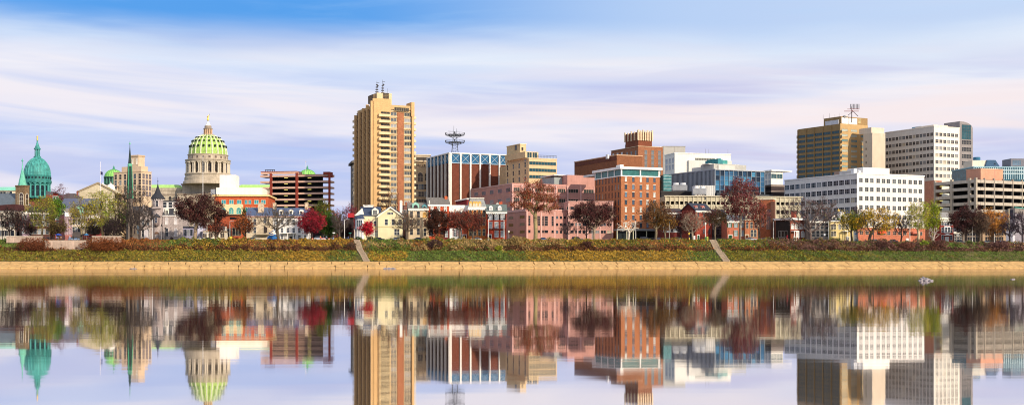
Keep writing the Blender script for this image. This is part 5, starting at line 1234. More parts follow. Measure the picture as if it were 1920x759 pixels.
b = row_house('shadowed_row_house', 'dark brick row with steep slate roof in the gap beside the gabled red house', 1336, 1333, 1364, 540, 10, 408, 393, '3a2c30', '3c4354', [418, 434], 4, ST('8a7c78', '1c1e24', 1, 2), D=12); b.part('white_gable_trim', MB().tube((b.wr(1342), -.5, b.h(400)), (b.wr(1346), -.5, b.h(394)), .18, .18, 4).tube((b.wr(1346), -.5, b.h(394)), (b.wr(1351), -.5, b.h(400)), .18, .18, 4), M('e8e4de')); b.done()
b = row_house('green_shutter_house', 'pinkish brick house with green shutters and white door surround', 1363.5, 1362, 1396, 523, 3, 414, 403, 'b8674a', '6a7078', [421, 437], 3, ST('f0ece2', '8f9ca4', 1, 2), D=11, w=1.0, h=2.2, margin=.14, shut=('1d5a34', None), door='1d5a34', doorpx=1369.5, skip=((0, 1),)); b.done()
b = Bld('ornate_brick_house', 'ornate brick and pale stone house with mansard roof and arched doorway', 1397, 1395, 1421, 522, 4, 'house', D=11)
b.body(413, M('b06a44', .12, .5, brick=True)); b.cap(413, M('e2d3b0'), b.m(1.4), .5, 'cornice'); b.mansard(0, b.W, 0, b.D, b.h(411), b.h(397), M('6c6864', .2, 1), .9)
for px in (1402, 1410, 1416): b.dormer(b.wr(px), .05, b.h(411), 1.6, b.m(10), M('ded2b4'), M('6c6864'), ST('ded2b4', '4c4a4c', 1, 2), d=1.6, arch=True)
b.grid('R', 1401, 1417, 3, [422], .9, 2.4, ST('e2d3b0', '454a50', 1, 2)); b.win('R', b.wr(1410), b.h(437), 1.0, 2.8, ST('e2d3b0', '454a50', 1, 2, shape='arch')); b.win('R', b.wr(1416), b.h(437), 1.0, 2.8, ST('e2d3b0', '454a50', 1, 2, shape='arch'))
b.door(b.wr(1400.5), 1.3, 2.6, '6a3c24', 'e2d3b0'); b.done()
b = Bld('chapel', 'tan orange brick chapel wall with one tall arched window and pale battlements', 1449.5, 1424, 1454, 540, 66, 'chapel')
b.body(374, M('a45a34', .12, .5, brick=True)); b.win('L', b.wl(1441.5), b.h(411), 1.9, 8, ST('b98a6a', '7a6460', 2, 4, shape='arch')); b.cap(374, M('e0d4b4'), b.m(3), .3, 'cornice')
b.box('buttress', -.8, .9, -.8, .9, -1, b.h(378), M('6a4434', .12, brick=True)); b.win('L', b.wl(1430), b.h(411), 1.2, 6, ST('b98a6a', '7a6460', 1, 3, shape='arch')); b.done()
b = Bld('arched_window_club', 'low brick house with white flat roof and three white framed oval windows', 1482, 1454, 1517, 528, 34, 'house')
b.body(412, M('8a4630', .12, .5, brick=True)); b.part('side_wall', MB().box(-.06, -.003, .2, b.D-.2, -1, b.h(413)), M('2e2624', .1)); b.cap(412, M('ebe8e4'), b.m(3.6), .8, 'flat_roof')
for px in (1486, 1493.5, 1501.5, 1510): b.win('R', b.wr(px), b.h(424), 1.5, 2.0, ST('f2efea', 'b9b6b2', 2, 2, shape='arch')); 
for px in (1496.5, 1505): b.win('R', b.wr(px), b.h(438.5), 1.6, 2.4, ST('f6f4f0', 'c4c2be', 2, 2, shape='arch'))
pc_ = MB().box(b.wr(1483), b.wr(1492), -2, -.003, b.h(434), b.h(432.6))
for px in (1483.6, 1487.5, 1491.4): pc_.tube((b.wr(px), -1.8, -.3), (b.wr(px), -1.8, b.h(434)), .2, .17, 8)
b.part('white_porch', pc_, M('f4f2ee')); b.door(b.wr(1489.5), 1.0, 2.2, '2a2a30'); b.grid('L', 1474, 1462, 3, [438], 1.2, 2.4, ST('cfcac4', '20242a', 1, 2)); b.chimney(b.wr(1503), b.wr(1507), 4, 6, b.h(410), b.h(396), M('9a4a34', brick=True)); b.done()
b = row_house('stone_row_house', 'grey brown stone row house behind the big bare sycamore', 1519, 1516, 1556, 526, 4, 414, 402, '8b8078', '4a4c52', [424, 438], 4, ST('dcd6cc', '34383e', 1, 2), D=12, brick=False, h=2.3); b.dormer(b.wr(1531), .8, b.h(412), 2, b.m(8), M('dcd6cc'), M('4a4c52'), d=3); b.done()
b = Bld('yellow_house', 'pale yellow house with dark steep roof and white gabled dormers', 1557, 1555, 1600, 524, 4, 'house', D=12)
yl = M('dfc67e', .05); b.body(414, yl); rf2 = M('3c404a', .12, 1)
b.gable_x(0, b.W, 0, b.D, b.h(414), b.h(396.5), rf2, wallmat=yl); b.box('eave', -.2, b.W+.2, -.5, -.003, b.h(415.5), b.h(413.6), M('f0ece0'))
b.part('tall_gable', MB().prism([(b.wr(1574), b.h(414)), (b.wr(1585), b.h(414)), (b.wr(1585), b.h(404)), (b.wr(1579.5), b.h(396)), (b.wr(1574), b.h(404))], -.6, 5, 'y'), M('efe9d8')); b.grid('R', 1577, 1581, 2, [410], .8, 1.7, ST('f4f0e4', '4a525a', 1, 2), off=.6)
b.dormer(b.wr(1565), .5, b.h(413), 1.8, b.m(10), M('efe9d8'), rf2, d=3); b.dormer(b.wr(1589), .5, b.h(413), 1.8, b.m(10), M('efe9d8'), rf2, d=3)
for px in (1560.5, 1565.5): b.win('R', b.wr(px), b.h(425), .95, 2.0, ST('f4f0e4', '6a6250', 1, 2)); b.win('R', b.wr(px), b.h(438), .95, 1.8, ST('f4f0e4', '6a6250', 1, 2))
for px in (1574.5, 1581, 1588.5): b.win('R', b.wr(px), b.h(425), .95, 2.0, ST('f4f0e4', '8a8a86', 1, 2))
b.part('porch', MB().box(b.wr(1579), b.wr(1593), -2, 0, b.h(434), b.h(432.6)).tube((b.wr(1580), -1.8, -.3), (b.wr(1580), -1.8, b.h(434)), .13, .13, 6).tube((b.wr(1586), -1.8, -.3), (b.wr(1586), -1.8, b.h(434)), .13, .13, 6).tube((b.wr(1592), -1.8, -.3), (b.wr(1592), -1.8, b.h(434)), .13, .13, 6), M('e9e6de')); b.door(b.wr(1589), 1.1, 2.2, '6a6a70'); b.chimney(b.wr(1582), b.wr(1585), 7, 8.5, b.h(402), b.h(393), M('d9b95a')); b.done()

# --- big white office
b = Bld('white_office', 'large white office block with rows of dark square windows', 1608, 1471, 1733, 580, 26)
wm = M('dcd6d0', .05, .3, streak=.06); b.body(326, wm); b.cap(326, M('e8e4de'), .5, .25)
for k in range(5):
    py = 340+k*17.2; b.grid('L', 1600, 1476, 13, [py], 2.9, b.m(8.2), ST('c9c6cc', '232a33', 3, 2)); b.win('L', b.wl(1605), b.h(py), 1.2, b.m(8.2), ST('c9c6cc', '232a33', 1, 2))
cols_ = [1614, 1625, 1634.5, 1646.5, 1656.5, 1665.5, 1676.5, 1686.5, 1695.5, 1706.5, 1716, 1725.5]
for k in range(6):
    for i, px in enumerate(cols_): b.win('R', b.wr(px), b.h(337.5+k*16.9), 1.8, b.m(7), ST('c9c4ba', rnd.choice(['3a444c', '2a3238', '50595e']), 2, 2))
b.box('brick_base', -.25, b.W+.3, -.3, -.003, -1, b.h(425), M('b8694a', .1, .5, brick=True)); b.box('base_trim', -.3, b.W+.3, -.4, -.303, b.h(426), b.h(424), M('efe6d6'))
for i, px in enumerate(cols_): b.win('R', b.wr(px), b.h(436), 1.7, b.m(6), ST('cfa890', '27424a' if i % 3 else '23282e', 2, 2), off=.3)
b.box('orange_awning', b.wr(1645), b.wr(1656), -1.8, -.31, b.h(437), b.h(431), M('d8481c', .05)); b.box('entrance_canopy', b.wr(1705), b.wr(1719), -2.2, -.31, b.h(437), b.h(433), M('b8604a')); 
b.box('corner_pier', b.wr(1606.6)-.1, b.wr(1610), -.2, -.003, b.h(425), b.h(326), M('e8e2d8'))
b.box('penthouse', 6, 22, b.wl(1600), b.wl(1570), b.h(326)+.1, b.h(312), M('e2ddd4', .05)); b.box('penthouse_low', 8, 16, b.wl(1567), b.wl(1545), b.h(326)+.1, b.h(321), M('a9acb2', .1))
b.box('penthouse_right', b.wr(1612), b.wr(1645), 6, 14, b.h(326)+.1, b.h(318), M('b9b4ae', .1)); b.box('plant_screen', b.wr(1618), b.wr(1658), 15, 20, b.h(326)+.1, b.h(316), M('8c7466', .15)); b.part('roof_duct', MB().tube((b.wr(1622), 5, b.h(320)), (b.wr(1650), 5, b.h(320)), .8, .8, 8).box(b.wr(1612), b.wr(1618), 4, 6, b.h(326), b.h(315)), M('d0d2d4', .1)); b.done()

# --- gold tower
b = Bld('gold_office_tower', 'golden brown office tower with teal window bands and roof antennas', 1575.5, 1496.5, 1627, 780, 30)
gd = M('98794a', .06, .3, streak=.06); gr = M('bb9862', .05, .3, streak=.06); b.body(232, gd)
b.box('lit_face', .02, b.W, -.12, -.003, -1, b.h(231.5), gr)  # sunlight put into the colour: paler copy of the wall
b.box('upper_block', b.wr(1577), b.W, .1, b.wl(1543), b.h(232), b.h(218), gd)
b.box('white_screen', .1, b.wr(1577)-.1, b.wl(1572), b.wl(1547), b.h(232), b.h(224), M('c9c8cc')); b.box('white_screen', b.wr(1578), b.wr(1607), -.1, .09, b.h(232), b.h(220), M('e6e2dc'))
for k in range(10):
    py = 247+k*9.7
    b.win('L', b.D*.5, b.h(py-0), b.D*.97, b.m(4.6), ST('8f7040', '1f4a56', 20, 1)); 
    for px in (1583.5, 1601, 1618.5): b.win('R', b.wr(px), b.h(py-3.5), b.m(13.5), b.m(4.0), ST('b98c48', rnd.choice(['7c9c9c', 'a9b4a8', '5f8488']), 5, 1), off=.13)
for i in range(6): u = b.D*i/5; b.box('pier', -.5, -.003, u-.3, u+.3, -1, b.h(233), gd)
b.win('R', b.wr(1612), b.h(224), 2, 3, ST('d9a860', 'a89868'), off=-.1)
b.done()
def antennas():
    Y = 782; x = X(1597, Y); z = Z(218.2, Y)
    r = empty('rooftop_antenna_array', (x, Y, z), 0, 'red and dark antenna array on the roof of the golden office tower', 'antenna')
    p = Y/F; dk = M('4a3c3c')
    MB().tube((0, 0, -4), (0, 0, 18*p), .3, .2, 6).tube((-3, 0, 0), (1, 0, 10*p), .18, .18, 5).tube((4, 0, 0), (0, 0, 12*p), .18, .18, 5).build('mast', dk, r)
    MB().box(-14*p, 13*p, -.25, .25, 9*p, 10*p).box(-8*p, 14*p, -.25, .25, 13*p, 13.7*p).build('crossbar', M('8a3c38'), r)
    for i in range(7):
        u = (-2+i*2.6)*p; MB().tube((u, 0, 13*p), (u, 0, 23*p), .22, .2, 6).build('panel_antenna', M('5c5e66'), r)
    for i, u in enumerate((-52, -40, -30, -22)): MB().tube((u*p, 2, -1.5), (u*p, 2, (4+i % 2*3)*p), .1, .05, 4).build('whip_antenna', dk, r)
    MB().lathe([(.1, -1), (1.6, -.2), (1.8, .3), (1.5, .3), (.1, -.6)], 12, -12*p, -.5).build('dish', M('e4e2e0'), r)
antennas()
# --- beige slab and cream tower
b = Bld('beige_slab', 'windowless beige concrete slab between the golden and cream towers', 1635.5, 1618.5, 1660, 770, 26)
b.body(249, M('cbb9a0', .05, .3, streak=.06)); b.box('upper', b.wr(1636), b.W, 1, 12, b.h(249), b.h(238.5), M('d6c4ac', .05)); b.grid('L', 1624, 1624, 1, [265+i*13 for i in range(6)], .8, 1.2, ST(None, '5a5048')); b.done()
b = Bld('cream_office_tower', 'cream office tower with a tight grid of dark square windows', 1751, 1659.5, 1799, 770, 27)
ct = M('cdc3b6', .05, .3, streak=.05); cl = M('e0d8ca', .04, .3); b.body(237.5, ct); b.box('lit_face', .02, b.W, -.1, -.003, -1, b.h(237), cl); b.cap(237.5, M('e4d8c4'), .5, .2)  # right face gets a brighter wall colour to imitate sun
for k in range(7):
    b.grid('L', 1747, 1663, 14, [251.5+k*12.9], 1.9, b.m(5.4), ST('b9aa98', '2a2c34', 2, 2)); b.grid('R', 1756.5, 1793, 6, [251.5+k*12.9], 2.2, b.m(5.6), ST('e6dac4', '2c2e38', 2, 2), off=.11)
b.box('roof_house', 2, 14, b.wl(1746), b.wl(1712), b.h(237.5)+.5, b.h(233), M('d6c8b4')); b.box('roof_chiller', 4, 8, b.wl(1718), b.wl(1701), b.h(238), b.h(231.5), M('7fa4b8', .2)); b.done()
b = Bld('curved_top_tower', 'grey office tower with rounded shoulder and tall glass bay', 1799.5, 1770, 1824, 786, 27)
gt = M('8c8584', .05, .3); b.box('wall', 0, b.W*.12, 0, b.D, -1, b.h(227.5), gt); n = 10
prof_ = [(b.W*.12, -1), (b.W, -1), (b.W, b.h(240))]+[(b.W*.12+b.W*.88*math.cos(math.pi/2*i/n), b.h(240)+(b.h(227.5)-b.h(240))*math.sin(math.pi/2*i/n)) for i in range(1, n+1)]
b.part('curved_wall', MB().prism(prof_, .0, b.D, 'y'), gt)
b.win('R', b.W*.5, b.h(247), b.W*.62, b.m(25), ST('6a6464', '27525c', 4, 5)); 
for k in range(6): b.win('R', b.W*.52, b.h(266.5+k*13), b.W*.66, b.m(7), ST('b9b2a8', '2e3036', 6, 2))
b.done()

# --- right edge
b = garage('long_parking_garage', 'long grey cream parking garage with stacked open decks at the right', 1829, 1752, 1990, 600, 27, 333, [336.5+i*13.9 for i in range(6)], M('b9ad9c', .10, .3, streak=.14), M('a89c8a', .08), 1.5, cols=[(1829+i*17.5, .35) for i in range(9)], lcols=[(1752.5, .8), (1784, 1.3), (1817, 1.3), (1829, 1.0)], shade_core='15161a', lights=[('L', 1760)])
b.box('stair_wall', -.2, 5, b.D, b.D+6.5, -1, b.h(332), M('b07256', .1, .5, brick=True)); b.box('stair_trim', -.3, -.21, b.D+6.3, b.D+7.6, -1, b.h(331), M('5c4a44')); 
b.part('roof_pavilion', MB().box(b.wr(1848), b.wr(1890), 3, 12, b.h(335), b.h(314.5)), M('cf9070', .06)); b.box('pavilion_cap', b.wr(1848)-.2, b.wr(1890)+.2, 2.8, 12.2, b.h(314.5), b.h(313.6), M('e6c4a8')); b.done()
b = Bld('teal_office', 'low teal glass office with cream penthouse behind the long parking garage', 1826, 1824.6, 1935, 720, 4, D=30)
b.body(314, M('2f5f70', .3, .3, .2)); b.cap(314, M('8fb8c4'), .6, .3)
for i in range(28): u = b.W*i/27; b.box('mullion', u-.15, u+.15, -.25, -.003, b.h(336), b.h(314), M('b9d4da'))
for py in (319, 325): b.box('band', 0, b.W, -.2, -.003, b.h(py)-.25, b.h(py)+.25, M('cfe0e2'))
b.box('penthouse', b.wr(1826), b.wr(1856), 2, 14, b.h(313), b.h(300), M('ddd0ba', .06)); b.part('blue_sloped_roof', MB().prism([(b.wr(1849), b.h(313)), (b.wr(1877), b.h(313)), (b.wr(1868), b.h(299.5)), (b.wr(1853), b.h(299.5))], 1, 10, 'y'), M('1c4f74', .1, .3, .4)); b.part('roof_tank', MB().lathe([(2, b.h(300)), (2, b.h(293.5)), (1.7, b.h(293))], 14, b.wr(1840), 6), M('2f6c8c', .15)); b.box('right_penthouse', b.wr(1900), b.wr(1925), 3, 14, b.h(313), b.h(296), M('76747c', .08)); b.win('F', b.wr(1911), b.h(304), b.m(15), b.m(9), ST('8f8d92', '5c7488', 5, 1), off=3); b.done()
b = row_house('narrow_brick_house', 'narrow red brick house with white bay windows, pale cornice and grey roof', 1763, 1760, 1787.5, 520, 5, 412, 397, '8f2f26', '8c8a88', [417.5, 431, 445], 3, ST('f2efe8', '3c4450', 1, 2), gab=False, D=10, margin=.17, w=.9, h=1.9, skip=((1, 0), (1, 1), (1, 2)))
b.box('frieze', -.3, b.W+.3, -.5, -.003, b.h(412), b.h(407.6), M('ece4d4'))
b.part('white_bay', MB().box(b.W/2-1.3, b.W/2+1.3, -.7, -.003, b.h(436.6), b.h(424.5)), M('f0eeec')); b.win('F', b.W/2-.6, b.h(430.6), .8, 1.9, ST('f4f2f0', '3a4250', 1, 2), off=-.7); b.win('F', b.W/2+.6, b.h(430.6), .8, 1.9, ST('f4f2f0', '3a4250', 1, 2), off=-.7)
b.win('R', b.W/2, b.h(418), 2.0, 2.0, ST('f4f2f0', '4a5260', 2, 2)); b.door(b.W/2, 1.2, 2.4, 'd8d6d4', 'f4f2f0'); b.part('door_hood', MB().prism([(b.W/2-1.5, b.h(441)), (b.W/2+1.5, b.h(441)), (b.W/2, b.h(438))], -1.2, -.003, 'y'), M('f0eeec')); b.done()
GR = 'row of old low buildings along the right'
b = row_house('dim_row_house', 'low dark slate roofed row right of the narrow red brick house', 1788.5, 1787.5, 1804, 528, 4, 434, 428, '4a4040', '464850', [439, 448], 3, WW, D=11, w=.8, h=1.5); b.done()
b = row_house('tan_warehouse', 'dim tan stone row with tall narrow windows under the maroon tree', 1805, 1804, 1842, 530, 4, 431, 429, '87786c', '55504c', [437, 449], 6, ST('a89a88', '1e2024', 1, 2), D=12, w=.9, h=2.0, flat=True, trim='8f8070', brick=False); b.done()
b = row_house('iron_balcony_row', 'tan stone row with dark windows under the golden tree', 1842.5, 1842, 1886, 528, 4, 429, 427, 'b09272', '5c5650', [436, 449], 8, ST('c4a888', '1e2024', 1, 2), D=12, w=.9, h=2.2, flat=True, trim='c0a484', brick=False); b.done()
b = Bld('grey_stone_hall', 'grey stone hall with mint green roof edge at the right edge', 1903, 1873, 1960, 560, 50, 'hall')
b.body(400, M('8e8790', .12, .5)); b.part('side_gable', MB().prism([(0, b.h(400)), (b.D, b.h(400)), (b.D*.35, b.h(390)), (0, b.h(389.5))], 0, b.W, 'x'), M('857c76', .1)); b.box('roof_edge', -.4, b.W+.2, -.3, .3, b.h(389.6), b.h(388), M('4f9a92')); b.box('stone_pier', -.5, -.003, b.wl(1893), b.wl(1890.5), -1, b.h(391), M('b5a68c')); b.win('L', b.wl(1896), b.h(402), 1.6, 4, ST(None, '2c2c34')); b.box('lean_to', -3, -.01, 0, b.D, -1, b.h(434), M('c9c4cc', .08)); b.done()
# ================================================================ TREES
def colonize(seed, th, c, r, n_attr, step, lean=0.0, shape='ell', up=.12, forks=1):
    g = np.random.default_rng(seed)
    P = []
    while len(P) < n_attr:
        q = g.uniform(-1, 1, 3); d = np.linalg.norm(q)
        if shape == 'cone':
            if math.hypot(q[0], q[1]) > (1-q[2])/2+.12: continue
        elif shape == 'vase':
            if d > 1 or (q[2] < -.1 and math.hypot(q[0], q[1]) > .45+.6*(q[2]+1)): continue
        elif shape == 'layer':
            if d > 1 or (math.sin(q[2]*11+q[0]*2) < -.25): continue
        elif d > 1: continue
        if d < .35 and g.random() < .5: continue
        # uneven outline
        a = math.atan2(q[1], q[0]); lim = .80+.14*math.sin(a*3+seed)*math.cos(q[2]*4+seed*1.7)+.10*math.sin(a*7+q[2]*9+seed)
        if d > lim and shape != 'cone': continue
        P.append(q*r+c)
    P = np.array(P)
    nodes = []; par = []
    k = max(2, int(th/step))
    for i in range(k+1):
        t = i/k; nodes.append([lean*t*t*th*.4+.12*math.sin(t*4+seed), .1*math.sin(t*5+seed*2), th*t]); par.append(i-1)
    N = np.array(nodes, float); par = list(par)
    alive = np.ones(len(P), bool)
    near = np.zeros(len(P), int); dist = np.full(len(P), 1e9)
    def upd(idx0):
        nonlocal near, dist
        D = np.linalg.norm(P[:, None]-N[None, idx0:], axis=2); j = D.argmin(1); m = D[np.arange(len(P)), j]
        b = m < dist; near[b] = j[b]+idx0; dist[b] = m[b]
    N0 = k-1; upd(max(0, k-1))
    for it in range(90):
        if not alive.any(): break
        A = np.where(alive)[0]
        dirs = P[A]-N[near[A]]; dirs /= np.linalg.norm(dirs, axis=1)[:, None]+1e-9
        acc = np.zeros((len(N), 3)); np.add.at(acc, near[A], dirs)
        src = np.unique(near[A]); v = acc[src]; v /= np.linalg.norm(v, axis=1)[:, None]+1e-9
        v += g.normal(0, .16, v.shape); v[:, 2] += up; v /= np.linalg.norm(v, axis=1)[:, None]
        nw = N[src]+v*step; i0 = len(N)
        N = np.vstack([N, nw]); par += list(src)
        upd(i0)
        alive &= dist > step*1.15
        if len(N) > 3500: break
    par = np.array(par)
    n = len(N); rad = np.zeros(n); cnt = np.zeros(n); ex = 2.15
    for i in range(n-1, 0, -1):
        if cnt[i] == 0: rad[i] = 1.0
        rad[par[i]] += rad[i]; cnt[par[i]] += 1
    rad = rad**(1/ex)
    return N, par, rad, cnt, P

def tree(label, px, Y, top, wpx, kind='leafy', leaf='5a2a24', bark='4a3c34', n_leaf=6000, ls=.34, seed=1, th=None, shape='ell', base=None, lean=0.0, trunk_r=None, name='deciduous_tree', group='autumn trees along the waterfront', attr=420, twigs=0, tip=.043, cx=0.0, sag=.0, leaf2=None, low=None, cluster=.55):
    if n_leaf and not twigs: twigs = 1
    x = X(px, Y); gz = ground_z(x, Y) if base is None else base
    H = Z(top, Y)-gz; W_ = wpx*Y/F/2
    th = th if th is not None else H*.22
    low = th*.9 if low is None else low*H
    c = np.array([cx*Y/F, 0, (H+low)/2]); r = np.array([W_*1.17, min(W_, 9.5), (H-low)/2*1.03])
    step = max(.5, H/26)
    N, par, rad, cnt, P = colonize(seed, th, c, r*.97, attr, step, lean, shape)
    rt = tip*rad
    if trunk_r: rt = rt*(1+(trunk_r/rt[0]-1)*(rt/rt[0])**.6)
    root = empty(name, (x, Y, gz), 0, label, 'tree', group)
    ch = np.arange(1, len(N)); A = N[par[ch]]; B = N[ch]
    ra = np.minimum(rt[par[ch]], rt[ch]*1.35); rb_ = rt[ch]
    k = 5
    D = B-A; D /= np.linalg.norm(D, axis=1)[:, None]+1e-9
    ref = np.tile([0.13, .97, .2], (len(D), 1)); U = np.cross(D, ref); U /= np.linalg.norm(U, axis=1)[:, None]+1e-9; Wv = np.cross(D, U)
    ang = np.arange(k)*2*math.pi/k
    ring = lambda C0, rr: C0[:, None]+(U[:, None]*np.cos(ang)[None, :, None]+Wv[:, None]*np.sin(ang)[None, :, None])*rr[:, None, None]
    V = np.concatenate([ring(A, ra), ring(B, rb_)], 1).reshape(-1, 3)
    i0 = (np.arange(len(D))*2*k)[:, None]; j = np.arange(k)[None]
    Q = np.stack([i0+j, i0+(j+1) % k, i0+k+(j+1) % k, i0+k+j], 2).reshape(-1, 4)
    g = np.random.default_rng(seed+99)
    if twigs:
        small = np.where(rt < .075)[0]
        src = g.choice(small, len(small)*twigs); 
        d = N[src]-np.array([0, 0, th]); d /= np.linalg.norm(d, axis=1)[:, None]+1e-9
        d = d+g.normal(0, .55, d.shape); d[:, 2] += .25; d /= np.linalg.norm(d, axis=1)[:, None]
        L_ = g.uniform(.7, 1.9, len(src))[:, None]; a = N[src]; e = a+d*L_
        s_ = np.cross(d, g.normal(size=d.shape)); s_ /= np.linalg.norm(s_, axis=1)[:, None]
        s2 = np.cross(d, s_)
        n0 = len(V); w0 = .045
        tv = np.stack([a+s_*w0, a-s_*w0*.5+s2*w0, a-s_*w0*.5-s2*w0, e], 1).reshape(-1, 3)
        b0 = n0+np.arange(len(src))*4
        tq = np.concatenate([np.stack([b0, b0+1, b0+3, b0+3], 1), np.stack([b0+1, b0+2, b0+3, b0+3], 1)])
        # degenerate quads become triangles drawn as thin quads
        e2 = e+s_*.022; tv = np.stack([a+s_*w0, a-s_*w0, e-s_*.022, e2], 1).reshape(-1, 3)
        tq = np.stack([b0, b0+1, b0+2, b0+3], 1)
        tv2 = np.stack([a+s2*w0, a-s2*w0, e-s2*.022, e+s2*.022], 1).reshape(-1, 3)
        tq2 = tq+len(tv)
        V = np.vstack([V, tv, tv2]); Q = np.vstack([Q, tq, tq2])
        tips = e
    else: tips = N[rt < .06]
    npmesh('trunk', V, Q, M(bark, .25, .9, island=.12), parent=root)
    if n_leaf:
        cand = np.vstack([P, N[rt < .07]]) if not twigs else np.vstack([P, tips])
        # clumps: leave some branch ends bare
        keep = (np.sin(cand[:, 0]*1.1+seed)+np.sin(cand[:, 2]*1.3+cand[:, 1]+seed*2)) > -.9
        cand = cand[keep]
        wgt = g.random(len(cand))**1.5+.1; wgt /= wgt.sum()
        ctr = cand[g.choice(len(cand), n_leaf, p=wgt)]
        Pt = ctr+g.normal(0, cluster, (n_leaf, 3))*np.array([1, 1, .75])
        Pt[:, 2] = np.maximum(Pt[:, 2], low*.8)
        S = g.uniform(ls*.6, ls*1.35, n_leaf)
        if leaf2 is None:
            V, Q = quads(Pt, S, g); npmesh('crown', V, Q, M(leaf, .22, .5, island=.6, trans=.22, rough=.8), parent=root)
        else:
            V, Q = quads(Pt, S, g)
            mi = ((np.sin(Pt[:, 0]*.7+seed)+np.sin(Pt[:, 2]*.8+Pt[:, 1]*.6)+g.normal(0, .7, n_leaf)) > .25).astype(int)
            npmesh('crown', V, Q, [M(leaf, .22, .5, island=.6, trans=.22, rough=.8), M(leaf2, .22, .5, island=.6, trans=.22, rough=.8)], mi, parent=root)
    return root
BR = '4f4238'; GB = '7d7062'
# left
tree('dark leafless tree at the left edge by the cream office', 18, 500, 388, 44, leaf='4c2c28', n_leaf=1100, bark='2e2524', seed=1, twigs=2, leaf2='3a2622', shape='vase')
tree('second dark leafless tree from the left edge', 38, 503, 390, 34, leaf='54302a', n_leaf=900, bark='30262a', seed=2, twigs=2, shape='vase')
tree('yellow green tree rising in front of the stone church tower', 79, 502, 362, 58, leaf='87802a', leaf2='6f7a26', n_leaf=3300, bark='6b5c42', seed=3, twigs=1, shape='vase', ls=.33)
tree('low olive tree at the overlook railing', 108, 498, 412, 34, leaf='5a4c28', n_leaf=2500, bark='4a3c30', seed=4, twigs=1)
tree('green tree beside the orange red brick side wall', 101, 512, 368, 30, leaf='6f8a22', leaf2='4f7a22', n_leaf=3200, bark='5a4c3a', seed=44, twigs=1, low=.45, cx=3)
tree('thin yellow green tree in front of the ornate white house', 152, 500, 372, 48, leaf='8a8234', leaf2='a08a34', n_leaf=2300, bark='7a6a4c', seed=5, twigs=2, shape='vase')
tree('tall yellow green tree in front of the classical temple building', 192, 501, 350, 60, leaf='9a9230', leaf2='7e8a2c', n_leaf=3600, bark='8a7a4c', seed=6, twigs=1, shape='vase', trunk_r=.5)
tree('low dark bare tree at the end of the balustrade', 214, 499, 408, 44, leaf='3c2c2e', n_leaf=700, bark='362c2c', seed=7, twigs=3, shape='ell')
tree('big bare grey brown tree in front of the dark green spire', 246, 503, 338, 76, leaf='6a5044', n_leaf=500, bark='4c4038', seed=8, twigs=3, attr=560, shape='vase', trunk_r=.55)
tree('half bare yellow green tree left of the big bare tree', 224, 512, 366, 38, leaf='7c7c2e', leaf2='4d6a28', n_leaf=2500, bark='5c4e40', seed=81, twigs=2)
tree('bare tree in front of the turreted mansion left wing', 262, 497, 384, 54, n_leaf=0, bark='463c38', seed=9, twigs=3, attr=380)
tree('big spreading dark maroon tree between the mansion and the orange office', 366, 498, 362, 96, leaf='502a26', leaf2='3e2220', cx=9, n_leaf=19000, bark='9a8468', seed=10, trunk_r=.75, th=4.2, attr=560, ls=.36, low=.24, shape='vase')
tree('small dark reddish tree at the right foot of the big maroon tree', 404, 502, 412, 34, leaf='5c2e26', n_leaf=1300, bark='5a4a3c', seed=11, twigs=1)
tree('orange brown tree in front of the slate roof house', 458, 503, 401, 40, leaf='9a5426', leaf2='6c3c24', n_leaf=2300, bark='4a3c34', seed=12, twigs=1, attr=300)
tree('wide spreading bare tree in front of the slate roof house', 521, 498, 384, 88, n_leaf=0, bark='5a5044', seed=13, twigs=2, attr=420, trunk_r=.6, th=3.2)
tree('bright red maple beside the slate roof house', 585, 499, 394, 48, leaf='9c2030', leaf2='7c1c28', n_leaf=8500, bark='3c3030', seed=14, th=2.6, low=.16, ls=.33)
tree('tall olive green tree behind the bright red maple', 604, 516, 372, 34, leaf='6c6420', leaf2='4f5c20', n_leaf=7000, bark='40382c', seed=15, low=.15)
tree('dark green bushy evergreen right of the bright red maple', 617, 508, 398, 26, leaf='33561e', leaf2='4c6a22', n_leaf=6000, bark='3a3226', seed=16, low=.08, name='evergreen_tree')
tree('round bare tree under the sky gap left of the apartment tower', 636, 502, 394, 34, n_leaf=0, bark='544842', seed=17, twigs=3, attr=330)
tree('pink red tree behind the red awning in the sky gap', 656, 600, 377, 26, leaf='8a3644', n_leaf=3200, bark='4a3838', seed=18, low=.1)
tree('salmon leaved tree beside the striped garage', 628, 560, 390, 24, leaf='a85a50', leaf2='7c4a3a', n_leaf=2600, bark='4a3838', seed=181, low=.1)
tree('small crimson tree in front of the cream Victorian house', 688, 500, 417, 22, leaf='b8182c', n_leaf=3000, bark='4a3a34', seed=19, th=2.2, ls=.32, attr=160, low=.25)
tree('tall bare tree rising behind the cream Victorian house', 731, 552, 350, 46, leaf='7a4a34', n_leaf=500, bark='46362e', seed=20, twigs=3, attr=380)
tree('bare forked tree between the cream Victorian and beige row houses', 763, 498, 398, 56, leaf='8a5a44', n_leaf=250, bark='645648', seed=21, twigs=3, attr=360, trunk_r=.5)
tree('dense dark brown tree before the orange brick house', 819, 501, 389, 46, leaf='4e2a1c', leaf2='3c241c', n_leaf=9000, bark='4a3a30', seed=22, low=.1, th=2.5, ls=.33)
tree('reddish brown tree before the white parapet house', 862, 500, 394, 50, leaf='6c3226', leaf2='8a4030', n_leaf=5200, bark='6a5a4a', seed=23, low=.28, ls=.33)
tree('reddish brown tree before the mansard house', 886, 502, 397, 44, leaf='73362a', leaf2='542a24', n_leaf=4200, bark='5e5044', seed=24, low=.3, ls=.33)
tree('large oak with rust leaves and thick trunk before the pink office', 1004, 499, 338, 92, leaf='8c4a30', leaf2='6c3424', n_leaf=9500, bark='8d7d52', seed=25, th=9.0, low=.36, shape='layer', trunk_r=.85, attr=560, ls=.33, cluster=.5)
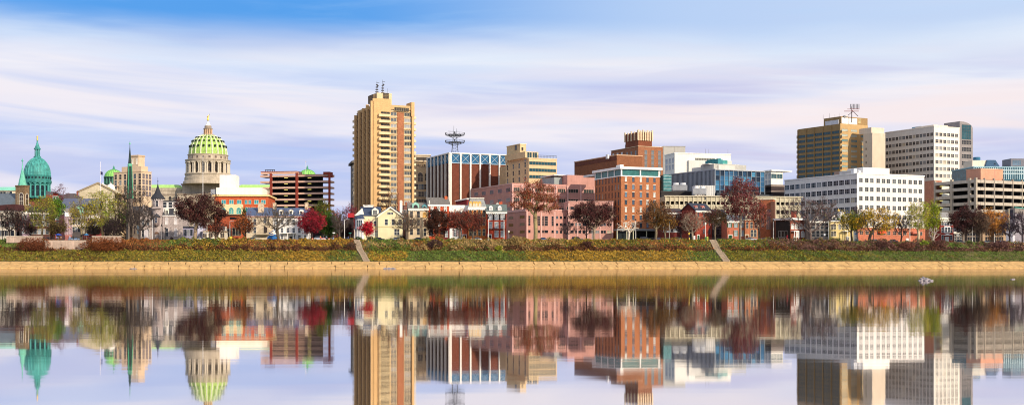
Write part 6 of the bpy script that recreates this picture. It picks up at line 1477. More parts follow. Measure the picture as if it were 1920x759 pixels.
tree('little bare tree in front of the pink office wing', 1064, 502, 416, 30, n_leaf=0, bark='5a4a4a', seed=26, twigs=3, attr=200)
tree('small dark bare tree under the maroon tree crown', 1100, 508, 414, 28, n_leaf=0, bark='3e3234', seed=27, twigs=3, attr=180)
tree('broad dark maroon tree between the pink office and the brick hotel', 1114, 499, 376, 82, leaf='542c2a', leaf2='402422', n_leaf=14500, bark='93806a', seed=28, th=3.6, low=.26, shape='vase', trunk_r=.6, ls=.35)
tree('white barked bare sycamore in front of the hotel canopy', 1179, 496, 404, 50, n_leaf=0, bark='cfc0ac', seed=29, twigs=0, attr=110, trunk_r=.45, tip=.055, name='sycamore_tree')
tree('olive brown tree with sturdy trunk at the right end of the hotel', 1230, 499, 376, 58, leaf='6e4a24', leaf2='5a3c2c', n_leaf=5200, bark='77684e', seed=30, twigs=1, th=4.5, trunk_r=.55, low=.3)
tree('golden brown tree right of the hotel beside the red car', 1247, 500, 392, 40, leaf='8a6426', leaf2='5c3a28', n_leaf=3400, bark='7a6a50', seed=31, twigs=1, shape='vase')
tree('reddish thin tree before the low dark red house', 1277, 506, 396, 40, leaf='5c2c28', n_leaf=2400, bark='4e3c38', seed=32, twigs=2)
tree('pale stemmed thin tree in front of the gabled red house', 1299, 499, 398, 46, leaf='7c4438', n_leaf=900, bark='a08d76', seed=33, twigs=2, shape='vase')
tree('brown tree in the dark gap between brick houses', 1341, 501, 392, 48, leaf='5a4426', leaf2='5c3430', n_leaf=2800, bark='6a5c48', seed=34, twigs=2, th=6)
tree('very tall reddish brown tree before the green shutter house', 1388, 499, 327, 70, leaf='7c3c3c', leaf2='60302c', n_leaf=9500, bark='7d7060', seed=35, twigs=1, th=4, low=.2, attr=560, shape='ell', trunk_r=.55, ls=.36)
tree('slender reddish tree beside the chapel wall', 1424, 506, 372, 32, leaf='8a4438', n_leaf=2400, bark='5e4c42', seed=36, twigs=2)
tree('huge spreading bare sycamore in front of the white office', 1519, 493, 366, 124, leaf='7c5c60', n_leaf=500, bark='5e4e48', seed=37, twigs=3, attr=620, trunk_r=.7, th=3.5, base=10.2, name='sycamore_tree', low=.2)
tree('yellow green leaved tree right of the yellow house', 1597, 496, 396, 48, leaf='a08a1e', leaf2='6f7c26', n_leaf=2600, bark='3e342c', seed=38, twigs=1, low=.3)
tree('bare mauve tree at the corner of the white office', 1608, 512, 384, 34, leaf='5c4448', n_leaf=300, bark='53444a', seed=39, twigs=3)
tree('leaning golden yellow tree with curved dark trunk on the bank', 1630, 489, 388, 84, leaf='b8901c', leaf2='9a8420', n_leaf=4300, bark='463a32', seed=40, th=5.5, lean=.6, base=9.3, cx=16, low=.22, trunk_r=.6, attr=380)
tree('dark bare tree before the brick base of the white office', 1690, 500, 405, 36, leaf='4a3230', n_leaf=300, bark='443634', seed=41, twigs=3, attr=260)
tree('tall yellow green tree with pale branches before the white office', 1722, 498, 372, 44, leaf='8e9426', leaf2='a39a34', n_leaf=2600, bark='b9a684', seed=42, twigs=1, shape='vase', trunk_r=.5)
tree('dense yellow green tree beside the narrow brick house', 1747, 503, 374, 32, leaf='7f9022', leaf2='9a9a2a', n_leaf=4300, bark='8a7a5c', seed=43, low=.2)
tree('crooked pale bare stump tree on top of the bank', 1752, 488.5, 420, 30, n_leaf=0, bark='a8988a', seed=45, attr=70, base=9.0, trunk_r=.4, tip=.06, lean=-.4)
tree('dark maroon tree before the tan warehouse row', 1812, 500, 387, 60, leaf='502a28', leaf2='3c2422', n_leaf=9000, bark='5c4c44', seed=46, low=.2)
tree('grey brown leaved tree next to the golden tree', 1838, 497, 398, 40, leaf='6a5240', leaf2='4c3a30', n_leaf=3000, bark='6a5a4a', seed=461, twigs=2, low=.2)
tree('orange gold tree before the iron balcony row', 1861, 505, 389, 50, leaf='c08438', leaf2='a8703a', n_leaf=6500, bark='7a6650', seed=47, twigs=1, low=.12)
tree('dark grey bare tree left of the stone hall pier', 1893, 500, 414, 36, n_leaf=0, bark='44363c', seed=48, twigs=3, attr=260)
tree('mauve grey bare tree cut by the right edge', 1917, 498, 394, 46, leaf='5a4450', n_leaf=700, bark='463a40', seed=49, twigs=3, attr=360)
# trees further back
tree('purple brown tree on the skyline right of the teal dome', 112, 700, 343, 40, leaf='7c4a5a', leaf2='6a4044', n_leaf=2600, bark='5a4048', seed=50, low=.3, group='trees behind the houses')
tree('dark green tree between the orange office and the slate roof', 460, 548, 386, 18, leaf='34501e', n_leaf=2500, bark='3a3024', seed=51, low=.1, group='trees behind the houses')
for i, (px, tp, w_, c_) in enumerate(((56, 408, 22, '5a3a34'), (176, 405, 30, '54483a'), (198, 402, 26, '4c3c38'), (640, 412, 30, '3c3028'), (652, 418, 20, '4a2c30'))):
    tree(('dim bushy tree behind the yellow green tree at left', 'brown thin tree behind the white cornice red house', 'dark thin tree behind the balustrade end', 'dark brown tree low in the sky gap', 'dark red low tree under the red awning')[i], px, 530, tp, w_, leaf=c_, n_leaf=1600, bark='3c302c', seed=60+i, low=.15, group='trees behind the houses', twigs=1)
# shrubs
def shrub(label, px, Y, wpx, hpx, leaf, n=900, ls=.3, leaf2=None, cat='shrub', group='shrubs by the houses and along the bank'):
    x = X(px, Y); gz = float(bank_z(x, Y)) if Y < 489 else ground_z(x, Y)
    root = empty('shrub', (x, Y, gz), 0, label, cat, group)
    g = np.random.default_rng(int(px)); W_ = wpx*Y/F/2; H = hpx*Y/F
    P = g.normal(size=(n, 3)); P /= np.linalg.norm(P, axis=1)[:, None]; P *= g.random((n, 1))**.35
    P *= 1+.18*np.sin(P[:, :1]*6+px)*np.cos(P[:, 2:]*5)
    P = P*np.array([W_, W_*.7, H*.62])+np.array([0, 0, H*.42]); P[:, 2] = np.abs(P[:, 2])
    V, Q = quads(P, g.uniform(ls*.6, ls*1.4, n), g); npmesh('foliage', V, Q, M(leaf, .3, .6, island=.5, trans=.15), parent=root)
    b = MB()
    for i in range(9): a = i*.7; b.tube((0, 0, -.2), (math.cos(a)*W_*.6, math.sin(a)*W_*.4, H*(.5+.3*math.sin(i*2))), .06, .02, 4)
    b.build('stem', M('4a3a30'), root)
for a in (('large rust brown bush mound left of the stone overlook wall', 64, 480, 62, 24, '6e3c24', 4200), ('wide rust brown bush mound right of the stone overlook wall', 196, 480, 84, 25, '74401f', 5600), ('dark bare bush halfway up the bank before the orange brick house', 815, 482, 34, 15, '4c3430', 1500),
          ('yellow green bush on the bank near the shuttered brick house', 936, 480, 16, 10, '8a8c22', 700), ('straw coloured bush at the bank top before the pink office', 968, 484, 28, 16, '9a8250', 1400), ('dark brown bush on the bank right of the straw bush', 1100, 482, 24, 12, '4e2e26', 900),
          ('grey brown bush beside the left concrete steps', 659, 481, 20, 13, '5c4638', 900), ('mauve bush on the bank under the leaning yellow tree', 1660, 482, 34, 14, '67453c', 1600), ('lime green bush on the bank by the crooked stump tree', 1733, 482, 18, 15, '7f9428', 1000),
          ('mauve brown bush right of the crooked stump tree', 1762, 483, 30, 14, '6a463e', 1300), ('purplish bush far right on the bank', 1875, 483, 44, 12, '6c4a44', 1700), ('brown bush left of the lime green bush', 1700, 482, 34, 12, '74483a', 1400),
          ('dark round hedge ball before the cream Victorian cross gable', 756, 514, 15, 12, '2e1c1e', 900, .22), ('low dark hedge under the cream Victorian windows', 744, 514, 16, 7, '3a2a26', 500, .22), ('green bush left of the cream Victorian porch', 672, 514, 16, 9, '2f4a24', 800, .25),
          ('green bush right of the small crimson tree', 695, 514, 16, 10, '33421f', 700, .25), ('clipped dark green hedge before the yellow house', 1566, 512, 24, 9, '1f3a1c', 1500, .22), ('tan bush before the orange brick house', 824, 497, 20, 12, '8a5c3a', 900, .25), ('green shrub at the mansion door', 304, 512, 5, 6, '2f4a2a', 300, .2), ('dark round shrub between mansion windows', 322, 512, 7, 8, '40262a', 400, .2), ('long low hedge before the slate roof house', 462, 512, 40, 5, '38401f', 1100, .25), ('red shrub at the chapel foot', 1440, 512, 12, 9, '8a2a26', 600, .22)):
    shrub(*a)
# far wood closing the gaps behind the town
g = np.random.default_rng(77); n = 60000
x = g.uniform(-420, 420, n); y = 690+g.uniform(0, 25, n); hgt = 9+3*np.sin(x*.05)+2.5*np.sin(x*.17+1)+1.5*np.sin(x*.43)
gzv = np.array([ground_z(a, 700) for a in x]); z = gzv+g.random(n)**.6*hgt
V, Q = quads(np.stack([x, y, z], 1), g.uniform(.6, 1.5, n), g)
tag(npmesh('treeline', V, Q, M('4c3c30', .35, .08, island=.45)), 'mixed brown and green wood seen in gaps behind the town', 'woods', kind='stuff')
# ================================================================ SMALL THINGS
def gz_at(px, Y): return ground_z(X(px, Y), Y)
# stone overlook wall, balustrades and railing
st = M('b39a86', .16, .5, streak=.2)
def wall(label, p0, p1, Y, top, bottom, name='stone_wall', cat='wall', d=1.2):
    x0, x1 = X(p0, Y), X(p1, Y); r = empty(name, (x0, Y, 0), 0, label, cat)
    MB().box(0, x1-x0, 0, d, Z(bottom, Y), Z(top, Y)).build('masonry', st, r); MB().box(-.15, x1-x0+.15, -.15, d+.15, Z(top, Y), Z(top, Y)+.22).build('coping', M('d8c4ac', .08), r); return r
wall('pale stone retaining wall of the overlook terrace in the left bank', 84, 164, 481, 451.5, 476, d=6)
tag(wall('pale stone balustrade wall left of the overlook', 12, 78, 484.5, 443.5, 455), group='balustrade walls beside the overlook')
tag(wall('pale stone balustrade wall right of the overlook', 173, 226, 484.5, 443.5, 455), group='balustrade walls beside the overlook')
def posts(r, xs_, z0, z1, rad, m, nm='post'):
    for q in xs_: MB().tube((q, 0, z0), (q, 0, z1), rad, rad, 5).build(nm, m, r)
Y = 484; r = empty('iron_railing', (X(84, Y), Y, Z(450.5, Y)), 0, 'dark iron railing on top of the overlook terrace', 'railing'); L_ = X(172, Y)-X(84, Y); dk = M('3c3836')
posts(r, [L_*i/10 for i in range(11)], 0, 1.3, .06, dk)
b = MB().box(0, L_, -.03, .03, 1.22, 1.3).box(0, L_, -.03, .03, .15, .2)
for i in range(90): q = L_*i/89; b.tube((q, 0, .15), (q, 0, 1.25), .02, .02, 3)
b.build('bars', dk, r)
# concrete steps down the bank
def steps(label, pt, pb, wpx):
    r = empty('concrete_steps', (X(pb, 468), 468, 0), 0, label, 'steps', 'concrete steps down the bank')
    x1, x0 = X(pt, 487)-X(pb, 468), 0; n = 42; m = M('93816c', .25, 1.2)
    b = MB(); W_ = wpx*470/F
    for i in range(n):
        t = i/(n-1); y = t*19.2; xx = x1*t; z = float(bank_z(X(pb, 468)+xx, 468+y))+.38
        b.box(xx-W_/2, xx+W_/2, y-.05, y+.6, z-1.2, z)
    b.build('flight', m, r)
    c = MB()
    for s in (-1, 1):
        for i in range(n-1):
            if s > 0 and 18 < i < 22: continue
            t = i/(n-1); t2 = (i+1)/(n-1); y = t*19.2; xx = x1*t+s*(W_/2+.12); z = float(bank_z(X(pb, 468)+xx, 468+y))+.55
            c.box(xx-.12, xx+.12, y, y+.5, z-1.2, z)
    c.build('side_kerb', M('a8967c', .2, 1), r)
steps('concrete steps running down the bank before the cream Victorian house', 668, 687, 9)
steps('concrete steps running down the bank before the dark gap at right', 1336, 1362, 10)
# rocks
def rock(label, px, py, wpx, hpx, seed, n=1):
    Y = CZ*F/(py-HZ); r_ = random.Random(seed); x = X(px, Y)
    b = MB(); s = wpx*Y/F
    import bmesh
    bm = bmesh.new(); bmesh.ops.create_icosphere(bm, subdivisions=3, radius=1)
    for v in bm.verts:
        c = v.co; k = 1+.22*math.sin(c.x*5+seed)*math.cos(c.y*4)+.15*math.sin(c.z*9+c.x*7+seed*2)+r_.uniform(-.06, .06)
        v.co = Vector((c.x*k*s*.5, c.y*k*s*.35, max(-.2*s, c.z*k*hpx*Y/F)))
    me = bpy.data.meshes.new('rock'); bm.to_mesh(me); bm.free(); me.materials.append(M('8a8284', .35, 6))
    o = bpy.data.objects.new('rock', me); COL.objects.link(o); o.location = (x, Y, -.02); tag(o, label, 'rock', 'rocks in the river')
rock('largest grey rock breaking the calm water at right', 1733, 526, 22, 7, 3); rock('small grey rock touching the large one on its right', 1745, 526.5, 10, 3, 5); rock('tiny flat rock near the right edge of the water', 1899, 523.5, 9, 2.2, 8)
for i, (px, w_, l_) in enumerate(((722, 8, 'left end'), (729, 10, 'middle'), (737, 9, 'right end'))): rock('white grey rock at the %s of the cluster under the left steps' % l_, px, 503.9, w_, 2.6, 20+i)
rock('dark driftwood coloured rock by the river wall at left', 250, 503.8, 14, 1.8, 31)

# lamps and poles
def lamp(label, px, top, Y=497, arm=0, col='d8d4cc', head='pole', group='street lamps on the waterfront'):
    g_ = gz_at(px, Y); h_ = Z(top, Y)-g_
    r = empty('street_lamp', (X(px, Y), Y, g_), 0, label, 'street lamp', group); m = M(col, .05)
    MB().tube((0, 0, 0), (0, 0, .5), .2, .16, 8).tube((0, 0, .5), (0, 0, h_), .13, .08, 8).build('pole', m, r)
    if arm:
        MB().tube((0, 0, h_-.1), (arm*.6, 0, h_+.25), .06, .05, 6).tube((arm*.6, 0, h_+.25), (arm, 0, h_+.25), .05, .05, 6).build('arm', m, r)
        MB().box(arm-.1, arm+.7*(1 if arm > 0 else -1), -.15, .15, h_+.12, h_+.3).build('lamp_head', M('8a8a86'), r)
    else:
        MB().lathe([(.1, h_), (.26, h_+.15), (.3, h_+.5), (.16, h_+.75), (.04, h_+.9)], 10).build('lamp_head', M('f0ecd8' if head == 'globe' else '2c2c2e'), r)
lamp('tall pale lamp post with arm before the sky gap', 646, 412, arm=1.3); lamp('white flag pole like post before the chapel wall', 1450, 415); lamp('pale lamp post by the tan warehouse row', 1823, 425); lamp('pale lamp post before the iron balcony row', 1865, 438)
lamp('white post in front of the hotel canopy', 1192, 414); lamp('slim pale post between golden brown tree and red car', 1255, 418, col='a09a8c'); lamp('short globe lamp beside the shuttered brick house', 954, 436, head='globe', col='8a8a86'); lamp('slim post beside the shuttered brick house door', 916, 410, col='e4e0d8'); lamp('slim white post at the right of the shuttered brick house', 945, 412, col='e4e0d8')
lamp('black lamp post at the left edge', 4.5, 424, Y=487, col='26241f'); lamp('black lamp post before the turreted mansion', 310, 430, col='26241f'); lamp('white post left of the turreted mansion door', 286, 411, col='d9d6d4'); lamp('grey post right of the turreted mansion door', 303, 424, col='8a8688')
lamp('pale lamp post before the orange office', 431, 415, Y=530, arm=1.0); lamp('dim post before the slate roof house', 580, 424, col='8a8a8e'); lamp('tall white post on the left side of the shuttered house', 1323, 421, col='f2efe8', head='globe')
lamp('slim black pole before the white office base', 1638, 420, col='2c2c30'); lamp('slim dark pole before the yellow house', 1583, 420, col='3c3c40'); lamp('pale post before the pink office annex', 1110, 430, col='c9c4bc')
lamp('tall grey pole before the long parking garage', 1865.5, 309, Y=596, col='8c8a88')
lamp('white pole before the white office at the leaning tree', 1706, 412, col='e9e6de'); lamp('slim pole beside the yellow house corner', 1553.5, 414, col='cfd0d0')
# flag poles
r = empty('flag_pole', (X(188, 700), 700, gz_at(188, 700)), 0, 'tall white flag pole with small dark flag over the temple roof', 'flag pole')
h_ = Z(303, 700)-gz_at(188, 700); MB().tube((0, 0, 0), (0, 0, h_), .3, .12, 8).build('pole', M('dcd8e0'), r); MB().prism([(0, h_-7.2), (1.3, h_-7.6), (1.4, h_-5.9), (0, h_-5.4)], -.04, .04, 'y').build('flag', M('2c2c5c'), r)
r = empty('flag_pole', (X(380.5, 900), 900, gz_at(380.5, 900)), 0, 'tall white flag pole in front of the lime green dome drum', 'flag pole'); h_ = Z(291, 900)-gz_at(380.5, 900); MB().tube((0, 0, 0), (0, 0, h_), .32, .14, 8).build('pole', M('e4e0dc'), r); MB().lathe([(.05, h_+.3), (.3, h_+.15), (.3, h_-.1), (.05, h_-.2)], 8).build('finial', M('d8b050'), r)
r = empty('flag_pole', (X(573.5, 900), 900, gz_at(573.5, 900)), 0, 'white flag pole beside the small green dome over the striped garage', 'flag pole'); h_ = Z(303, 900)-gz_at(573.5, 900); MB().tube((0, 0, 0), (0, 0, h_), .28, .12, 8).build('pole', M('e4e0dc'), r); MB().lathe([(.05, h_+.3), (.3, h_+.15), (.3, h_-.1), (.05, h_-.2)], 8).build('finial', M('d8b050'), r)
# red and white lattice at the orange office roof
Y = 575; r = empty('roof_lattice_mast', (X(442, Y), Y, Z(352, Y)), 0, 'short red and white lattice mast on the orange office roof', 'mast')
b = MB(); 
for q in (-.8, .8): b.tube((q, 0, 0), (q, 0, 4.4), .1, .1, 4)
for k in range(5): b.tube((-.8, 0, k*.85), (.8, 0, k*.85+.8), .08, .08, 4); b.box(-.8, .8, -.05, .05, k*.85, k*.85+.12)
b.build('lattice', M('a8434a'), r); MB().box(-2.2, -.6, -.5, .5, 2.4, 3.6).build('equipment', M('4a4c50'), r)
# blue cherry picker
Y = 503; g_ = gz_at(515, Y); r = empty('boom_lift', (X(513, Y), Y, g_), 0, 'blue boom lift parked before the slate roof house', 'boom lift'); bl = M('2472b8', .08, rough=.5); p = Y/F
MB().box(-11*p, 11*p, -1, 1, .5, 1.7).box(-9*p, 2*p, -.9, .9, 1.7, 2.3).build('chassis', bl, r)
MB().tube((8*p, 0, 2.2), (-9*p, 0, 3.0), .2, .18, 6).tube((-9*p, 0, 3.0), (6*p, 0, 5.0), .17, .14, 6).build('boom', bl, r); MB().box(5.5*p, 9*p, -.5, .5, 4.2, 5.3).build('basket', bl, r)
for q in (-8*p, 8*p):
    for s in (-1, 1): MB().tube((q, s*1.0, .5), (q, s*1.25, .5), .5, .5, 14).build('wheel', M('26262a'), r)
# cars
def car(label, px, col, Y=505, kind=0, flip=1):
    r = empty('parked_car', (X(px, Y), Y, gz_at(px, Y)+.03), 0 if flip > 0 else math.pi, label, 'car', 'cars parked on the waterfront street')
    pr_ = [(-2.2, .35), (2.2, .35), (2.25, .75), (1.9, .9), (1.0, .98), (-1.6, 1.0), (-2.2, .95)] if kind == 0 else [(-2.3, .4), (2.3, .4), (2.3, 1.0), (1.3, 1.1), (-2.3, 1.15)]
    cb = [(-1.75, .98), (1.0, .96), (.35, 1.42), (-1.1, 1.45)] if kind == 0 else [(-2.2, 1.1), (1.2, 1.1), (.6, 1.7), (-2.0, 1.72)]
    MB().prism(pr_, -.85, .85, 'y').build('body', M(col, .05, rough=.3, spec=.6), r, smooth=False)
    w_ = MB().prism(cb, -.72, .72, 'y').build('cabin_glass', M('2a323a', .1, rough=.1, spec=.6), r)
    MB().box(cb[3][0], cb[2][0], -.66, .66, cb[2][1], cb[2][1]+.05).build('roof', M(col, .05, rough=.3, spec=.6), r)
    for q in (-1.35, 1.35):
        for s in (-1, 1):
            t = MB().tube((q, s*.68, .33), (q, s*.88, .33), .33, .33, 14).build('wheel', M('1e1e20'), r); MB().tube((q, s*.885, .33), (q, s*.9, .33), .18, .18, 8).build('rim', M('b0b2b4'), t)
    for s in (-.6, .6): MB().box(2.2, 2.27, s-.15, s+.15, .6, .75).build('headlight', M('e8e8e0'), r); MB().box(-2.24, -2.17, s-.15, s+.15, .7, .85).build('tail_light', M('8a1418'), r)
for a in (('grey blue car parked right of the big maroon tree', 392, '46586c'), ('red car parked by the golden brown tree right of the hotel', 1256, 'a81f34'), ('white car parked right of the red car', 1269, 'd8dcd8', 505, 0, -1), ('dark purple car under the hotel canopy end', 1236, '4a3c5c', 506), ('dark car below the hotel canopy', 1210, '26262c', 506, 1), ('silver blue car at the overlook railing', 140, '8aa4c8', 501), ('pale car at the end of the slate roof house', 600, 'c4c8d4', 502, 1),
          ('dark blue car at the left end of the pink office wing', 962, '2c3a60', 508), ('grey car before the tan warehouse row', 1800, '7d8a94', 505), ('dark red car behind the overlook railing', 88, '5c2428', 503), ('white car before the orange office ground floor', 476, 'd4d8dc', 505), ('silver car before the tall reddish tree', 1408, 'b4b8bc', 499), ('dark car in the gap under the red awning', 650, '32363c', 506), ('black car parked behind the right balustrade', 176, '202226', 503)):
    car(*a)
for a in (('small pale green car under the first tree from the mansion', 345, 'a4b49c', 506), ('white van like car before the lavender house', 371, 'e0e0de', 506, 1), ('black car before the cream Victorian front door', 712, '1e2024', 506), ('silver car before the cream Victorian cross gable', 742, 'a8acb0', 506, 0, -1), ('dark green car before the beige row house', 786, '2c4034', 506),
          ('white car before the mansard house', 893, 'dcdedc', 506, 0, -1), ('blue car before the pink office wing arches', 1020, '34548c', 507), ('grey car between pink wing and maroon tree', 1082, '6c7074', 507, 1), ('tan car before the chapel wall', 1434, 'a8987c', 506), ('dark red car before the arched window club', 1468, '6c2028', 506), ('black car before the stone row house', 1536, '1e2024', 506, 1), ('silver car left of the orange awning', 1641, 'b4b8bc', 506), ('blue car right of the orange awning', 1672, '3a5c94', 506, 0, -1), ('white car before the iron balcony row', 1853, 'd8dad8', 506), ('grey blue car by the stone hall lean to', 1882, '5c6c80', 506)):
    car(*a)
# people: one continuous skinned body each
def person(label, px, Y, top, pants, hair, pose=0, face=0):
    g_ = gz_at(px, Y)+.02
    J = {'pel': (0, 0, .95), 'ch': (0, .02, 1.35), 'nk': (0, .02, 1.5), 'hd': (0, 0, 1.62), 'ht': (0, 0, 1.74)}
    sw = .22 if pose == 0 else .06
    for s, n_ in ((-1, 'l'), (1, 'r')):
        J['sh'+n_] = (s*.19, .02, 1.43); J['el'+n_] = (s*.26, s*.08, 1.15); J['wr'+n_] = (s*.27, s*.12-.1, .92); J['ha'+n_] = (s*.27, s*.12-.14, .82)
        J['hp'+n_] = (s*.1, 0, .9); J['kn'+n_] = (s*.11, s*sw*.6-.03, .5); J['an'+n_] = (s*.11, s*sw, .08); J['to'+n_] = (s*.12, s*sw-.17, .04)
    E_ = [('pel', 'ch'), ('ch', 'nk'), ('nk', 'hd'), ('hd', 'ht')]
    for n_ in 'lr': E_ += [('ch', 'sh'+n_), ('sh'+n_, 'el'+n_), ('el'+n_, 'wr'+n_), ('wr'+n_, 'ha'+n_), ('pel', 'hp'+n_), ('hp'+n_, 'kn'+n_), ('kn'+n_, 'an'+n_), ('an'+n_, 'to'+n_)]
    ks = list(J); me = bpy.data.meshes.new('person'); me.from_pydata([J[k] for k in ks], [(ks.index(a), ks.index(b_)) for a, b_ in E_], [])
    o = bpy.data.objects.new('person', me); COL.objects.link(o); o.modifiers.new('skin', 'SKIN')
    RD = {'pel': .15, 'ch': .17, 'nk': .065, 'hd': .1, 'ht': .085, 'sh': .075, 'el': .05, 'wr': .036, 'ha': .04, 'hp': .1, 'kn': .065, 'an': .05, 'to': .045}
    for i, k in enumerate(ks):
        q = RD.get(k, RD.get(k[:2], .08)); me.skin_vertices[0].data[i].radius = (q, q*.85 if k in ('pel', 'ch') else q)
    me.skin_vertices[0].data[0].use_root = True
    m2 = o.modifiers.new('sub', 'SUBSURF'); m2.levels = m2.render_levels = 1
    dg_ = bpy.context.evaluated_depsgraph_get(); nm = bpy.data.meshes.new_from_object(o.evaluated_get(dg_)); o.modifiers.clear(); o.data = nm
    nm.materials.clear()
    for c in (top, pants, 'c99a7c', '3a2a22'): nm.materials.append(M(c, .1))
    for p_ in nm.polygons:
        z = p_.center.z; ax = abs(p_.center.x)
        p_.material_index = 2 if z > 1.49 or (ax > .2 and z < .9 and z > .7) else (0 if z > .93 else (3 if z < .09 else 1))
    o.location = (X(px, Y), Y, g_); o.rotation_euler = (0, 0, face)
    MB().lathe([(.03, 1.83), (.1, 1.8), (.13, 1.72), (.125, 1.64), (.1, 1.6)], 12, 0, .03).build('hair', M(hair, .1), o)
    MB().lathe([(.02, -.02), (.018, .02)], 6).build('nose', M('c99a7c'), o, loc=(0, -.12, 1.66))
    tag(o, label, 'person', 'people on the waterfront walk')
for a in (('person in lavender top standing left of the blue umbrella', 106.5, 492, 'b0a4dc', '3a3a5c', '3a2c24', 1), ('person in dark coat walking behind the railing', 92, 492, '26282e', '22242a', '2c2420', 0, 1.4), ('person in pale tan jacket right of the blue umbrella', 114.5, 493, 'c9a48c', '4a4038', '4a382c', 1, 2.8), ('person in light blue shirt and white cap at the railing', 131, 492, 'a4c0e4', '5a6a94', 'e8e4dc', 1),
          ('person in black clothes at the tree right of the railing', 138, 494, '1c1c20', '1c1c20', '2a221e', 0, .5), ('person in yellow shirt behind the right balustrade', 208, 493, 'd8c83c', '3c4a5c', '3c3028', 0, 1.5), ('person in white top behind the right balustrade', 217, 493, 'e4e4ea', '4a4a5c', '6a4c34', 1), ('person in orange vest behind the right balustrade', 227, 493, 'e0702c', '2c303c', '2c2420', 0, 1.6),
          ('person in grey jacket near the end of the right balustrade', 203, 494, '8a94a0', '30343c', '2c2420', 1, 2), ('person in blue jacket under the small street sign', 653, 496, '5c6cb0', '3a4054', '3c2c24', 0, 1.5), ('person in orange vest beside the construction barrels', 601, 496, 'e8642c', '3a3f4c', 'e8d040', 1), ('person in dark red coat at the yellow green tree', 86, 495, '6a2428', '26262c', '201a18', 1, 1)):
    person(*a)
# umbrellas
def umbrella(label, px, Y, col, w_=1.5):
    r = empty('cafe_umbrella', (X(px, Y), Y, gz_at(px, Y)), 0, label, 'umbrella', 'cafe umbrellas behind the railing')
    MB().lathe([(w_, 2.2), (w_*.55, 2.55), (.06, 2.85)], 8).build('canopy', M(col, .08), r); MB().tube((0, 0, 0), (0, 0, 3.0), .04, .03, 6).build('pole', M('c8c8c4'), r)
umbrella('bright blue cafe umbrella behind the railing', 109.5, 497, '2a5ac8'); umbrella('teal blue cafe umbrella near the second yellow green tree', 162, 497, '2c7ab4', 1.1); umbrella('black cafe umbrella under the awning at left', 158, 500, '202024', 1.8)
# signs, bins, barrels
def sign(label, px, Y, top, w_, h_, col, post='8a8a8c', name='street_sign'):
    g_ = gz_at(px, Y); zt = Z(top, Y)-g_
    r = empty(name, (X(px, Y), Y, g_), 0, label, 'sign', 'signs along the waterfront street')
    MB().tube((0, 0, 0), (0, 0, zt), .05, .05, 6).build('post', M(post), r); MB().box(-w_/2, w_/2, -.09, -.05, zt-h_, zt).build('panel', M(col, .05), r)
sign('small green street name sign right of the sky gap lamp', 656.5, 497, 436, 1.0, .35, '1c7a6a'); sign('white board sign in the sky gap', 626, 498, 435.5, 1.0, .4, 'e4e2e0'); sign('white board sign under the small crimson tree', 681, 497, 441, .9, 1.2, 'e8e4e0'); sign('blue sign board right of the yellow house', 1604, 498, 437, .8, .5, '3c78b8'); sign('white square sign before the gabled red house', 1302, 497, 442, .7, 1.5, 'ece8e0')
sign('round blue and white sign at the stone row house', 1546, 498, 438, .7, .7, 'd8dce4'); sign('grey board sign before the big maroon tree', 386, 498, 436, 1.2, .5, 'a4a0a4'); sign('yellow signal box on a pole at the side of the gabled red house', 1292, 498, 436, .5, .8, 'e0b428'); sign('red banner sign before the arched window club', 1476, 500, 441, .6, 1.4, 'b81f2c')
def binn(label, px, Y, col, h_=1.2, w_=.6, name='litter_bin'):
    r = empty(name, (X(px, Y), Y, gz_at(px, Y)), 0, label, 'bin', 'bins and utility boxes by the street')
    MB().frus((-w_*.42, w_*.42, -.28, .28, 0), (-w_/2, w_/2, -.32, .32, h_)).build('body', M(col), r); MB().frus((-w_*.55, w_*.55, -.36, .36, h_), (-w_*.4, w_*.4, -.25, .25, h_+.18)).build('lid', M(col, .2), r)
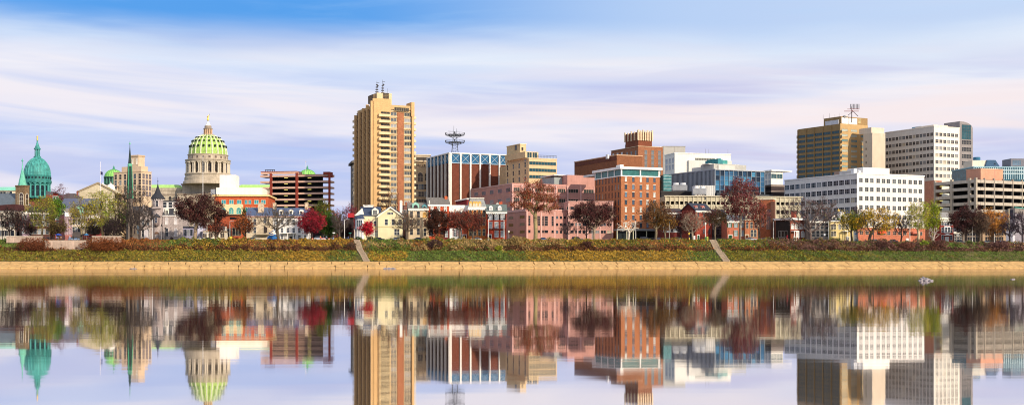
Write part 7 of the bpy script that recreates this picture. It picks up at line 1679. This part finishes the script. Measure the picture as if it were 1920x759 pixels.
binn('bright yellow bin before the orange office', 433, 493, 'd8c81c', 1.4, .9); binn('green bin before the gabled red house', 1323, 496, '2c7a34', 1.3, .7); binn('yellow green bin right of the green bin', 1326.5, 496, 'b8c83c', 1.3, .6); binn('yellow post box at the side of the gabled red house', 1292.5, 494, 'd8b428', 1.0, .4); binn('white utility box before the white office brick base', 1701, 494, 'e8e6e0', 1.5, 1.0); binn('blue box under the blue sign board', 1606, 494, '4a8ac4', .9, 1.4)
def barrel(label, px, Y=497):
    r = empty('traffic_barrel', (X(px, Y), Y, gz_at(px, Y)), 0, label, 'barrel', 'orange traffic barrels')
    MB().lathe([(.34, 0), (.3, .1), (.28, 1.0), (.2, 1.05)], 14).build('body', M('e0561c'), r); MB().lathe([(.3, .55), (.296, .72)], 14).build('reflective_band', M('f0ece4'), r)
for px, l_ in ((586, 'orange traffic barrel below the bright red maple trunk'), (604, 'leftmost orange traffic barrel of the close pair'), (608, 'rightmost orange traffic barrel of the close pair'), (617, 'orange traffic barrel standing alone by the evergreen')): barrel(l_, px)
# low fence along the walk at right, plus waterfront benches
Y = 490.5; r = empty('walkway_railing', (X(1200, Y), Y, gz_at(1200, Y)), 0, 'thin dark railing along the walk right of the hotel', 'railing'); L_ = X(1470, Y)-X(1200, Y)
posts(r, [L_*i/24 for i in range(25)], -.6, .9, .04, M('4a4644')); MB().box(0, L_, -.03, .03, .84, .9).build('rail', M('4a4644'), r)
def bench(label, px, Y=494):
    r = empty('park_bench', (X(px, Y), Y, gz_at(px, Y)), 0, label, 'bench', 'benches on the walk'); w_ = M('6a4c34')
    b = MB(); 
    for k in range(3): b.box(-.8, .8, -.25+k*.17, -.12+k*.17, .43, .47)
    b.build('seat', w_, r); b = MB()
    for k in range(2): b.box(-.8, .8, .26, .3, .55+k*.2, .68+k*.2)
    b.build('backrest', w_, r)
    for s in (-.7, .7): MB().box(s-.03, s+.03, -.25, .28, 0, .43).box(s-.03, s+.03, .27, .33, .4, .9).build('leg', M('2c2c2c'), r)
bench('wooden bench before the tall reddish tree', 1404); bench('wooden bench left of the sky gap lamp', 664); bench('wooden bench before the pink office wing', 1040)
